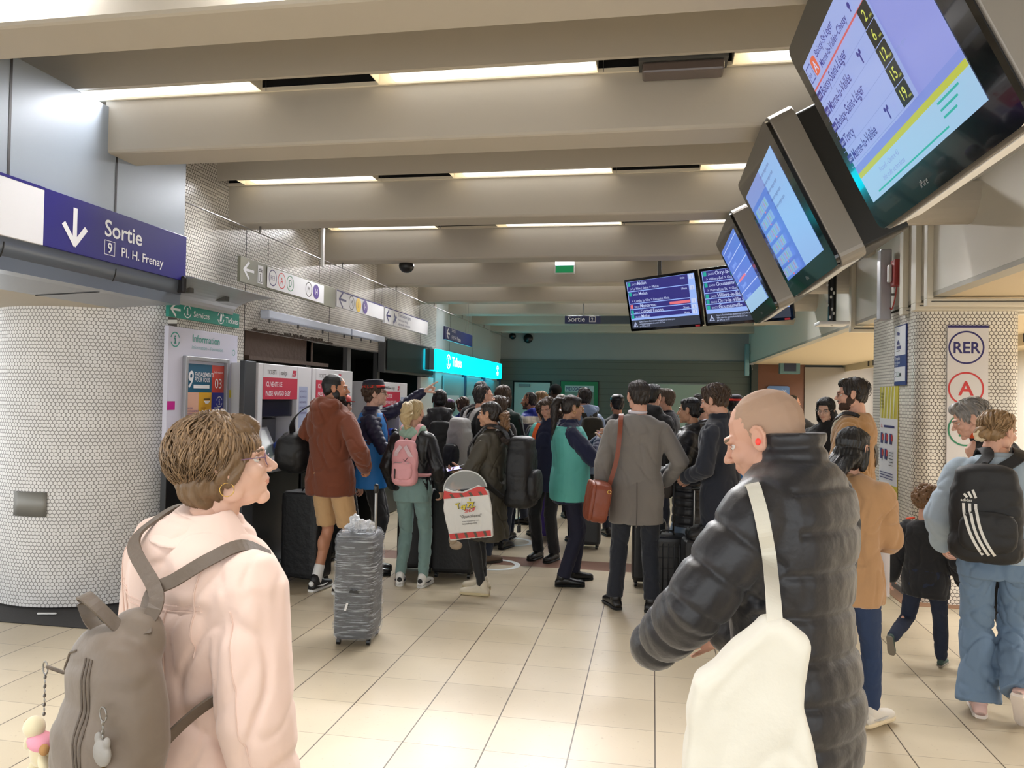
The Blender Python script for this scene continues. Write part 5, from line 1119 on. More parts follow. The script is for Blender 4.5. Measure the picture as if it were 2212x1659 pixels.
        for j in range(7):
            pts.append(q_+dd*(.002+.006*math.sin(j*.9))); q_ = q_+fl*L/6+sw*cv*L/6*math.sin(j*.55); e_ = (q_-c0)/ax; e_n = np.linalg.norm(e_)
            if q_[2] > -.06: q_ = c0+e_/e_n*ax*1.0
            dd = (q_-c0)/np.linalg.norm(q_-c0); fl = fl-dd*np.dot(fl, dd); fl = fl+np.array([0, 0, -.25]); fl /= np.linalg.norm(fl)
        w_ = h.get('lw', .0045)*(.6+.6*rng.rand()); b.add(((lambda g: (g[0] @ HM.T+hc, g[1]))(p_tube(pts, [w_*.5, w_, w_*1.1, w_, w_*.8, w_*.5, w_*.15], 5, flat=.35, round_=False))), h.get('mat2', m) if i % 3 == 0 else m, smooth=True)
    b.build('cap' if st == 'cap' else 'hair', R, fix=False)

# ---- cloth
def cloth(name, c, rough=.85, bump=.35, bs=14, var=.06, **k): return mat('cloth_'+name, c, rough, bump=bump, bs=bs, var=var, vs=5, sheen=k.pop('sheen', .2), **k)
M_navyc = cloth('navy', (28, 34, 66)); M_blackc = cloth('black', (24, 24, 27)); M_denimd = cloth('dark_denim', (30, 38, 56), bs=60); M_blk2 = cloth('charcoal', (38, 38, 40))
BLKS = dict(mat=mat('shoe_black', (20, 19, 20), .3), sole=mat('sole_black', (14, 14, 14), .6))
WHS = dict(mat=mat('shoe_white', (224, 222, 218), .5), sole=mat('sole_white', (214, 212, 206), .6), patch=mat('shoe_patch', (22, 22, 24), .5), lace=mat('shoe_lace', (235, 235, 232), .7))
M_gold = mat('gold', (212, 176, 96), .25, metal=.9)
def pxy(px, y, py=862):   # plan position that the photograph's column px shows at depth y
    q = at(px, py, y=y); return q.x, q.y

def place(px, Y, heading, H, lean=0, side=0, hoff=(0, 0, 0), hipdrop=0, py=862):
    """root position that puts the head on the photograph's column px at depth Y"""
    q = np.array([0, .022, .69]) @ (rotx(-lean) @ roty(side)).T+np.array(hoff); q = q*H/1.75; a = math.radians(heading); w_ = at(px, py, y=Y)
    return w_.x-(q[0]*math.cos(a)-q[1]*math.sin(a)), w_.y-(q[0]*math.sin(a)+q[1]*math.cos(a))
# ================================================================== bags and cases
def hang(p, name, label, cat='bag', group=None):
    o = empty(name, (p.x, p.y, p.z0), p.h, p.S); tag(o, label, cat, group); return o
def soft(prims, m, name, parent, vs=.009, sm=4, amp=.004, sc=(9, 9, 9)):
    V, F, Nn = voxel(prims, vs, sm); V = folds(V, Nn, amp, len(name), sc); b = MB(); b.add((V, F), m, smooth=True); return b.build(name, parent, fix=False)
def rbox(c, r, rot=(0, 0, 0), e=3.2, n=8):
    """superellipsoid block for stuffed bags"""
    R_ = np.array(Euler([math.radians(q) for q in rot]).to_matrix()); rings = []
    for i in range(n+1):
        a = -PI/2+PI*i/n; s = np.sign(math.sin(a))*abs(math.sin(a))**(2/e); k = max(.02, abs(math.cos(a))**(2/e)); q = ring((0, 0, s*r[2]), r[0]*k, r[1]*k, 24, e); rings.append(q @ R_.T+np.array(c))
    return p_loft(rings)
def backpack(p, label, m, w=.15, d=.075, zt=1.42, zb=1.0, pocket=None, strapm=None, ty=.13, tt=.02, sw=.055, x0=0.0, handle=True, taper=.85, front=True):
    o = hang(p, 'backpack', label); sm = strapm or m; yb = -(ty+tt)
    c = p.B((x0, yb-d, (zt+zb)/2)); hh = (zt+zb)/2
    t = p.B((x0, yb-d, zt-.06)); lo = p.B((x0, yb-d, zb+.06)); P = [rbox(tuple(c), (w, d, (zt-zb)/2*.98)), rbox(tuple(lo), (w, d*1.1, .10)), rbox(tuple(t), (w*taper, d*.85, .09))]
    soft(P, m, 'main_compartment', o, .010)
    if pocket: q = p.B((x0, yb-2*d-.005, zb+(zt-zb)*.30)); soft([rbox(tuple(q), (w*.78, d*.40, (zt-zb)*.24))], pocket, 'pocket', o, .008); b = MB(); z_ = zb+(zt-zb)*.50; b.tube([p.B((x0-w*.6, yb-2*d-.02, z_)), p.B((x0+w*.6, yb-2*d-.02, z_))], .003, M_steel, 6); b.build('zip', o)
    for s in (-1, 1):
        up_ = 1.472+tt; pts = [(x0+s*.05, yb-.02, min(zt-.02, 1.44)), (s*.075, yb+.035, up_-.02), (s*.088, -.02, up_+.018), (s*.10, .055, up_-.035), (s*.115, .115+tt, 1.33), (s*.135, .09+tt, 1.18), (s*.16*1.0+s*tt, .0, 1.06), (x0+s*w*.8, yb, zb+.06)]
        pts = spline([p.B(q) for q in pts], 4); c_ = np.array(p.B((0, 0, 1.25))); nr = [np.array(q)-c_ for q in pts]; b = MB(); b.add(strap(pts, sw, .010, nr), sm, smooth=False); b.build('strap', o)
    if handle: b = MB(); b.tube(spline([p.B((x0-.035, yb-.03, zt-.01)), p.B((x0, yb-.035, zt+.035)), p.B((x0+.035, yb-.03, zt-.01))], 4), .007, sm, 8); b.build('handle', o)
    return o
def suitcase(x, y, rz, w, d, h, m, label, hz=None, ribs=0, soft_=False, name='suitcase', hw=None, z0=.05, hm=None):
    o = empty(name, (x, y, 0), rz); tag(o, label, 'suitcase')
    b = MB(); b.add(p_loft([ring((0, 0, z), w/2*k, d/2*k, 28, 7) for z, k in ((z0, .90), (z0+.015, .97), (z0+.04, 1), (h-.04, 1), (h-.015, .97), (h, .88))]), m, smooth=False)
    if ribs:
        for i in range(ribs):
            xx = -w*.40+w*.80*i/(ribs-1); b.tube([(xx, -d/2-.002, z0+.06), (xx, -d/2-.002, h-.06)], .006, m, 6); b.tube([(xx, d/2+.002, z0+.06), (xx, d/2+.002, h-.06)], .006, m, 6)
        for i in range(5): zz = z0+.08+(h-z0-.16)*i/4; b.add(p_box(-w/2-.003, -d/2-.004, zz-.004, w/2+.003, d/2+.004, zz+.004), m)
    b.build('shell', o, .004)
    for sx in (-1, 1):
        for sy in (-1, 1):
            q = MB(); q.tube([(sx*w*.38, sy*d*.34, z0+.01), (sx*w*.38, sy*d*.34, .035)], .014, M_black, 8); q.add(p_tube([(sx*w*.38-.012, sy*d*.34, .024), (sx*w*.38+.012, sy*d*.34, .024)], .022, 12, round_=False), M_black); q.build('wheel', o)
    if hz:
        hw_ = hw or w*.36; q = MB(); hm_ = hm or M_steel; yy = d*.30
        for s in ((-1, 1) if hw_ > .03 else (1,)): q.tube([(s*hw_/2*1.0, yy, h-.02), (s*hw_/2, yy, hz-.02)], .008, hm_, 8)
        q.tube([(-hw_/2-.012, yy, hz), (hw_/2+.012, yy, hz)], .014, M_black, 8); q.build('trolley_handle', o)
    b = MB(); b.tube(spline([(-.06, 0, h-.005), (-.04, 0, h+.03), (.04, 0, h+.03), (.06, 0, h-.005)], 4), .008, M_black, 8); b.build('carry_handle', o)
    return o
def cap(p, m, band=None, peak=True, name='cap', kepi=False, front=.19):
    T = lambda q: np.array(q) @ p.HM.T+p.hc; b = MB(); zt = .128 if kepi else .125
    b.add((lambda g: (np.array([T(q) for q in g[0]]), g[1]))(p_loft([ring((0, -.016, z), .083*k, .101*k, 28, 2.1) for z, k in ((.045, 1.0), (.06, 1.01), (.085, 1.0), (.105, .96 if kepi else .88), (zt, .90 if kepi else .60), (zt+.006, .5 if kepi else .2))])), m, smooth=True)
    if peak: b.add((lambda g: (np.array([T(q) for q in g[0]]), g[1]))(p_loft([[(x_*r_, .06+y_*r_*1.0, z_+.052-.10*(y_*r_)) for x_, y_ in [(.078*math.cos(a_), .075*math.sin(a_)+.01) for a_ in np.linspace(0, PI, 12)]+[(-.06, -.01), (.06, -.01)]] for z_, r_ in ((0, 1), (.006, 1))])), m, smooth=False)
    o = b.build(name, p.root)
    if band: c = MB(); c.add((lambda g: (np.array([T(q) for q in g[0]]), g[1]))(p_loft([ring((0, -.016, z), .0855, .1035, 28, 2.1) for z in (.056, .080)], False)), band, smooth=True); q = c.build('hat_band', o); s_ = q.modifiers.new('thick', 'SOLIDIFY'); s_.thickness = .002
    return o
def phone(p, M, label, side=1, glow=(150, 160, 240), e=.9, L=.15, w=.074, tilt=0, off=(0, .085, -.026), rot=0, name='phone', m=None, th=.008):
    A = Matrix.Translation((p.x, p.y, p.z0)) @ Matrix.Rotation(math.radians(p.h), 4, 'Z') @ Matrix.Scale(p.S, 4) @ Matrix(M.tolist()) @ Matrix.Translation(off) @ Matrix.Rotation(math.radians(rot), 4, 'Z')
    o = empty(name); o.matrix_world = A; tag(o, label, 'phone'); b = MB(); b.add(p_prism(rrect(-w/2, -L/2, w/2, L/2, .010), -th, 0), m or M_black); b.build('case', o); b = MB(); b.add(p_prism(rrect(-w/2+.004, -L/2+.004, w/2-.004, L/2-.004, .008), -th-.0008, -th), mat('phone_glow_%d' % glow[0], glow, .3, emit=e)); b.build('screen', o); return o

HB = dict(black=hairm('black', (34, 30, 30), (20, 18, 18)), dbrown=hairm('dark_brown', (62, 48, 38), (36, 28, 23)), brown=hairm('brown', (122, 92, 68), (70, 52, 38)), lbrown=hairm('light_brown', (176, 144, 106), (112, 88, 62)), lb2=hairm('honey_brown', (204, 174, 132), (140, 112, 80)),
          blond=hairm('blond', (238, 224, 186), (192, 170, 128)), dblond=hairm('dark_blond', (216, 186, 138), (146, 116, 80)), grey=hairm('grey', (216, 210, 204), (132, 126, 120)), gbrown=hairm('grey_brown', (144, 124, 104), (88, 72, 58)), curl=hairm('curl', (196, 150, 102), (116, 84, 54)))
# ================================================================== the crowd, nearest people first
# --- woman in the pale pink jacket, foreground left
M_pinkj = cloth('pale_pink', (226, 198, 184), .8, bs=7, bump=.5, var=.03)
hx, hy_ = place(492, 1.62, -28, 1.625, 2, 5, py=846)
A = person('person in a pale pink jacket with short wavy brown hair, nearest at the left', hx, hy_, -28, 1.625, 'pale', 'f', 1.07, belly=.0, hy=34, hp=-10, side=5, lean=2,
    lw=(-.27, .06, .84), rw=(.29, .05, .83), lh='relaxed', rh='relaxed', top=dict(mat=M_pinkj, t=.040, hem=.87, flare=.1, name='jacket', collar=.020, cr=.078, fold=.0085, sr=1.12),
    vest=dict(mat=cloth('knit_check', (178, 178, 176), .9, bs=160, bump=.8), t=.024, hem=.80, name='shirt'), bottom=dict(kind='straight', mat=M_blk2), shoes=BLKS,
    hair=dict(style='bob', mat=HB['lbrown'], mat2=HB['lb2'], vol=1.03, locks=1300, ll=.085, lw=.0030, wave=1.2, rough=1.2), brow=(110, 90, 70), det=1.4, glasses=mat('frame_violet', (120, 90, 110), .2), shw=1.10)
rr_ = [A.B((0, 0, 0))]*0; P_ = [[A.B((r_*math.cos(a_), -.016+r_*.92*math.sin(a_), z_-.020*max(0, -math.sin(a_))+(.0 if math.sin(a_) < .6 else -.03))) for a_ in np.linspace(0, 2*PI, 29)[:-1]] for z_, r_ in ((1.535, .070), (1.528, .080), (1.492, .112), (1.474, .132), (1.466, .130), (1.48, .105), (1.50, .075))]
V, F, Nn = voxel([p_loft(P_)], .005, 2); b = MB(); b.add((V, F), M_pinkj, smooth=True); b.build('collar', A.root, fix=False)
# jacket seams
b = MB(); M_seam = mat('seam_pink', (214, 186, 172), .8)
def seam(p, pts, y0=-1.0, m=M_seam, r=.0022):
    """stitch line pressed onto the jacket from behind"""
    ob = [o for o in p.root.children if o.name.startswith('jacket')][0]; out = []
    for q in spline([np.array(q, float) for q in pts], 8):
        h_, l_, n_, _ = ob.ray_cast(Vector((q[0], y0, q[2])), Vector((0, 1, 0)))
        if h_: out.append(np.array(l_)+np.array(n_)*.0006)
    if len(out) > 2: b.add(p_tube(out, r, 5), m)
bpy.context.view_layer.update()
for dz in (0, -.012): seam(A, [(-.20, 0, 1.335+dz), (0, 0, 1.325+dz), (.20, 0, 1.335+dz)])
for s in (-1, 1):
    seam(A, [(s*.115, 0, 1.32), (s*.10, 0, 1.15), (s*.08, 0, .98), (s*.075, 0, .90)]); seam(A, [(s*.195, 0, 1.43), (s*.188, 0, 1.32), (s*.18, 0, 1.22)]); seam(A, [(s*.27, 0, 1.33), (s*.31, 0, 1.15), (s*.33, 0, 1.0)])
seam(A, [(-.19, 0, .93), (0, 0, .92), (.19, 0, .93)]); b.build('seam', A.root)
T_ = lambda q: np.array(q) @ A.HM.T+A.hc
b = MB(); b.tube([T_((.083, -.002+.016*math.cos(a_), -.052+.016*math.sin(a_))) for a_ in np.linspace(0, 2*PI, 17)], .0012, M_gold, 5, round_=False); b.build('earring', A.root)
# taupe backpack hanging low on her left
M_taupe = mat('leather_taupe', (112, 98, 84), .55, bump=.5, bs=9, var=.05, vs=4, sheen=.2); M_taupe2 = mat('leather_taupe_dark', (92, 80, 68), .5, bump=.3, bs=30)
o = hang(A, 'backpack', 'taupe leather backpack with key charms on the back of the pink jacket, foreground left', 'backpack')
cx = .135; P = [rbox((cx, -.235, 1.145), (.142, .072, .17), (4, -8, 0), 2.6), rbox((cx-.015, -.25, 1.04), (.155, .085, .14), (0, -6, 0), 2.5), rbox((cx+.02, -.205, 1.285), (.070, .042, .060), (8, -14, 0), 2.4)]
main = soft(P, M_taupe, 'main_compartment', o, .008, 6, .005, (6, 6, 5)); bpy.context.view_layer.update()
def on_bag(pts, r, m, name, par=o):
    out = []
    for q in spline([np.array(q, float) for q in pts], 8):
        h_, l_, n_, _ = main.ray_cast(Vector((q[0], -1.2, q[2])), Vector((0, 1, 0)))
        if h_: out.append(np.array(l_)+np.array(n_)*.0012)
    b_ = MB()
    if len(out) > 2: b_.add(p_tube(out, r, 6), m); return b_.build(name, par)
for dx in (0, .012, .024): on_bag([(cx+.0+dx, 0, 1.26), (cx+.012+dx, 0, 1.15), (cx+.035+dx, 0, 1.02)], .0026, M_taupe2, 'zip')
on_bag([(cx-.115, 0, 1.21), (cx-.085, 0, 1.25), (cx-.05, 0, 1.265)], .003, M_taupe2, 'zip')
for pts in ([(cx+.03, -.235, 1.315), (cx+.005, -.195, 1.38), (-.055, -.158, 1.44), (-.075, -.10, 1.492), (-.088, -.02, 1.520), (-.09, .06, 1.48)], [(cx+.045, -.235, 1.315), (.11, -.190, 1.375), (.145, -.160, 1.41), (.165, -.095, 1.452), (.170, -.02, 1.475), (.165, .06, 1.44)], [(.155, -.215, 1.00), (.18, -.175, 1.06), (.185, -.10, 1.12), (.21, -.02, 1.17)]):
    q = spline([A.B(v) for v in pts], 6); b = MB(); b.add(strap(q, .030, .006, [np.array(v)-np.array((0, .0, 1.25)) for v in q]), M_taupe2); b.build('strap', o)
b = MB(); b.add(strap(spline([(cx+.03, -.245, 1.31), (cx-.02, -.285, 1.37), (cx-.085, -.275, 1.365), (cx-.075, -.262, 1.315), (cx-.02, -.25, 1.29)], 6), .026, .006, (.2, -.4, 1)), M_taupe2); b.build('handle', o)
b = MB(); b.add(p_tube([(.150, -.222, 1.02), (.160, -.222, 1.08), (.195, -.18, 1.07), (.185, -.18, 1.01), (.150, -.222, 1.02)], .004, 6), mat('gunmetal', (70, 66, 62), .3, metal=.8)); b.build('buckle', o)
def chain(b_, p0, p1, m, n=7):
    for i in range(n): q = np.array(p0)+(np.array(p1)-np.array(p0))*(i+.5)/n; b_.add(p_ell(tuple(q), (.0035 if i % 2 else .0015, .0015 if i % 2 else .0035, .005)), m)
k = empty('key_charm', (0, 0, 0)); k.matrix_world = Matrix.Translation((A.x, A.y, 0)) @ Matrix.Rotation(math.radians(A.h), 4, 'Z') @ Matrix.Scale(A.S, 4); tag(k, 'small patterned cat head charm on a ring hanging from the taupe backpack', 'key charm')
K = np.array((.235, -.31, 1.115)); b = MB(); b.tube([K+(.014*math.cos(a_), 0, .062+.014*math.sin(a_)) for a_ in np.linspace(0, 2*PI, 15)], .0016, M_steel, 5, round_=False); chain(b, K+(0, 0, .05), K+(0, 0, .015), M_steel, 4); b.build('ring', k)
V, F, Nn = voxel([p_ell(tuple(K+(0, 0, -.012)), (.030, .012, .026)), p_ell(tuple(K+(-.018, 0, .012)), (.008, .007, .012)), p_ell(tuple(K+(.018, 0, .012)), (.008, .007, .012))], .0025, 2); b = MB(); b.add((V, F), mat('charm_pattern', (56, 62, 78), .6, var=.6, vs=130, col2=(150, 146, 140)), smooth=True); b.build('cat_head', k, fix=False); b = MB(); b.add(p_ell(tuple(K+(.005, 0, -.046)), (.006, .006, .008)), M_gold); b.build('bell', k)
k = empty('plush_charm', (0, 0, 0)); k.matrix_world = Matrix.Translation((A.x, A.y, 0)) @ Matrix.Rotation(math.radians(A.h), 4, 'Z') @ Matrix.Scale(A.S, 4); tag(k, 'small cream plush dog in a pink top hanging on a chain at the lower left', 'key charm')
K = np.array((-.065, -.30, 1.06)); b = MB(); b.tube([K+(.012*math.cos(a_), 0, .135+.014*math.sin(a_)) for a_ in np.linspace(0, 2*PI, 13)], .0018, M_steel, 5, round_=False); chain(b, K+(0, 0, .12), K+(0, 0, .03), M_steel, 9); b.tube([K+(.012, 0, .14), K+(.045, .02, .13)], .004, M_taupe2, 6); b.build('chain', k)
Mc = mat('plush_cream', (226, 214, 178), .95, sheen=.6); b = MB()
for c, r, rt in (((-.005, 0, -.045), (.030, .024, .040), (0, 24, 0)), ((-.018, -.012, .005), (.026, .022, .024), (0, 0, 0)), ((-.035, -.015, -.030), (.010, .010, .026), (0, 40, 0)), ((.028, -.01, -.06), (.010, .010, .024), (0, -30, 0)), ((-.02, -.01, -.085), (.012, .012, .022), (0, 20, 0))): b.add(p_ell(tuple(K+c), r, rt), Mc, smooth=True)
b.build('plush_body', k); b = MB(); b.add(p_ell(tuple(K+(.0, -.006, -.022)), (.030, .026, .018), (0, 20, 0)), mat('plush_pink', (232, 160, 178), .9), smooth=True); b.build('plush_top', k)
b = MB(); b.add(p_ell(tuple(K+(-.040, -.016, .0)), (.012, .010, .020)), mat('plush_brown', (176, 132, 82), .9), smooth=True); b.add(p_ell(tuple(K+(.032, -.01, -.03)), (.012, .010, .012)), mat('plush_brown', (176, 132, 82), .9), smooth=True); b.build('plush_ear', k)

# --- man in the black puffer jacket, foreground right
M_puff = mat('puffer_black', (33, 33, 38), .42, bump=.45, bs=16, sheen=.15)
HO = (-.015, .03, -.085)
hx, hy_ = place(1650, 2.12, 50, 1.79, 3, 0, HO, py=980)
B_ = person('person with a shaved head in a black quilted puffer coat, nearest at the right', hx, hy_, 50, 1.79, 'fair', 'm', .90, belly=.0, lean=3, hy=-18, hp=22, side=0, hoff=HO,
    lw=(-.19, .30, .99), rw=(.08, .26, .99), le=(-1, -.7, -.1), re=(.5, -1, 0), lh='fist', rh='relaxed', top=dict(mat=M_puff, t=.046, hem=.62, flare=-.08, quilt=(.098, .0075), collar=.075, cr=.080, name='jacket', fold=.006, sr=1.08),
    bottom=dict(kind='straight', mat=M_denimd), shoes=BLKS, lf=(-.12, .26, .10, 0), rf=(.14, -.05, .085), hair=dict(style='buzz', mat=mat('shaved_hair', (150, 128, 108), .8, var=.1, vs=8, col2=(176, 146, 124))), brow=(120, 100, 80), det=1.4, headscale=1.02)
T_ = lambda q: np.array(q)*1.02 @ B_.HM.T+B_.hc
b = MB(); b.add(p_ell(tuple(T_((-.088, -.004, -.008))), (.006, .007, .009)), mat('earphone_red', (240, 70, 60), .4, emit=.3), smooth=True); b.build('earphone', B_.root)
# cream tote bag on his shoulder
M_tote = cloth('cream_cotton', (222, 218, 204), .9, bs=40, bump=.4, var=.02)
o = empty('tote_bag', (0, 0, 0)); tag(o, 'large cream cotton tote bag hanging from the shoulder of the black puffer coat', 'bag')
q = lambda px, py, y: np.array(at(px, py, y=y))
D1 = 1.66
def pan(pts, dy, n=1): return [q(px, py, D1+dy) for px, py in pts]
out_f = [(1690, 1335), (1748, 1382), (1738, 1440), (1738, 1520), (1752, 1600), (1775, 1720), (1790, 1900), (1480, 1900), (1474, 1720), (1478, 1600), (1484, 1530), (1500, 1470), (1548, 1440), (1592, 1392), (1655, 1336)]
C_ = np.mean([q(*p_, D1) for p_ in out_f], axis=0); R_ = []
for dy, k_ in ((.0, .90), (-.02, .98), (.01, 1.0), (.05, .985), (.085, .93)): R_.append([C_+(q(px, py, D1)-C_)*k_+np.array([0, dy if abs(dy) > .001 else -.032, 0]) for px, py in out_f])
R_ = [[np.array(v) for v in r_] for r_ in (R_[0], R_[1], R_[2], R_[3], R_[4])]
V, F, Nn = voxel([p_loft(R_)], .006, 6); V = folds(V, Nn, .006, 4, (8, 8, 4)); b = MB(); b.add((V, F), M_tote, smooth=True); b.build('body', o, fix=False)
wl = lambda q_: np.array(R_world(B_, q_))
jk = [c for c in B_.root.children if c.name.startswith('jacket')][0]; bpy.context.view_layer.update(); jm = jk.matrix_world.inverted()
def onto(px, py, d=.026):
    o_ = Vector((0, 0, CAMH)); r_ = ray(px, py).normalized(); h_, l_, n_, _ = jk.ray_cast(jm @ o_, (jm.to_3x3() @ r_).normalized())
    return np.array(jk.matrix_world @ l_)-np.array(r_)*d if h_ else None
top_ = [q(1674, 1350, D1+.0), q(1671, 1300, D1+.06), q(1667, 1255, D1+.14)]+[v for v in (onto(*c_) for c_ in ((1661, 1200), (1652, 1150), (1643, 1105), (1634, 1072), (1628, 1052))) if v is not None]
top_ = top_+[top_[-1]+np.array([.0, .04, .0]), top_[-1]+np.array([.012, .09, -.04])]
b = MB(); b.add(strap(spline(top_, 6), .032, .004), M_tote); b.build('strap', o)


# --- man in the rust hoodie
M_rusth = cloth('rust', (112, 56, 32), .9, bs=10, bump=.5); M_shorts = cloth('tan_shorts', (196, 158, 112), .8, bs=20)
C = person('person in a rust brown hoodie and tan shorts standing by the second ticket machine', -2.68, 6.2, -22, 1.84, 'tan', 'm', 1.08, hy=50, hp=2, lean=1, rw=(.26, .13, 1.0), lw=(-.24, .16, 1.0), re=(.9, -.9, 0), le=(-.9, -.9, 0), rh='fist', lh='fist',
    top=dict(mat=M_rusth, t=.036, hem=.80, hood=True, fold=.012, sr=1.08, name='hoodie'), bottom=dict(kind='shorts', mat=M_shorts, name='shorts', socks=M_white, t=.018), shoes=dict(mat=mat('sneaker_black', (22, 22, 24), .5), sole=M_white, patch=M_white, lace=M_black), lf=(-.11, -.02, .085), rf=(.12, .03, .085), lft=12, rft=-8,
    hair=dict(style='buzz', mat=HB['black']), beard=HB['black'], brow=(30, 24, 22), det=1.1)
o = hang(C, 'duffel_bag', 'black duffel bag hanging from the left shoulder of the rust hoodie', 'bag')
M_nyl = mat('nylon_black', (19, 19, 21), .55, bump=.5, bs=18)
soft([rbox((-.40, .02, 1.10), (.15, .22, .17), (0, 8, 20), 2.8)], M_nyl, 'body', o, .012, 4, .012, (7, 7, 7))
b = MB(); b.add(strap(spline([(-.38, -.06, 1.24), (-.34, -.10, 1.36), (-.24, -.08, 1.46), (-.16, -.02, 1.50), (-.22, .08, 1.42), (-.36, .12, 1.26)], 5), .05, .008, (0, -.3, 1)), M_nyl); b.build('strap', o)
suitcase(-3.02, 6.5, -12, .40, .26, .80, M_nyl, 'tall black soft suitcase between the rust hoodie and the ticket machines')
# wrapped suitcase
def wrap_mat():
    m = bpy.data.materials.new('stretch_wrap'); m.use_nodes = True; N, L = nd(m); b_ = N['Principled BSDF']; tc = N.new('ShaderNodeTexCoord'); mp = N.new('ShaderNodeMapping'); mp.inputs['Rotation'].default_value = (.2, .4, .1); mp.inputs['Scale'].default_value = (1.5, 1.5, 26); L.new(tc.outputs['Object'], mp.inputs[0])
    n = N.new('ShaderNodeTexNoise'); n.inputs['Scale'].default_value = 4; n.inputs['Detail'].default_value = 8; n.inputs['Roughness'].default_value = .7; L.new(mp.outputs[0], n.inputs[0]); r = N.new('ShaderNodeMapRange'); r.inputs[1].default_value = .50; r.inputs[2].default_value = .68; r.inputs[3].default_value = .14; r.inputs[4].default_value = .85; L.new(n.outputs[0], r.inputs[0])
    b_.inputs['Base Color'].default_value = (.75, .78, .82, 1); b_.inputs['Roughness'].default_value = .12; L.new(r.outputs[0], b_.inputs['Alpha']); bp = N.new('ShaderNodeBump'); bp.inputs['Strength'].default_value = 1; bp.inputs['Distance'].default_value = .01; L.new(n.outputs[0], bp.inputs['Height']); L.new(bp.outputs[0], b_.inputs['Normal']); return m
M_wrap = wrap_mat()
o = suitcase(-1.96, 5.06, 8, .265, .36, .73, mat('case_graphite', (46, 47, 52), .45, bump=.3, bs=20), 'dark suitcase wrapped in clear plastic film standing alone in the middle')
V, F, Nn = voxel([p_loft([ring((0, 0, z), .145*k, .192*k, 28, 5) for z, k in ((.045, .93), (.07, 1), (.70, 1), (.745, .9), (.755, .7))])], .008, 3); V = V+Nn*(.006*vnoise(V*np.array([14, 14, 30]))+.004*vnoise(V*np.array([40, 40, 60])))[:, None]; b = MB(); b.add((V, F), M_wrap, smooth=True); b.build('plastic_film', o, fix=False)
V, F, Nn = voxel([p_ell((-.02, -.02, .785), (.055, .05, .045)), p_ell((.05, 0, .775), (.05, .05, .035)), p_ell((-.04, 0, .82), (.03, .03, .03)), p_ell((.0, -.01, .765), (.11, .06, .02))], .006, 1); V = V+Nn*(.014*vnoise(V*55)+.007*vnoise(V*140))[:, None]; b = MB(); b.add((V, F), mat('bunched_film', (216, 218, 222), .2, alpha=.85), smooth=False); b.build('film_knot', o, fix=False)
b = MB(); b.tube([(.10, .02, .70), (.10, .02, 1.02)], .010, M_steel, 8); b.tube([(.10, .02, 1.01), (.10, .02, 1.045)], .017, M_black, 8); b.build('trolley_pole', o)
f = Face((-.05, -.205, .25), (1, 0, 0), (0, 0, 1)); f.poly([(0, 0), (.015, 0), (.03, .05), (.015, .05)], M_white); f.poly([(.03, .12), (.10, .11), (.085, .135), (.06, .13), (.045, .14)], M_black); f.build('label_sticker', o)

# --- attendant pointing
M_blue = mat('gilet_blue', (30, 118, 196), .6, bump=.3, bs=12); M_navq = mat('navy_quilt', (28, 30, 62), .5, bump=.3, bs=18)
hx, hy_ = pxy(806, 6.95)
D = person('person in a navy cap and bright blue gilet pointing right with an outstretched arm', hx, hy_, -74, 1.80, 'pale', 'm', 1.02, hy=2, hp=-4, lw=(-.12, .53, 1.71), rw=(.05, .27, 1.20), le=(0, -.2, -1), re=(1, -.6, -.5), lh='point', rh='point', lp=(0, 0, -1), rp=(-.3, 0, -1), rd=(-.5, 1, .2),
    top=dict(mat=M_navq, t=.026, hem=.82, quilt=(.055, .006), collar=.03, name='jacket'), vest=dict(mat=M_blue, t=.034, hem=.84, name='gilet'), bottom=dict(kind='straight', mat=M_blackc), shoes=BLKS, hair=dict(style='curly', mat=HB['brown'], vol=.86), brow=(90, 66, 48), glasses=M_black, det=1.1)
cap(D, mat('cap_navy', (30, 32, 48), .7), mat('band_red', (206, 54, 42), .6), kepi=True)
b = MB(); sh = [(x_, .155, z_) for x_, z_ in ((.0, 1.45), (-.005, 1.3), (0, 1.15), (.0, 1.0), (.0, .86))]
ob = [o_ for o_ in D.root.children if o_.name.startswith('gilet')][0]; bpy.context.view_layer.update(); pts = []
for q_ in spline([np.array(v) for v in sh], 5):
    h_, l_, n_, _ = ob.ray_cast(Vector((q_[0], 1, q_[2])), Vector((0, -1, 0)))
    if h_: pts.append(np.array(l_)+np.array(n_)*.002)
b.add(strap(pts, .07, .004, (0, 1, 0)), M_navq); b.add(strap([v+np.array([0, .003, 0]) for v in pts], .012, .003, (0, 1, 0)), mat('zip_red', (196, 44, 52), .5)); b.build('zip_front', D.root)
hx, hy_ = pxy(712, 7.0)
q_ = person('person in a red cap almost hidden behind the rust hoodie', hx-.02, hy_+.35, -20, 1.66, 'fair', 'm', .9, top=dict(mat=M_blackc, t=.02, hem=.86), bottom=dict(kind='straight', mat=M_blackc), shoes=BLKS, hair=dict(style='short', mat=HB['dbrown']), det=.7)
cap(q_, mat('cap_red', (190, 44, 36), .6))

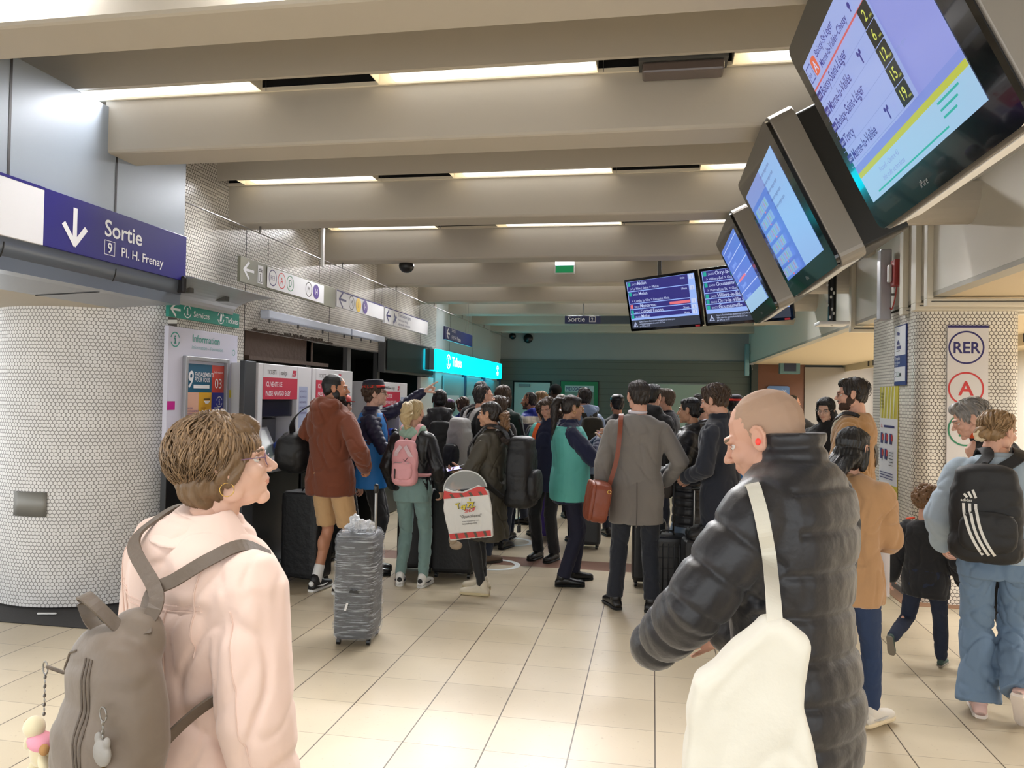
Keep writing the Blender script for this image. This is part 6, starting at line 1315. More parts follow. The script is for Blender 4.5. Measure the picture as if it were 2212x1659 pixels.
# --- woman with the pink backpack
M_leath = mat('leather_black', (25, 25, 27), .42, bump=.5, bs=14); M_jog = cloth('sage', (120, 148, 144), .9, bs=12); M_mint = cloth('mint', (156, 186, 168), .9, bs=10)
Ep = person('person with a blond ponytail, black leather jacket and sage green jogging trousers seen from behind', -2.07, 6.58, -4, 1.63, 'fair', 'f', .97, hy=8, hp=0, lw=(-.24, .10, .92), rw=(.25, .08, .92), top=dict(mat=M_leath, t=.026, hem=.93, fold=.008, sr=1.05), vest=dict(mat=M_mint, t=.004, hem=.90, name='hooded_top'),
    bottom=dict(kind='slim', mat=M_jog, t=.022, fold=.007), shoes=WHS, lf=(-.11, 0, .085), rf=(.12, .0, .085), lft=18, rft=-2, hair=dict(style='ponytail', mat=HB['blond'], vol=1.6, len=.17, wave=1, rough=1.9), det=1.1)
T = Ep.B; soft([p_tube([T((.095*math.cos(a_), -.03+.085*math.sin(a_), 1.475+.012*math.sin(a_))) for a_ in np.linspace(0, 2*PI, 15)], .036, 10), p_ell(T((0, -.12, 1.44)), (.10, .05, .055))], M_mint, 'hood', Ep.root, .009, 3, .010, (18, 18, 18))
M_pink = mat('backpack_pink', (222, 160, 164), .6, bump=.3, bs=14)
o = backpack(Ep, 'small pink backpack on the back of the person with the blond ponytail', M_pink, .125, .06, 1.36, 1.0, M_pink, M_pink, .12, .03, .04)
b = MB(); yb = -.275
for s in (-1, 1): b.add(strap(spline([T((s*.10, yb+.05, 1.18)), T((s*.06, yb, 1.27)), T((s*.02, yb+.01, 1.33))], 4), .035, .006), mat('print_zebra', (30, 28, 34), .6, var=.9, vs=40, col2=(214, 190, 196)))
b.tube([T((-.06, yb-.03, 1.12)), T((-.06, yb-.035, 1.04))], .007, M_black, 6); b.build('charm_strap', o)
f = MB(); f.tube([T((.02, yb-.022, 1.21)), T((.035, yb-.025, 1.195)), T((.06, yb-.02, 1.23))], .003, M_black, 5); f.build('emblem', o)
suitcase(-1.80, 7.05, 4, .40, .28, .82, mat('case_black', (17, 17, 19), .5, bump=.2, bs=30), 'large black suitcase standing to the right of the sage trousers', ribs=0, hz=None)
suitcase(-2.19, 7.15, 4, .36, .26, .78, mat('case_black', (17, 17, 19), .5), 'black suitcase behind the legs of the sage trousers', hz=None)

# --- woman in the olive coat with the shop bag
M_oliv = mat('coat_olive', (66, 61, 50), .62, bump=.5, bs=10, var=.05); M_legg = cloth('leggings', (18, 18, 20), .7)
Hh = person('person in a long dark olive coat with a curly ponytail, facing left and looking ahead', -1.36, 6.5, 78, 1.63, 'olive', 'f', .96, hy=-4, hp=2, lw=(-.10, .28, 1.02), rw=(.12, .33, 1.10), le=(-1, -.6, -.4), re=(1, -.5, -.6), lh='fist', rh='phone', lp=(0, 0, -1), rp=(-.4, 0, 1),
    top=dict(mat=M_oliv, t=.034, hem=.50, flare=.10, collar=.018, fold=.012, sr=1.05, name='coat'), bottom=dict(kind='slim', mat=M_legg, t=.006), shoes=dict(mat=mat('shoe_cream', (212, 202, 180), .7), sole=mat('sole_cream', (206, 190, 150), .6), lace=mat('lace_cream', (190, 180, 160), .7), sole_h=.036), lf=(-.10, .02, .085), rf=(.10, .10, .085), lft=8,
    hair=dict(style='tied', mat=HB['dbrown'], vol=1.0, rough=1.0), brow=(36, 28, 24), det=1.2)
soft([p_ell(tuple(np.array((.028*math.cos(i*2.1), -.145-.010*(i % 3), -.005-.020*i)) @ Hh.HM.T+Hh.hc), (.040, .040, .032)) for i in range(7)], HB['curl'], 'curly_ponytail', Hh.root, .006, 1, .016, (44, 44, 44))
soft([p_tube([Hh.B((.07*math.cos(a_), -.015+.065*math.sin(a_), 1.475+.02*math.sin(a_))) for a_ in np.linspace(0, 2*PI, 13)], .013, 8)], mat('scarf_blue', (136, 156, 184), .8), 'shirt_collar', Hh.root, .007, 2)
o = backpack(Hh, 'large black rucksack on the back of the olive coat', M_nyl, .165, .125, 1.42, .84, M_nyl, M_nyl, .135, .05, .06)
b = MB(); b.add(strap(spline([(-.10, -.32, .88), (-.11, -.33, .74), (-.10, -.33, .66)], 4), .03, .004), M_black); b.box(-.125, -.345, .60, -.08, -.325, .66, M_black); b.build('loose_buckle', o)
M_fur = mat('scarf_tan', (96, 74, 54), .8, var=.7, vs=60, col2=(40, 30, 24)); soft([p_ell((-.06+.02*math.sin(i*2), -.10-.03*i, 1.46-.022*i), (.035, .032, .030)) for i in range(7)], M_fur, 'tied_scarf', o, .007, 1, .012, (40, 40, 40))
phone(Hh, Hh.MR, 'lit phone held up by the person in the olive coat', glow=(150, 140, 230), e=.8)
o = empty('shopping_bag', (0, 0, 0)); tag(o, 'white toy shop carrier bag with red striped bands held by the olive coat', 'bag')
w1 = np.array(R_world(Hh, Hh.lw)); Yb = w1[1]-.30; q = lambda px, py, dy=0.: np.array(at(px, py, y=Yb+dy))
TL, TR, BL, BR = q(943, 1058), q(1033, 1036), q(972, 1168), q(1062, 1160); ux = (TR-TL); uy = (TL-BL); W, Hb = np.linalg.norm(ux), np.linalg.norm(uy)
ux = (BR-BL)/np.linalg.norm(BR-BL); uy = uy/Hb; uy = uy-ux*np.dot(ux, uy); uy /= np.linalg.norm(uy); A_ = frame_m(BL, ux, uy)
prof = [(0, 0), (W*.99, 0), (W*1.03, Hb*.5), (W*1.0, Hb*.86), (W*.80, Hb*1.00), (W*.42, Hb*.90), (W*.18, Hb*.93), (-.0, Hb*1.0), (-.03, Hb*.6)]
V, F, Nn = voxel([(lambda g: (np.c_[g[0], ] @ np.array(A_)[:3, :3].T+np.array(A_)[:3, 3], g[1]))(p_prism(prof, -.04, -.004))], .006, 2); V = folds(V, Nn, .003, 2, (14, 14, 9)); b = MB(); b.add((V, F), mat('bag_white', (222, 220, 214), .5), smooth=True); b.build('body', o, fix=False)
M_hoop = mat('hoop_clear', (206, 208, 206), .35); b = MB(); hp_ = [A_ @ Vector((W*.47+W*.50*math.cos(a_), Hb*.93+Hb*.36*math.sin(a_), -.02)) for a_ in np.linspace(.05, PI-.05, 22)]; b.add(p_tube(spline([np.array(v) for v in hp_], 2), .0055, 8), M_hoop, smooth=True); b.build('hoop_handle', o)
b = MB(); b.add((np.array([np.array(v) for v in hp_]), [tuple(range(len(hp_)))]), mat('bag_film', (214, 216, 214), .3, alpha=.38)); b.build('clear_film', o)
f = Face((0, 0, 0), ux, uy); f.M = A_ @ Matrix.Translation((0, 0, .004)); GW = mat('band_brown', (98, 84, 70), .6); RB = mat('band_coral', (206, 70, 66), .6)
f.poly([(.005, .01), (W*.96, .01), (W*.965, .055), (.0, .055)], RB); f.poly([(-.015, Hb*.80), (W*1.0, Hb*.80), (W*.93, Hb*.95), (W*.78, Hb*.97), (W*.45, Hb*.88), (W*.18, Hb*.90), (0, Hb*.96)], RB)
for i in range(4):
    x_ = W*(.16+.22*i); f.poly([(x_, .01), (x_+.022, .01), (x_+.010, .055), (x_-.012, .055)], GW); f.poly([(x_, Hb*.80), (x_+.024, Hb*.80), (x_+.006, Hb*.875), (x_-.018, Hb*.875)], GW)
TY = mat('toy_yellow', (222, 200, 50), .5)
for i, (c_, dx, dy, rt) in enumerate((('T', 0, 0, 6), ('o', .036, -.006, -8), ('y', .062, -.002, 6), ('Z', .090, .004, -6), ("'", .116, .03, 0), ('Z', .122, -.004, 8))):
    f.text(c_, W*.24+dx, Hb*.59+dy, .060, M_inkb, bold=.05, rot=rt); f.text(c_, W*.24+dx-.002, Hb*.59+dy+.002, .058, TY, bold=.025, rot=rt)
f.text('SHOP', W*.42, Hb*.50, .036, RB, bold=.03, shear=.2, rot=6); f.text('"Oyuncakçınız"', W*.30, Hb*.41, .030, M_inkb, bold=.01); f.text('www.toyzzshop.com', W*.34, Hb*.33, .017, M_inkb); f.text('toyzzshop.com', W*.34, Hb*.28, .020, M_inkb, bold=.01); f.build('print', o)
b = MB(); b.add(p_ell(tuple(q(985, 1178, .06)), (.055, .03, .035)), mat('paper_bag_tan', (160, 142, 120), .8), smooth=True); b.add(p_ell(tuple(q(978, 1165, .05)), (.035, .03, .05)), mat('paper_bag_tan', (160, 142, 120), .8), smooth=True); b.build('lower_corner', o)

# --- staff with ponytail and turquoise vest
M_turq = mat('tabard_turquoise', (98, 190, 180), .65, bump=.35, bs=9); M_org = mat('tabard_orange', (240, 104, 44), .6)
Mm = person('person with a long dark ponytail in a turquoise vest and navy jacket, holding a scanner', -.74, 7.02, -72, 1.70, 'olive', 'f', 1.12, belly=.02, hy=-4, hp=6, lw=(-.06, .30, 1.33), rw=(.07, .28, 1.31), le=(-1, -.4, -1), re=(1.1, -.6, -.9), lh='hold', rh='hold', lp=(.6, -.5, .6), rp=(-.6, -.5, .6),
    top=dict(mat=M_navyc, t=.036, hem=.76, collar=.035, cr=.082, fold=.009, sr=1.12), vest=dict(mat=M_turq, t=.062, hem=.84, flare=.0, name='tabard'), bottom=dict(kind='straight', mat=mat('trousers_navy', (26, 27, 48), .8)), shoes=BLKS, lf=(-.11, .08, .085), rf=(.11, -.06, .085), lft=10, rft=-6,
    hair=dict(style='ponytail', mat=HB['dbrown'], vol=1.05, len=.30, rough=.5), glasses=M_gold, brow=(36, 26, 22), det=1.2)
b = MB(); b.tube([np.array((.085, .0, -.042-.012*math.cos(a_))) @ Mm.HM.T+Mm.hc+np.array((0, .010*math.sin(a_), 0)) for a_ in np.linspace(0, 2*PI, 13)], .0015, M_gold, 5, round_=False); b.build('earring', Mm.root)
phone(Mm, Mm.MR, 'grey hand held scanner in the hands of the person in the turquoise vest', glow=(150, 170, 190), e=.15, L=.17, w=.08, th=.03, m=mat('scanner_grey', (196, 198, 200), .4), name='scanner')
hx, hy_ = pxy(1186, 8.0)
Lp = person('person in a navy coat with an orange and turquoise sash vest, facing the camera', hx, hy_, 158, 1.67, 'fair', 'f', 1.05, hy=-4, hp=16, rw=(.16, .20, 1.06), lw=(-.26, .06, .86), rh='hold', re=(1, -.9, -.2), rp=(-1, 0, -.2), top=dict(mat=M_navyc, t=.032, hem=.74, collar=.045, cr=.076, fold=.008),
    bottom=dict(kind='straight', mat=M_blackc), shoes=BLKS, hair=dict(style='longwavy', mat=HB['brown'], vol=.98, len=.12, wave=1.2, rough=1.5), brow=(70, 50, 40))
b = MB(); ob = [o_ for o_ in Lp.root.children if o_.name.startswith('jacket')][0]; bpy.context.view_layer.update()
for dx, wd, m_ in ((.095, .045, M_org), (.145, .05, M_turq)):
    pts = []
    for q_ in spline([np.array(v) for v in ((dx-.02, 0, 1.47), (dx+.01, 0, 1.35), (dx+.03, 0, 1.15), (dx+.02, 0, .82))], 6):
        h_, l_, n_, _ = ob.ray_cast(Vector((q_[0], 1, q_[2])), Vector((0, -1, 0)))
        if h_: pts.append(np.array(l_)+np.array(n_)*.006)
    if len(pts) > 3: b.add(strap(pts, wd, .008, (0, 1, 0)), m_)
b.build('sash', Lp.root)

# --- grey coat man with satchel
M_greyw = cloth('grey_wool', (122, 117, 112), .95, bs=70, bump=.3, var=.05); M_trn = cloth('navy_trousers', (30, 34, 44), .9)
Pp = person('person in a grey wool coat with a brown satchel, seen from behind', -.12, 6.28, 2, 1.82, 'fair', 'm', 1.08, hy=-22, hp=3, lw=(-.27, -.0, .86), rw=(.23, .16, .97), re=(1.1, -.9, 0), le=(-.6, -.5, 0), rh='fist', lh='relaxed',
    top=dict(mat=M_greyw, t=.032, hem=.67, flare=.05, collar=.006, cr=.072, fold=.007, sr=1.06, name='coat'), bottom=dict(kind='straight', mat=M_trn, fold=.006), shoes=BLKS, lf=(-.15, .03, .085), rf=(.13, -.01, .085), lft=22, rft=-28, hair=dict(style='short', mat=HB['dbrown'], vol=1.02, rough=1.3), det=1.2)
soft([p_tube([Pp.B((.062*math.cos(a_), -.016+.062*math.sin(a_), 1.515+.005*math.sin(a_))) for a_ in np.linspace(0, 2*PI, 13)], .014, 8)], mat('shirt_pale', (214, 206, 212), .7), 'shirt_collar', Pp.root, .007, 2)
b = MB(); b.add(p_tube([(0, -.172, .99), (.003, -.186, .82), (0, -.196, .66)], .004, 6), mat('coat_vent', (88, 84, 80), .9)); b.build('back_vent', Pp.root)
M_sat = mat('leather_brown', (134, 66, 42), .42, bump=.4, bs=12, var=.12, vs=7)
o = hang(Pp, 'satchel', 'brown leather satchel hanging at the left side of the grey coat', 'bag')
soft([rbox((-.285, -.16, .84), (.075, .15, .155), (0, 8, 12), 4.5)], M_sat, 'body', o, .008, 3, .004); soft([rbox((-.350, -.175, .85), (.020, .145, .150), (0, 8, 12), 4.5)], M_sat, 'flap', o, .006, 2, .003)
b = MB(); b.add(strap(spline([(-.205, -.14, .96), (-.155, -.16, 1.15), (-.135, -.165, 1.32), (-.128, -.11, 1.455), (-.125, -.02, 1.495), (-.13, .08, 1.43), (-.15, .12, 1.2), (-.23, .0, .98)], 5), .034, .006, [np.array(v) for v in [(0, -1, .1)]*8] if False else (0, -1, .35)), M_sat); b.build('strap', o); b = MB(); b.tube([(-.20+.013*math.cos(a_), -.32, .93+.013*math.sin(a_)) for a_ in np.linspace(0, 2*PI, 13)], .003, M_gold, 5, round_=False); b.build('buckle', o)
suitcase(.13, 6.58, 6, .34, .24, .56, mat('case_rib', (20, 20, 22), .35), 'small black ribbed cabin suitcase to the right of the grey coat', ribs=7, hz=1.02, hw=.0, hm=M_black)
q_ = suitcase(-.02, 7.15, 4, .30, .24, .60, mat('case_rib', (20, 20, 22), .35), 'black cabin suitcase partly hidden behind the legs of the grey coat', hz=None)
# --- woman in black puffer and man in navy coat
hx, hy_ = pxy(1500, 6.9)
Rr = person('person with dark tied hair in a black hooded puffer coat and pale jeans, facing left', hx-.02, hy_, 74, 1.70, 'olive', 'f', 1.08, hy=4, hp=2, lw=(-.16, .26, 1.02), rw=(.12, .30, 1.05), le=(-1, -1, -.3), lh='fist', top=dict(mat=M_puff, t=.046, hem=.62, flare=.03, quilt=(.075, .009), hood=True, collar=.03, sr=1.12, name='coat'),
    bottom=dict(kind='straight', mat=cloth('pale_denim', (120, 142, 170), .85, bs=60)), shoes=BLKS, hair=dict(style='bun', mat=HB['black'], vol=1.0, bz=.02, rough=.5), brow=(26, 20, 18), det=1.1)
o = hang(Rr, 'handbag', 'small dark grey shoulder bag in front of the black puffer coat', 'bag'); soft([rbox((-.12, .26, .97), (.16, .05, .10), (0, -14, 78), 4)], mat('bag_taupe', (68, 62, 58), .6, bump=.3, bs=20), 'body', o, .008, 3); b = MB(); b.add(strap(spline([(-.14, .20, 1.05), (-.14, .20, 1.25), (-.10, .13, 1.47)], 4), .02, .004, (-1, 0, 0)), M_black); b.build('strap', o)
b = MB(); f = Face(Rr.B((-.262, -.02, 1.27)), (0, -1, 0), (0, 0, 1)); f.rect(-.02, -.015, .045, .03, mat('patch_grey', (70, 72, 74), .5)); f.build('sleeve_patch', Rr.root)
M_ncoat = cloth('dark_navy', (26, 31, 44), .85, bs=10)
hx, hy_ = pxy(1556, 6.35)
Ss = person('person with fluffy brown hair in a dark navy coat, looking down to the left', hx+.02, hy_, 66, 1.80, 'fair', 'm', 1.06, hy=2, hp=14, lean=4, lw=(-.12, .24, 1.03), rw=(.10, .28, 1.0), le=(-1, -1, -.4), lh='fist', rh='fist', top=dict(mat=M_ncoat, t=.034, hem=.66, collar=.05, cr=.078, fold=.010, name='coat', sr=1.08), bottom=dict(kind='straight', mat=M_blackc), shoes=BLKS,
    hair=dict(style='messy', mat=HB['brown'], vol=1.10, rough=1.6, locks=110, ll=.06, wave=1), brow=(80, 60, 44), det=1.1)
hx, hy_ = pxy(1528, 6.25)
o = suitcase(hx-.01, hy_, 6, .33, .26, .60, M_nyl, 'black soft wheeled bag with raised steel handle beside the dark navy coat', hz=.98, hw=.13)
soft([rbox((0, -.02, .64), (.15, .12, .07), (0, 0, 0), 2.6)], M_nyl, 'top_bag', o, .01, 3, .012)
# --- camel coat man, woman behind him
M_camel = cloth('camel', (160, 120, 74), .95, bs=24, bump=.35)
hx, hy_ = pxy(1846, 6.45)
Ww = person('tall person with beard and glasses in a long camel coat, facing left', hx, hy_, 62, 1.87, 'fair', 'm', 1.04, hy=-18, hp=4, lw=(-.22, .20, 1.02), rw=(.26, .02, .84), le=(-1, -.8, 0), lh='fist', rh='relaxed', top=dict(mat=M_camel, t=.038, hem=.42, flare=.05, collar=.012, cr=.080, fold=.009, name='coat', sr=1.08), bottom=dict(kind='straight', mat=M_blackc), shoes=BLKS,
    hair=dict(style='short', mat=HB['dbrown'], vol=1.05, rough=1.5, locks=60, ll=.05), beard=mat('beard_brown', (74, 54, 42), .85), glasses=M_black, brow=(46, 34, 28), det=1.2)
soft([p_ell((0, .115, 1.33), (.062, .050, .12)), p_ell((0, .10, 1.20), (.05, .05, .14)), p_ell((0, .045, 1.455), (.07, .06, .03))], cloth('cream_knit', (206, 196, 172), .95, bs=80), 'sweater', Ww.root, .008, 3)
b = MB(); b.add(strap(spline([Ww.B(v) for v in ((-.06, .13, 1.44), (-.11, .09, 1.47), (-.12, .02, 1.50), (-.11, -.08, 1.455), (0, -.15, 1.25), (.10, -.13, 1.12))], 5), .04, .005, [np.array(v)-np.array((0, .03, 1.30)) for v in spline([(-.06, .13, 1.44), (-.11, .09, 1.47), (-.12, .02, 1.50), (-.11, -.08, 1.455), (0, -.15, 1.25), (.10, -.13, 1.12)], 5)]), M_black); b.build('shoulder_strap', Ww.root)
o = empty('carrier_bag', (0, 0, 0)); tag(o, 'white plastic carrier bag hanging low beside the long camel coat', 'bag'); c_ = np.array(at(1878, 1275, y=5.95)); soft([p_ell(tuple(c_), (.06, .05, .12)), p_ell(tuple(c_+(0, 0, .13)), (.035, .03, .12)), p_tube([c_+(0, 0, .1), np.array(R_world(Ww, Ww.rw))*.25+(c_+(0, 0, .4))*.75], [.03, .012], 8)], mat('plastic_white', (214, 212, 208), .4, alpha=.9), 'body', o, .008, 2, .010, (20, 20, 20))
hx, hy_ = pxy(1785, 8.1)
V_ = person('person with long black hair and glasses behind the camel coat, facing the camera', hx, hy_, 150, 1.72, 'pale', 'f', .98, hy=0, hp=10, top=dict(mat=M_blackc, t=.03, hem=.55, collar=.04), bottom=dict(kind='straight', mat=M_blackc), shoes=BLKS, hair=dict(style='longwavy', mat=HB['black'], vol=1.05, len=.25, wave=1), glasses=M_steel, brow=(24, 20, 20), det=1.0)
# --- woman with phone and long black hair
M_tanj = cloth('tan_jacket', (178, 138, 98), .9, bs=12, bump=.5)
hx, hy_ = pxy(1836, 4.15); FX = at(1890, 1556, z=.03)
def tolocal(w_, x_, y_, h_, S_):
    a = math.radians(-h_); dx, dy = w_[0]-x_, w_[1]-y_; return (dx*math.cos(a)-dy*math.sin(a))/S_, (dx*math.sin(a)+dy*math.cos(a))/S_
fl = tolocal(FX, hx, hy_, -36, 1.55/1.75)
Xx = person('person with very long straight black hair and a tan jacket, holding a lit phone', hx, hy_, -36, 1.55, 'fair', 'f', 1.02, hy=10, hp=12, lean=3, rw=(.07, .35, 1.05), lw=(-.20, .20, 1.0), re=(.8, -.9, -.8), rh='hold', rp=(-.3, 0, 1), top=dict(mat=M_tanj, t=.034, hem=.80, collar=.01, fold=.011, sr=1.1), bottom=dict(kind='slim', mat=mat('denim_blue', (32, 52, 86), .8, bump=.3, bs=60), t=.014), shoes=dict(mat=mat('sneaker_offwhite', (216, 208, 196), .6), sole=mat('sole_gum', (222, 204, 170), .6), patch=mat('sneaker_grey', (186, 182, 176), .6), lace=M_white, sole_h=.034),
    lf=(-.10, -.22, .12, -20), rf=(max(.02, fl[0]), fl[1]-.04, .085), rft=-10, hair=dict(style='long', mat=hairm('jet', (20, 18, 20), (12, 11, 12), .35), vol=1.02, len=.44, wave=.1, rough=.5), det=1.2)
phone(Xx, Xx.MR, 'phone with a pale blue lit screen held by the person in the tan jacket', glow=(150, 166, 255), e=1.0, L=.165, w=.08, off=(0, .095, -.02), rot=-60)
b = MB(); c_ = Xx.B((.16, .10, .94)); b.box(c_[0]-.03, c_[1]-.002, c_[2]-.12, c_[0]+.03, c_[1]+.002, c_[2]+.12, M_signw); o = b.build('paper_sheet'); o.matrix_world = Matrix.Translation((Xx.x, Xx.y, 0)) @ Matrix.Rotation(math.radians(-36), 4, 'Z') @ Matrix.Scale(Xx.S, 4); tag(o, 'white folded paper held in front of the tan jacket', 'paper')
# --- woman with the striped rucksack, grey haired man, child
M_lden = mat('denim_light', (172, 188, 202), .85, bump=.4, bs=10, var=.08, vs=8); M_jean = mat('denim_washed', (118, 142, 168), .85, bump=.4, bs=9, var=.18, vs=3); PK = dict(mat=mat('shoe_pink', (220, 182, 172), .6), sole=mat('sole_pale', (226, 214, 204), .6), lace=M_white, sole_h=.036)
hx, hy_ = pxy(2160, 4.62)
Z = person('person in a pale denim jacket and wide washed jeans with dark blond hair, far right', hx, hy_, -14, 1.65, 'fair', 'f', 1.14, belly=.0, hy=52, hp=10, lw=(-.27, .12, .95), rw=(.30, .10, .90), top=dict(mat=M_lden, t=.050, hem=.86, collar=.02, fold=.010, sr=1.12), bottom=dict(kind='wide', mat=M_jean, t=.022, fold=.012, name='jeans'), shoes=PK,
    lf=(-.09, .0, .085), rf=(.10, -.13, .20, 52), rft=-22, knee=(0, 1, 0), hair=dict(style='bun', mat=HB['dblond'], vol=1.0, bz=-.03, wave=1, rough=1.8, locks=160, ll=.07), det=1.2)
c_ = np.array((-.0, -.125, -.045)) @ Z.HM.T+Z.hc; soft([p_ell(tuple(c_+np.array((.022*math.cos(i), 0, .022*math.sin(i)))), (.014, .014, .014)) for i in range(7)], mat('scrunchie_cream', (226, 206, 172), .8), 'scrunchie', Z.root, .005, 1)
M_ruck = mat('rucksack_black', (20, 20, 22), .6, bump=.4, bs=16)
o = backpack(Z, 'black rucksack with three white stripes on the pale denim jacket', M_ruck, .180, .10, 1.43, .96, M_ruck, M_ruck, .13, .045, .062, x0=-.10)
mainc = [c for c in o.children if c.name.startswith('main')][0]; pk = [c for c in o.children if c.name.startswith('pocket')][0]; bpy.context.view_layer.update(); b = MB(); M_str = mat('stripe_white', (222, 220, 214), .5)
def hitbag(x_, z_):
    best = None
    for ob_ in (mainc, pk):
        h_, l_, n_, _ = ob_.ray_cast(Vector((x_, -2, z_)), Vector((0, 1, 0)))
        if h_ and (best is None or l_.y < best[0].y): best = (l_, n_)
    return best
for i in range(3):
    pts = []
    for t_ in np.linspace(0, 1, 22):
        r_ = hitbag(-.215+.028*i+.09*t_**2.2*1.0, 1.25-.27*t_)
        if r_: pts.append(np.array(r_[0])+np.array((0, -.003, 0)))
    if len(pts) > 3: b.add(strap(pts, .014, .002), M_str)
for i in range(3):
    r_ = hitbag(-.21+.02*i, 1.285)
    if r_: l_ = np.array(r_[0])+np.array((0, -.004, 0)); hh_ = .016+.012*i; b.add(strap([l_+(.012, 0, -.004), l_+(.012-.016, 0, hh_)], .012, .002), M_str)
b.build('stripe', o)
b = MB(); r_ = hitbag(-.21, 1.265)
if r_: f = Face(np.array(r_[0])+np.array((-.02, -.006, -.004)), (1, 0, 0), (0, 0, 1)); f.text('adidas', 0, 0, .022, M_str, bold=.01); f.build('lettering', o)
hx, hy_ = pxy(2092, 5.1)
Yv = person('person with grey hair and an orange collar bending forward behind the striped rucksack', hx+.40, hy_+.20, 84, 1.78, 'fair', 'm', 1.08, lean=24, hy=6, hp=24, lw=(-.14, .28, .92), rw=(.14, .28, .92), top=dict(mat=M_blackc, t=.034, hem=.80, collar=.045, cr=.08), bottom=dict(kind='straight', mat=M_blackc), shoes=BLKS, hair=dict(style='messy', mat=HB['grey'], vol=1.04, locks=120, ll=.06, rough=1.3, wave=1), brow=(130, 124, 118), det=1.2)
soft([p_tube([Yv.B((.082*math.cos(a_), -.02+.078*math.sin(a_), 1.53+.010*math.sin(a_))) for a_ in np.linspace(0, 2*PI, 15)], .020, 8)], mat('collar_orange', (226, 84, 30), .7), 'orange_collar', Yv.root, .008, 2)
hx, hy_ = pxy(2004, 5.35)
Kd = person('small child with curly light brown hair in a black jacket, running to the right', hx, hy_, -34, 1.10, 'fair', 'f', 1.12, hy=20, hp=4, headscale=1.38, lean=5, lw=(-.34, .02, .86), rw=(.30, .14, .90), le=(-1, -1, 0), top=dict(mat=M_blackc, t=.045, hem=.74, collar=.02, sr=1.25, fold=.008), bottom=dict(kind='slim', mat=mat('child_navy', (30, 38, 58), .85), t=.034), shoes=dict(mat=mat('child_shoe', (52, 72, 64), .7), sole=mat('child_sole', (118, 110, 98), .7)),
    lf=(-.20, -.36, .34, 68), rf=(.10, .18, .085), hair=None, det=1.1)
hb = dict(style='curly', mat=HB['curl'], vol=1.42); hair_P = []
for i in range(240):
    a_ = rng.rand()*2*PI; z_ = -.75+1.7*rng.rand(); z_ = min(z_, .99); q_ = math.sqrt(max(0, 1-z_*z_)); d = np.array([q_*math.cos(a_), q_*math.sin(a_), z_])
    if d[1] > .35 and d[2] < .45: continue
    hair_P.append(p_ell(tuple((np.array([0, -.03, .04])+d*np.array([.125, .135, .130])) @ Kd.HM.T+Kd.hc), (.022, .022, .022), seg=8))
hair_P.append(p_ell(tuple(np.array([0, -.03, .045]) @ Kd.HM.T+Kd.hc), (.115, .125, .120))); V, F, Nn = voxel(hair_P, .0058, 1); V = V+Nn*(.011*vnoise(V*62)+.005*vnoise(V*130))[:, None]; b = MB(); b.add((V, F), HB['curl'], smooth=True); b.build('hair', Kd.root, fix=False)
b = MB(); b.tube([Kd.B((-.20, .0, 1.485)), Kd.B((-.13, -.01, 1.505))], .012, mat('piping_orange', (232, 84, 50), .6), 8); b.build('shoulder_piping', Kd.root)

# ================================================================== people farther down the hall
def far(px, Y, label, **k):
    hx, hy_ = pxy(px, Y); k.setdefault('det', .75); k.setdefault('shoes', BLKS); k.setdefault('bottom', dict(kind='straight', mat=M_denimd)); return person(label, hx+k.pop('dx', 0), hy_, k.pop('hd'), k.pop('H'), **k)
q_ = far(950, 8.45, 'person in a black hooded jacket with a black backpack, under the pointing hand', hd=18, H=1.74, skin='dark', top=dict(mat=M_puff, t=.04, hem=.74, hood=True), hair=dict(style='short', mat=HB['black'], rough=.4), bottom=dict(kind='straight', mat=M_blackc))
backpack(q_, 'black backpack on the person under the pointing hand', M_nyl, .15, .08, 1.38, .98, None, None, .13, .05)
q_ = far(970, 10.3, 'person in a purple cap and purple coat by the ticket counters', hd=10, H=1.62, sex='f', top=dict(mat=cloth('purple', (84, 44, 104), .9), t=.03, hem=.7), hair=dict(style='bob', mat=HB['dbrown'])); cap(q_, mat('cap_purple', (96, 46, 116), .7))
far(1001, 11.2, 'person with curly brown hair and a bright blue hood looking down by the counters', hd=62, H=1.64, sex='f', hp=24, top=dict(mat=mat('coat_royal', (34, 44, 128), .7), t=.04, hem=.72, hood=True), hair=dict(style='bob', mat=HB['brown'], rough=1.6))
G = far(1052, 7.7, 'person with receding brown hair and a grey and black backpack, left of the olive coat', hd=-42, H=1.79, skin='fair', hy=14, top=dict(mat=M_blackc, t=.03, hem=.8, collar=.03), hair=dict(style='receding', mat=HB['dbrown'], rough=1.4), shoes=dict(mat=mat('shoe_suede', (104, 86, 70), .8), sole=mat('sole_dark', (60, 52, 44), .8)), det=1.0, dx=-.05, build=1.05)
o = backpack(G, 'grey and black padded backpack on the person with receding hair', mat('backpack_grey', (168, 166, 164), .7, bump=.3, bs=20), .155, .09, 1.40, .92, mat('backpack_dark', (40, 42, 46), .7), mat('backpack_grey', (168, 166, 164), .7), .13, .04)
far(1038, 9.6, 'tall person with short black hair behind the receding brown hair', hd=5, H=1.86, skin='brown', top=dict(mat=M_blackc, t=.03, hem=.8), hair=dict(style='short', mat=HB['black']))
far(1086, 9.0, 'person with long wavy dark brown hair and a dark green coat seen from behind', hd=-8, H=1.80, sex='f', top=dict(mat=cloth('dark_green', (28, 52, 46), .9), t=.035, hem=.6), hair=dict(style='longwavy', mat=HB['brown'], vol=1.08, len=.20, rough=1.6))
far(1070, 8.45, 'person with short light brown hair just behind the curly ponytail', hd=-20, H=1.68, sex='f', top=dict(mat=M_blk2, t=.03, hem=.7, hood=True), hair=dict(style='bob', mat=HB['brown'], vol=.95), dx=.04)
M_whb = mat('band_white', (216, 212, 204), .7); M_roy = mat('hood_royal', (44, 62, 170), .6)
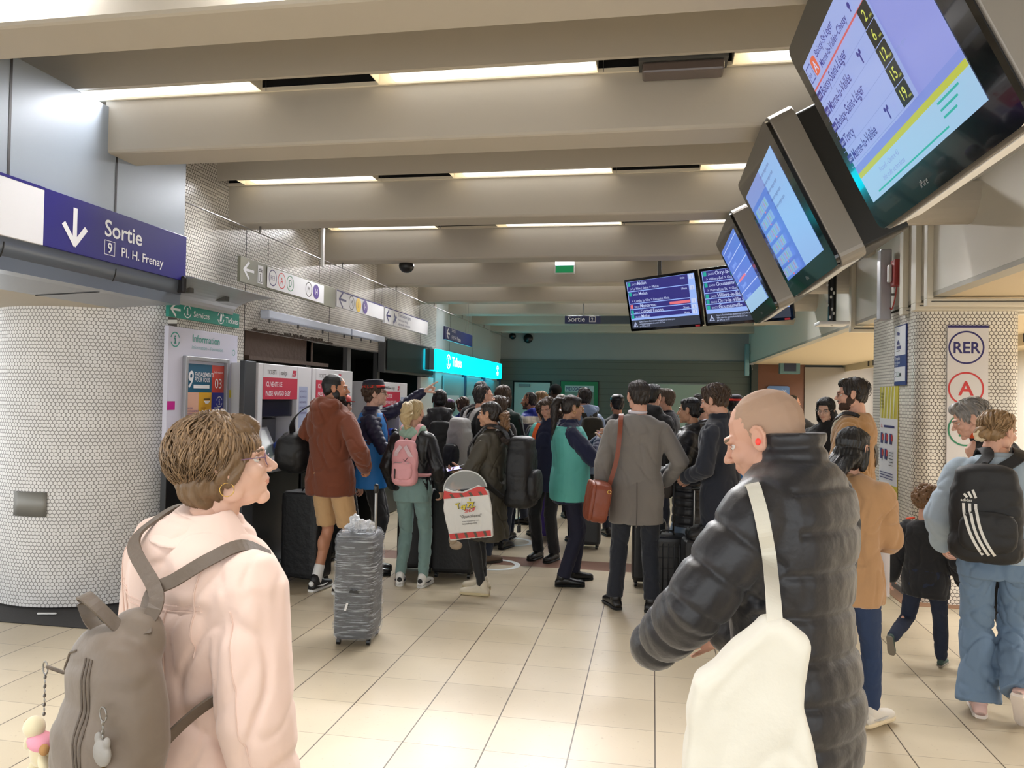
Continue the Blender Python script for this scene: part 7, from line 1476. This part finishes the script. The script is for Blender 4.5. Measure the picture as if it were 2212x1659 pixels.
J = far(1146, 10.2, 'person in a navy jacket with a white chest band and royal blue hood, facing left', hd=74, H=1.74, skin='tan', hy=-4, hp=4, top=dict(mat=mat('jacket_ink', (26, 30, 52), .5), t=.045, hem=.74, hood=True, quilt=(.09, .006), bands=[(1.44, 1.7, M_roy), (1.345, 1.44, M_whb)]), hair=dict(style='receding', mat=HB['dbrown']), beard=mat('stubble_grey', (92, 74, 62), .9), det=1.0)
far(1170, 11.2, 'person with straight blond hair beyond the royal blue hood', hd=96, H=1.76, sex='f', top=dict(mat=M_blk2, t=.035, hem=.7), hair=dict(style='long', mat=HB['dblond'], len=.15))
q_ = far(1200, 12.0, 'person in a black woollen hat in front of the pale far door', hd=60, H=1.88, skin='dark', top=dict(mat=M_blk2, t=.04, hem=.75, hood=True), hair=dict(style='cap', mat=mat('hat_wool', (16, 16, 18), .95)))
far(1213, 10.8, 'person with cropped grey hair between the dark ponytail and the green board', hd=20, H=1.72, top=dict(mat=M_blk2, t=.03, hem=.8), hair=dict(style='short', mat=HB['grey']))
far(1160, 9.3, 'person with a fuzzy brown hairdo behind the orange sash vest', hd=30, H=1.62, sex='f', top=dict(mat=cloth('moss', (52, 50, 42), .9), t=.03, hem=.7), hair=dict(style='curly', mat=HB['brown'], vol=.95), dx=.08)
N_ = far(1262, 9.0, 'person in a pale blue hoodie with dark thinning hair, left of the grey coat', hd=26, H=1.80, hy=-8, top=dict(mat=cloth('pale_blue', (152, 172, 204), .9), t=.035, hem=.82, hood=True), hair=dict(style='receding', mat=HB['dbrown']), det=1.0)
backpack(N_, 'olive backpack on the pale blue hoodie', cloth('olive_pack', (62, 58, 48), .9), .14, .08, 1.40, 1.0, None, None, .13, .045)
hx, hy_ = pxy(1272, 8.85); suitcase(hx, 8.75, 0, .34, .24, .58, mat('case_slate', (44, 46, 50), .35), 'dark slate suitcase on the floor below the turquoise vest', hz=.78)
hx, hy_ = pxy(1180, 9.35); suitcase(hx+.02, 9.15, 5, .28, .24, .66, mat('case_purple', (76, 52, 148), .5), 'purple suitcase behind the orange sash vest', hz=None)
q_ = far(1334, 9.6, 'person in a black baseball cap just left of the grey coat', hd=22, H=1.72, skin='tan', top=dict(mat=M_blackc, t=.035, hem=.8, collar=.03), hair=dict(style='short', mat=HB['black'])); cap(q_, M_black)
far(1408, 8.15, 'person with short black hair directly behind the grey coat', hd=-28, H=1.83, top=dict(mat=M_blackc, t=.04, hem=.7, hood=True), hair=dict(style='short', mat=HB['black']))
far(1440, 8.95, 'person with short grey-brown hair and glasses, facing left beyond the grey coat', hd=72, H=1.80, top=dict(mat=M_ncoat, t=.035, hem=.78, collar=.03), hair=dict(style='short', mat=HB['gbrown']), glasses=M_black, det=1.0, hy=-2, hp=-4)
far(1520, 8.1, 'person with a pale face mostly hidden between the black puffer coat and the navy coat', hd=80, H=1.74, top=dict(mat=M_blk2, t=.035, hem=.78), hair=dict(style='short', mat=HB['dbrown']))
q_ = far(1588, 9.0, 'person in a bright blue jacket and a cap with a red band', hd=-34, H=1.74, skin='tan', top=dict(mat=M_blue, t=.035, hem=.8), hair=dict(style='short', mat=HB['black'])); cap(q_, mat('cap_navy', (30, 32, 48), .7), mat('band_red', (206, 54, 42), .6))
far(1712, 12.8, 'person with a shaved head and black jacket reaching right, beyond the crowd', hd=-70, H=1.79, skin='tan', rw=(.16, .52, 1.12), re=(1, 0, -1), top=dict(mat=M_blackc, t=.04, hem=.78), hair=dict(style='stubble', mat=HB['black']), bottom=dict(kind='straight', mat=M_blackc))
o = empty('shoulder_bag', (0, 0, 0)); tag(o, 'khaki fabric shoulder bag hanging beside the navy and white jacket', 'bag'); c_ = np.array(at(1130, 975, y=8.6)); soft([rbox(tuple(c_), (.06, .05, .17), (0, -16, 0), 2.6)], cloth('khaki', (104, 94, 76), .9), 'body', o, .01, 3); b = MB(); b.add(strap(spline([c_+(0, -.01, .14), c_+(-.02, 0, .26), c_+(-.06, .02, .36)], 4), .025, .004), M_blk2); b.build('strap', o)
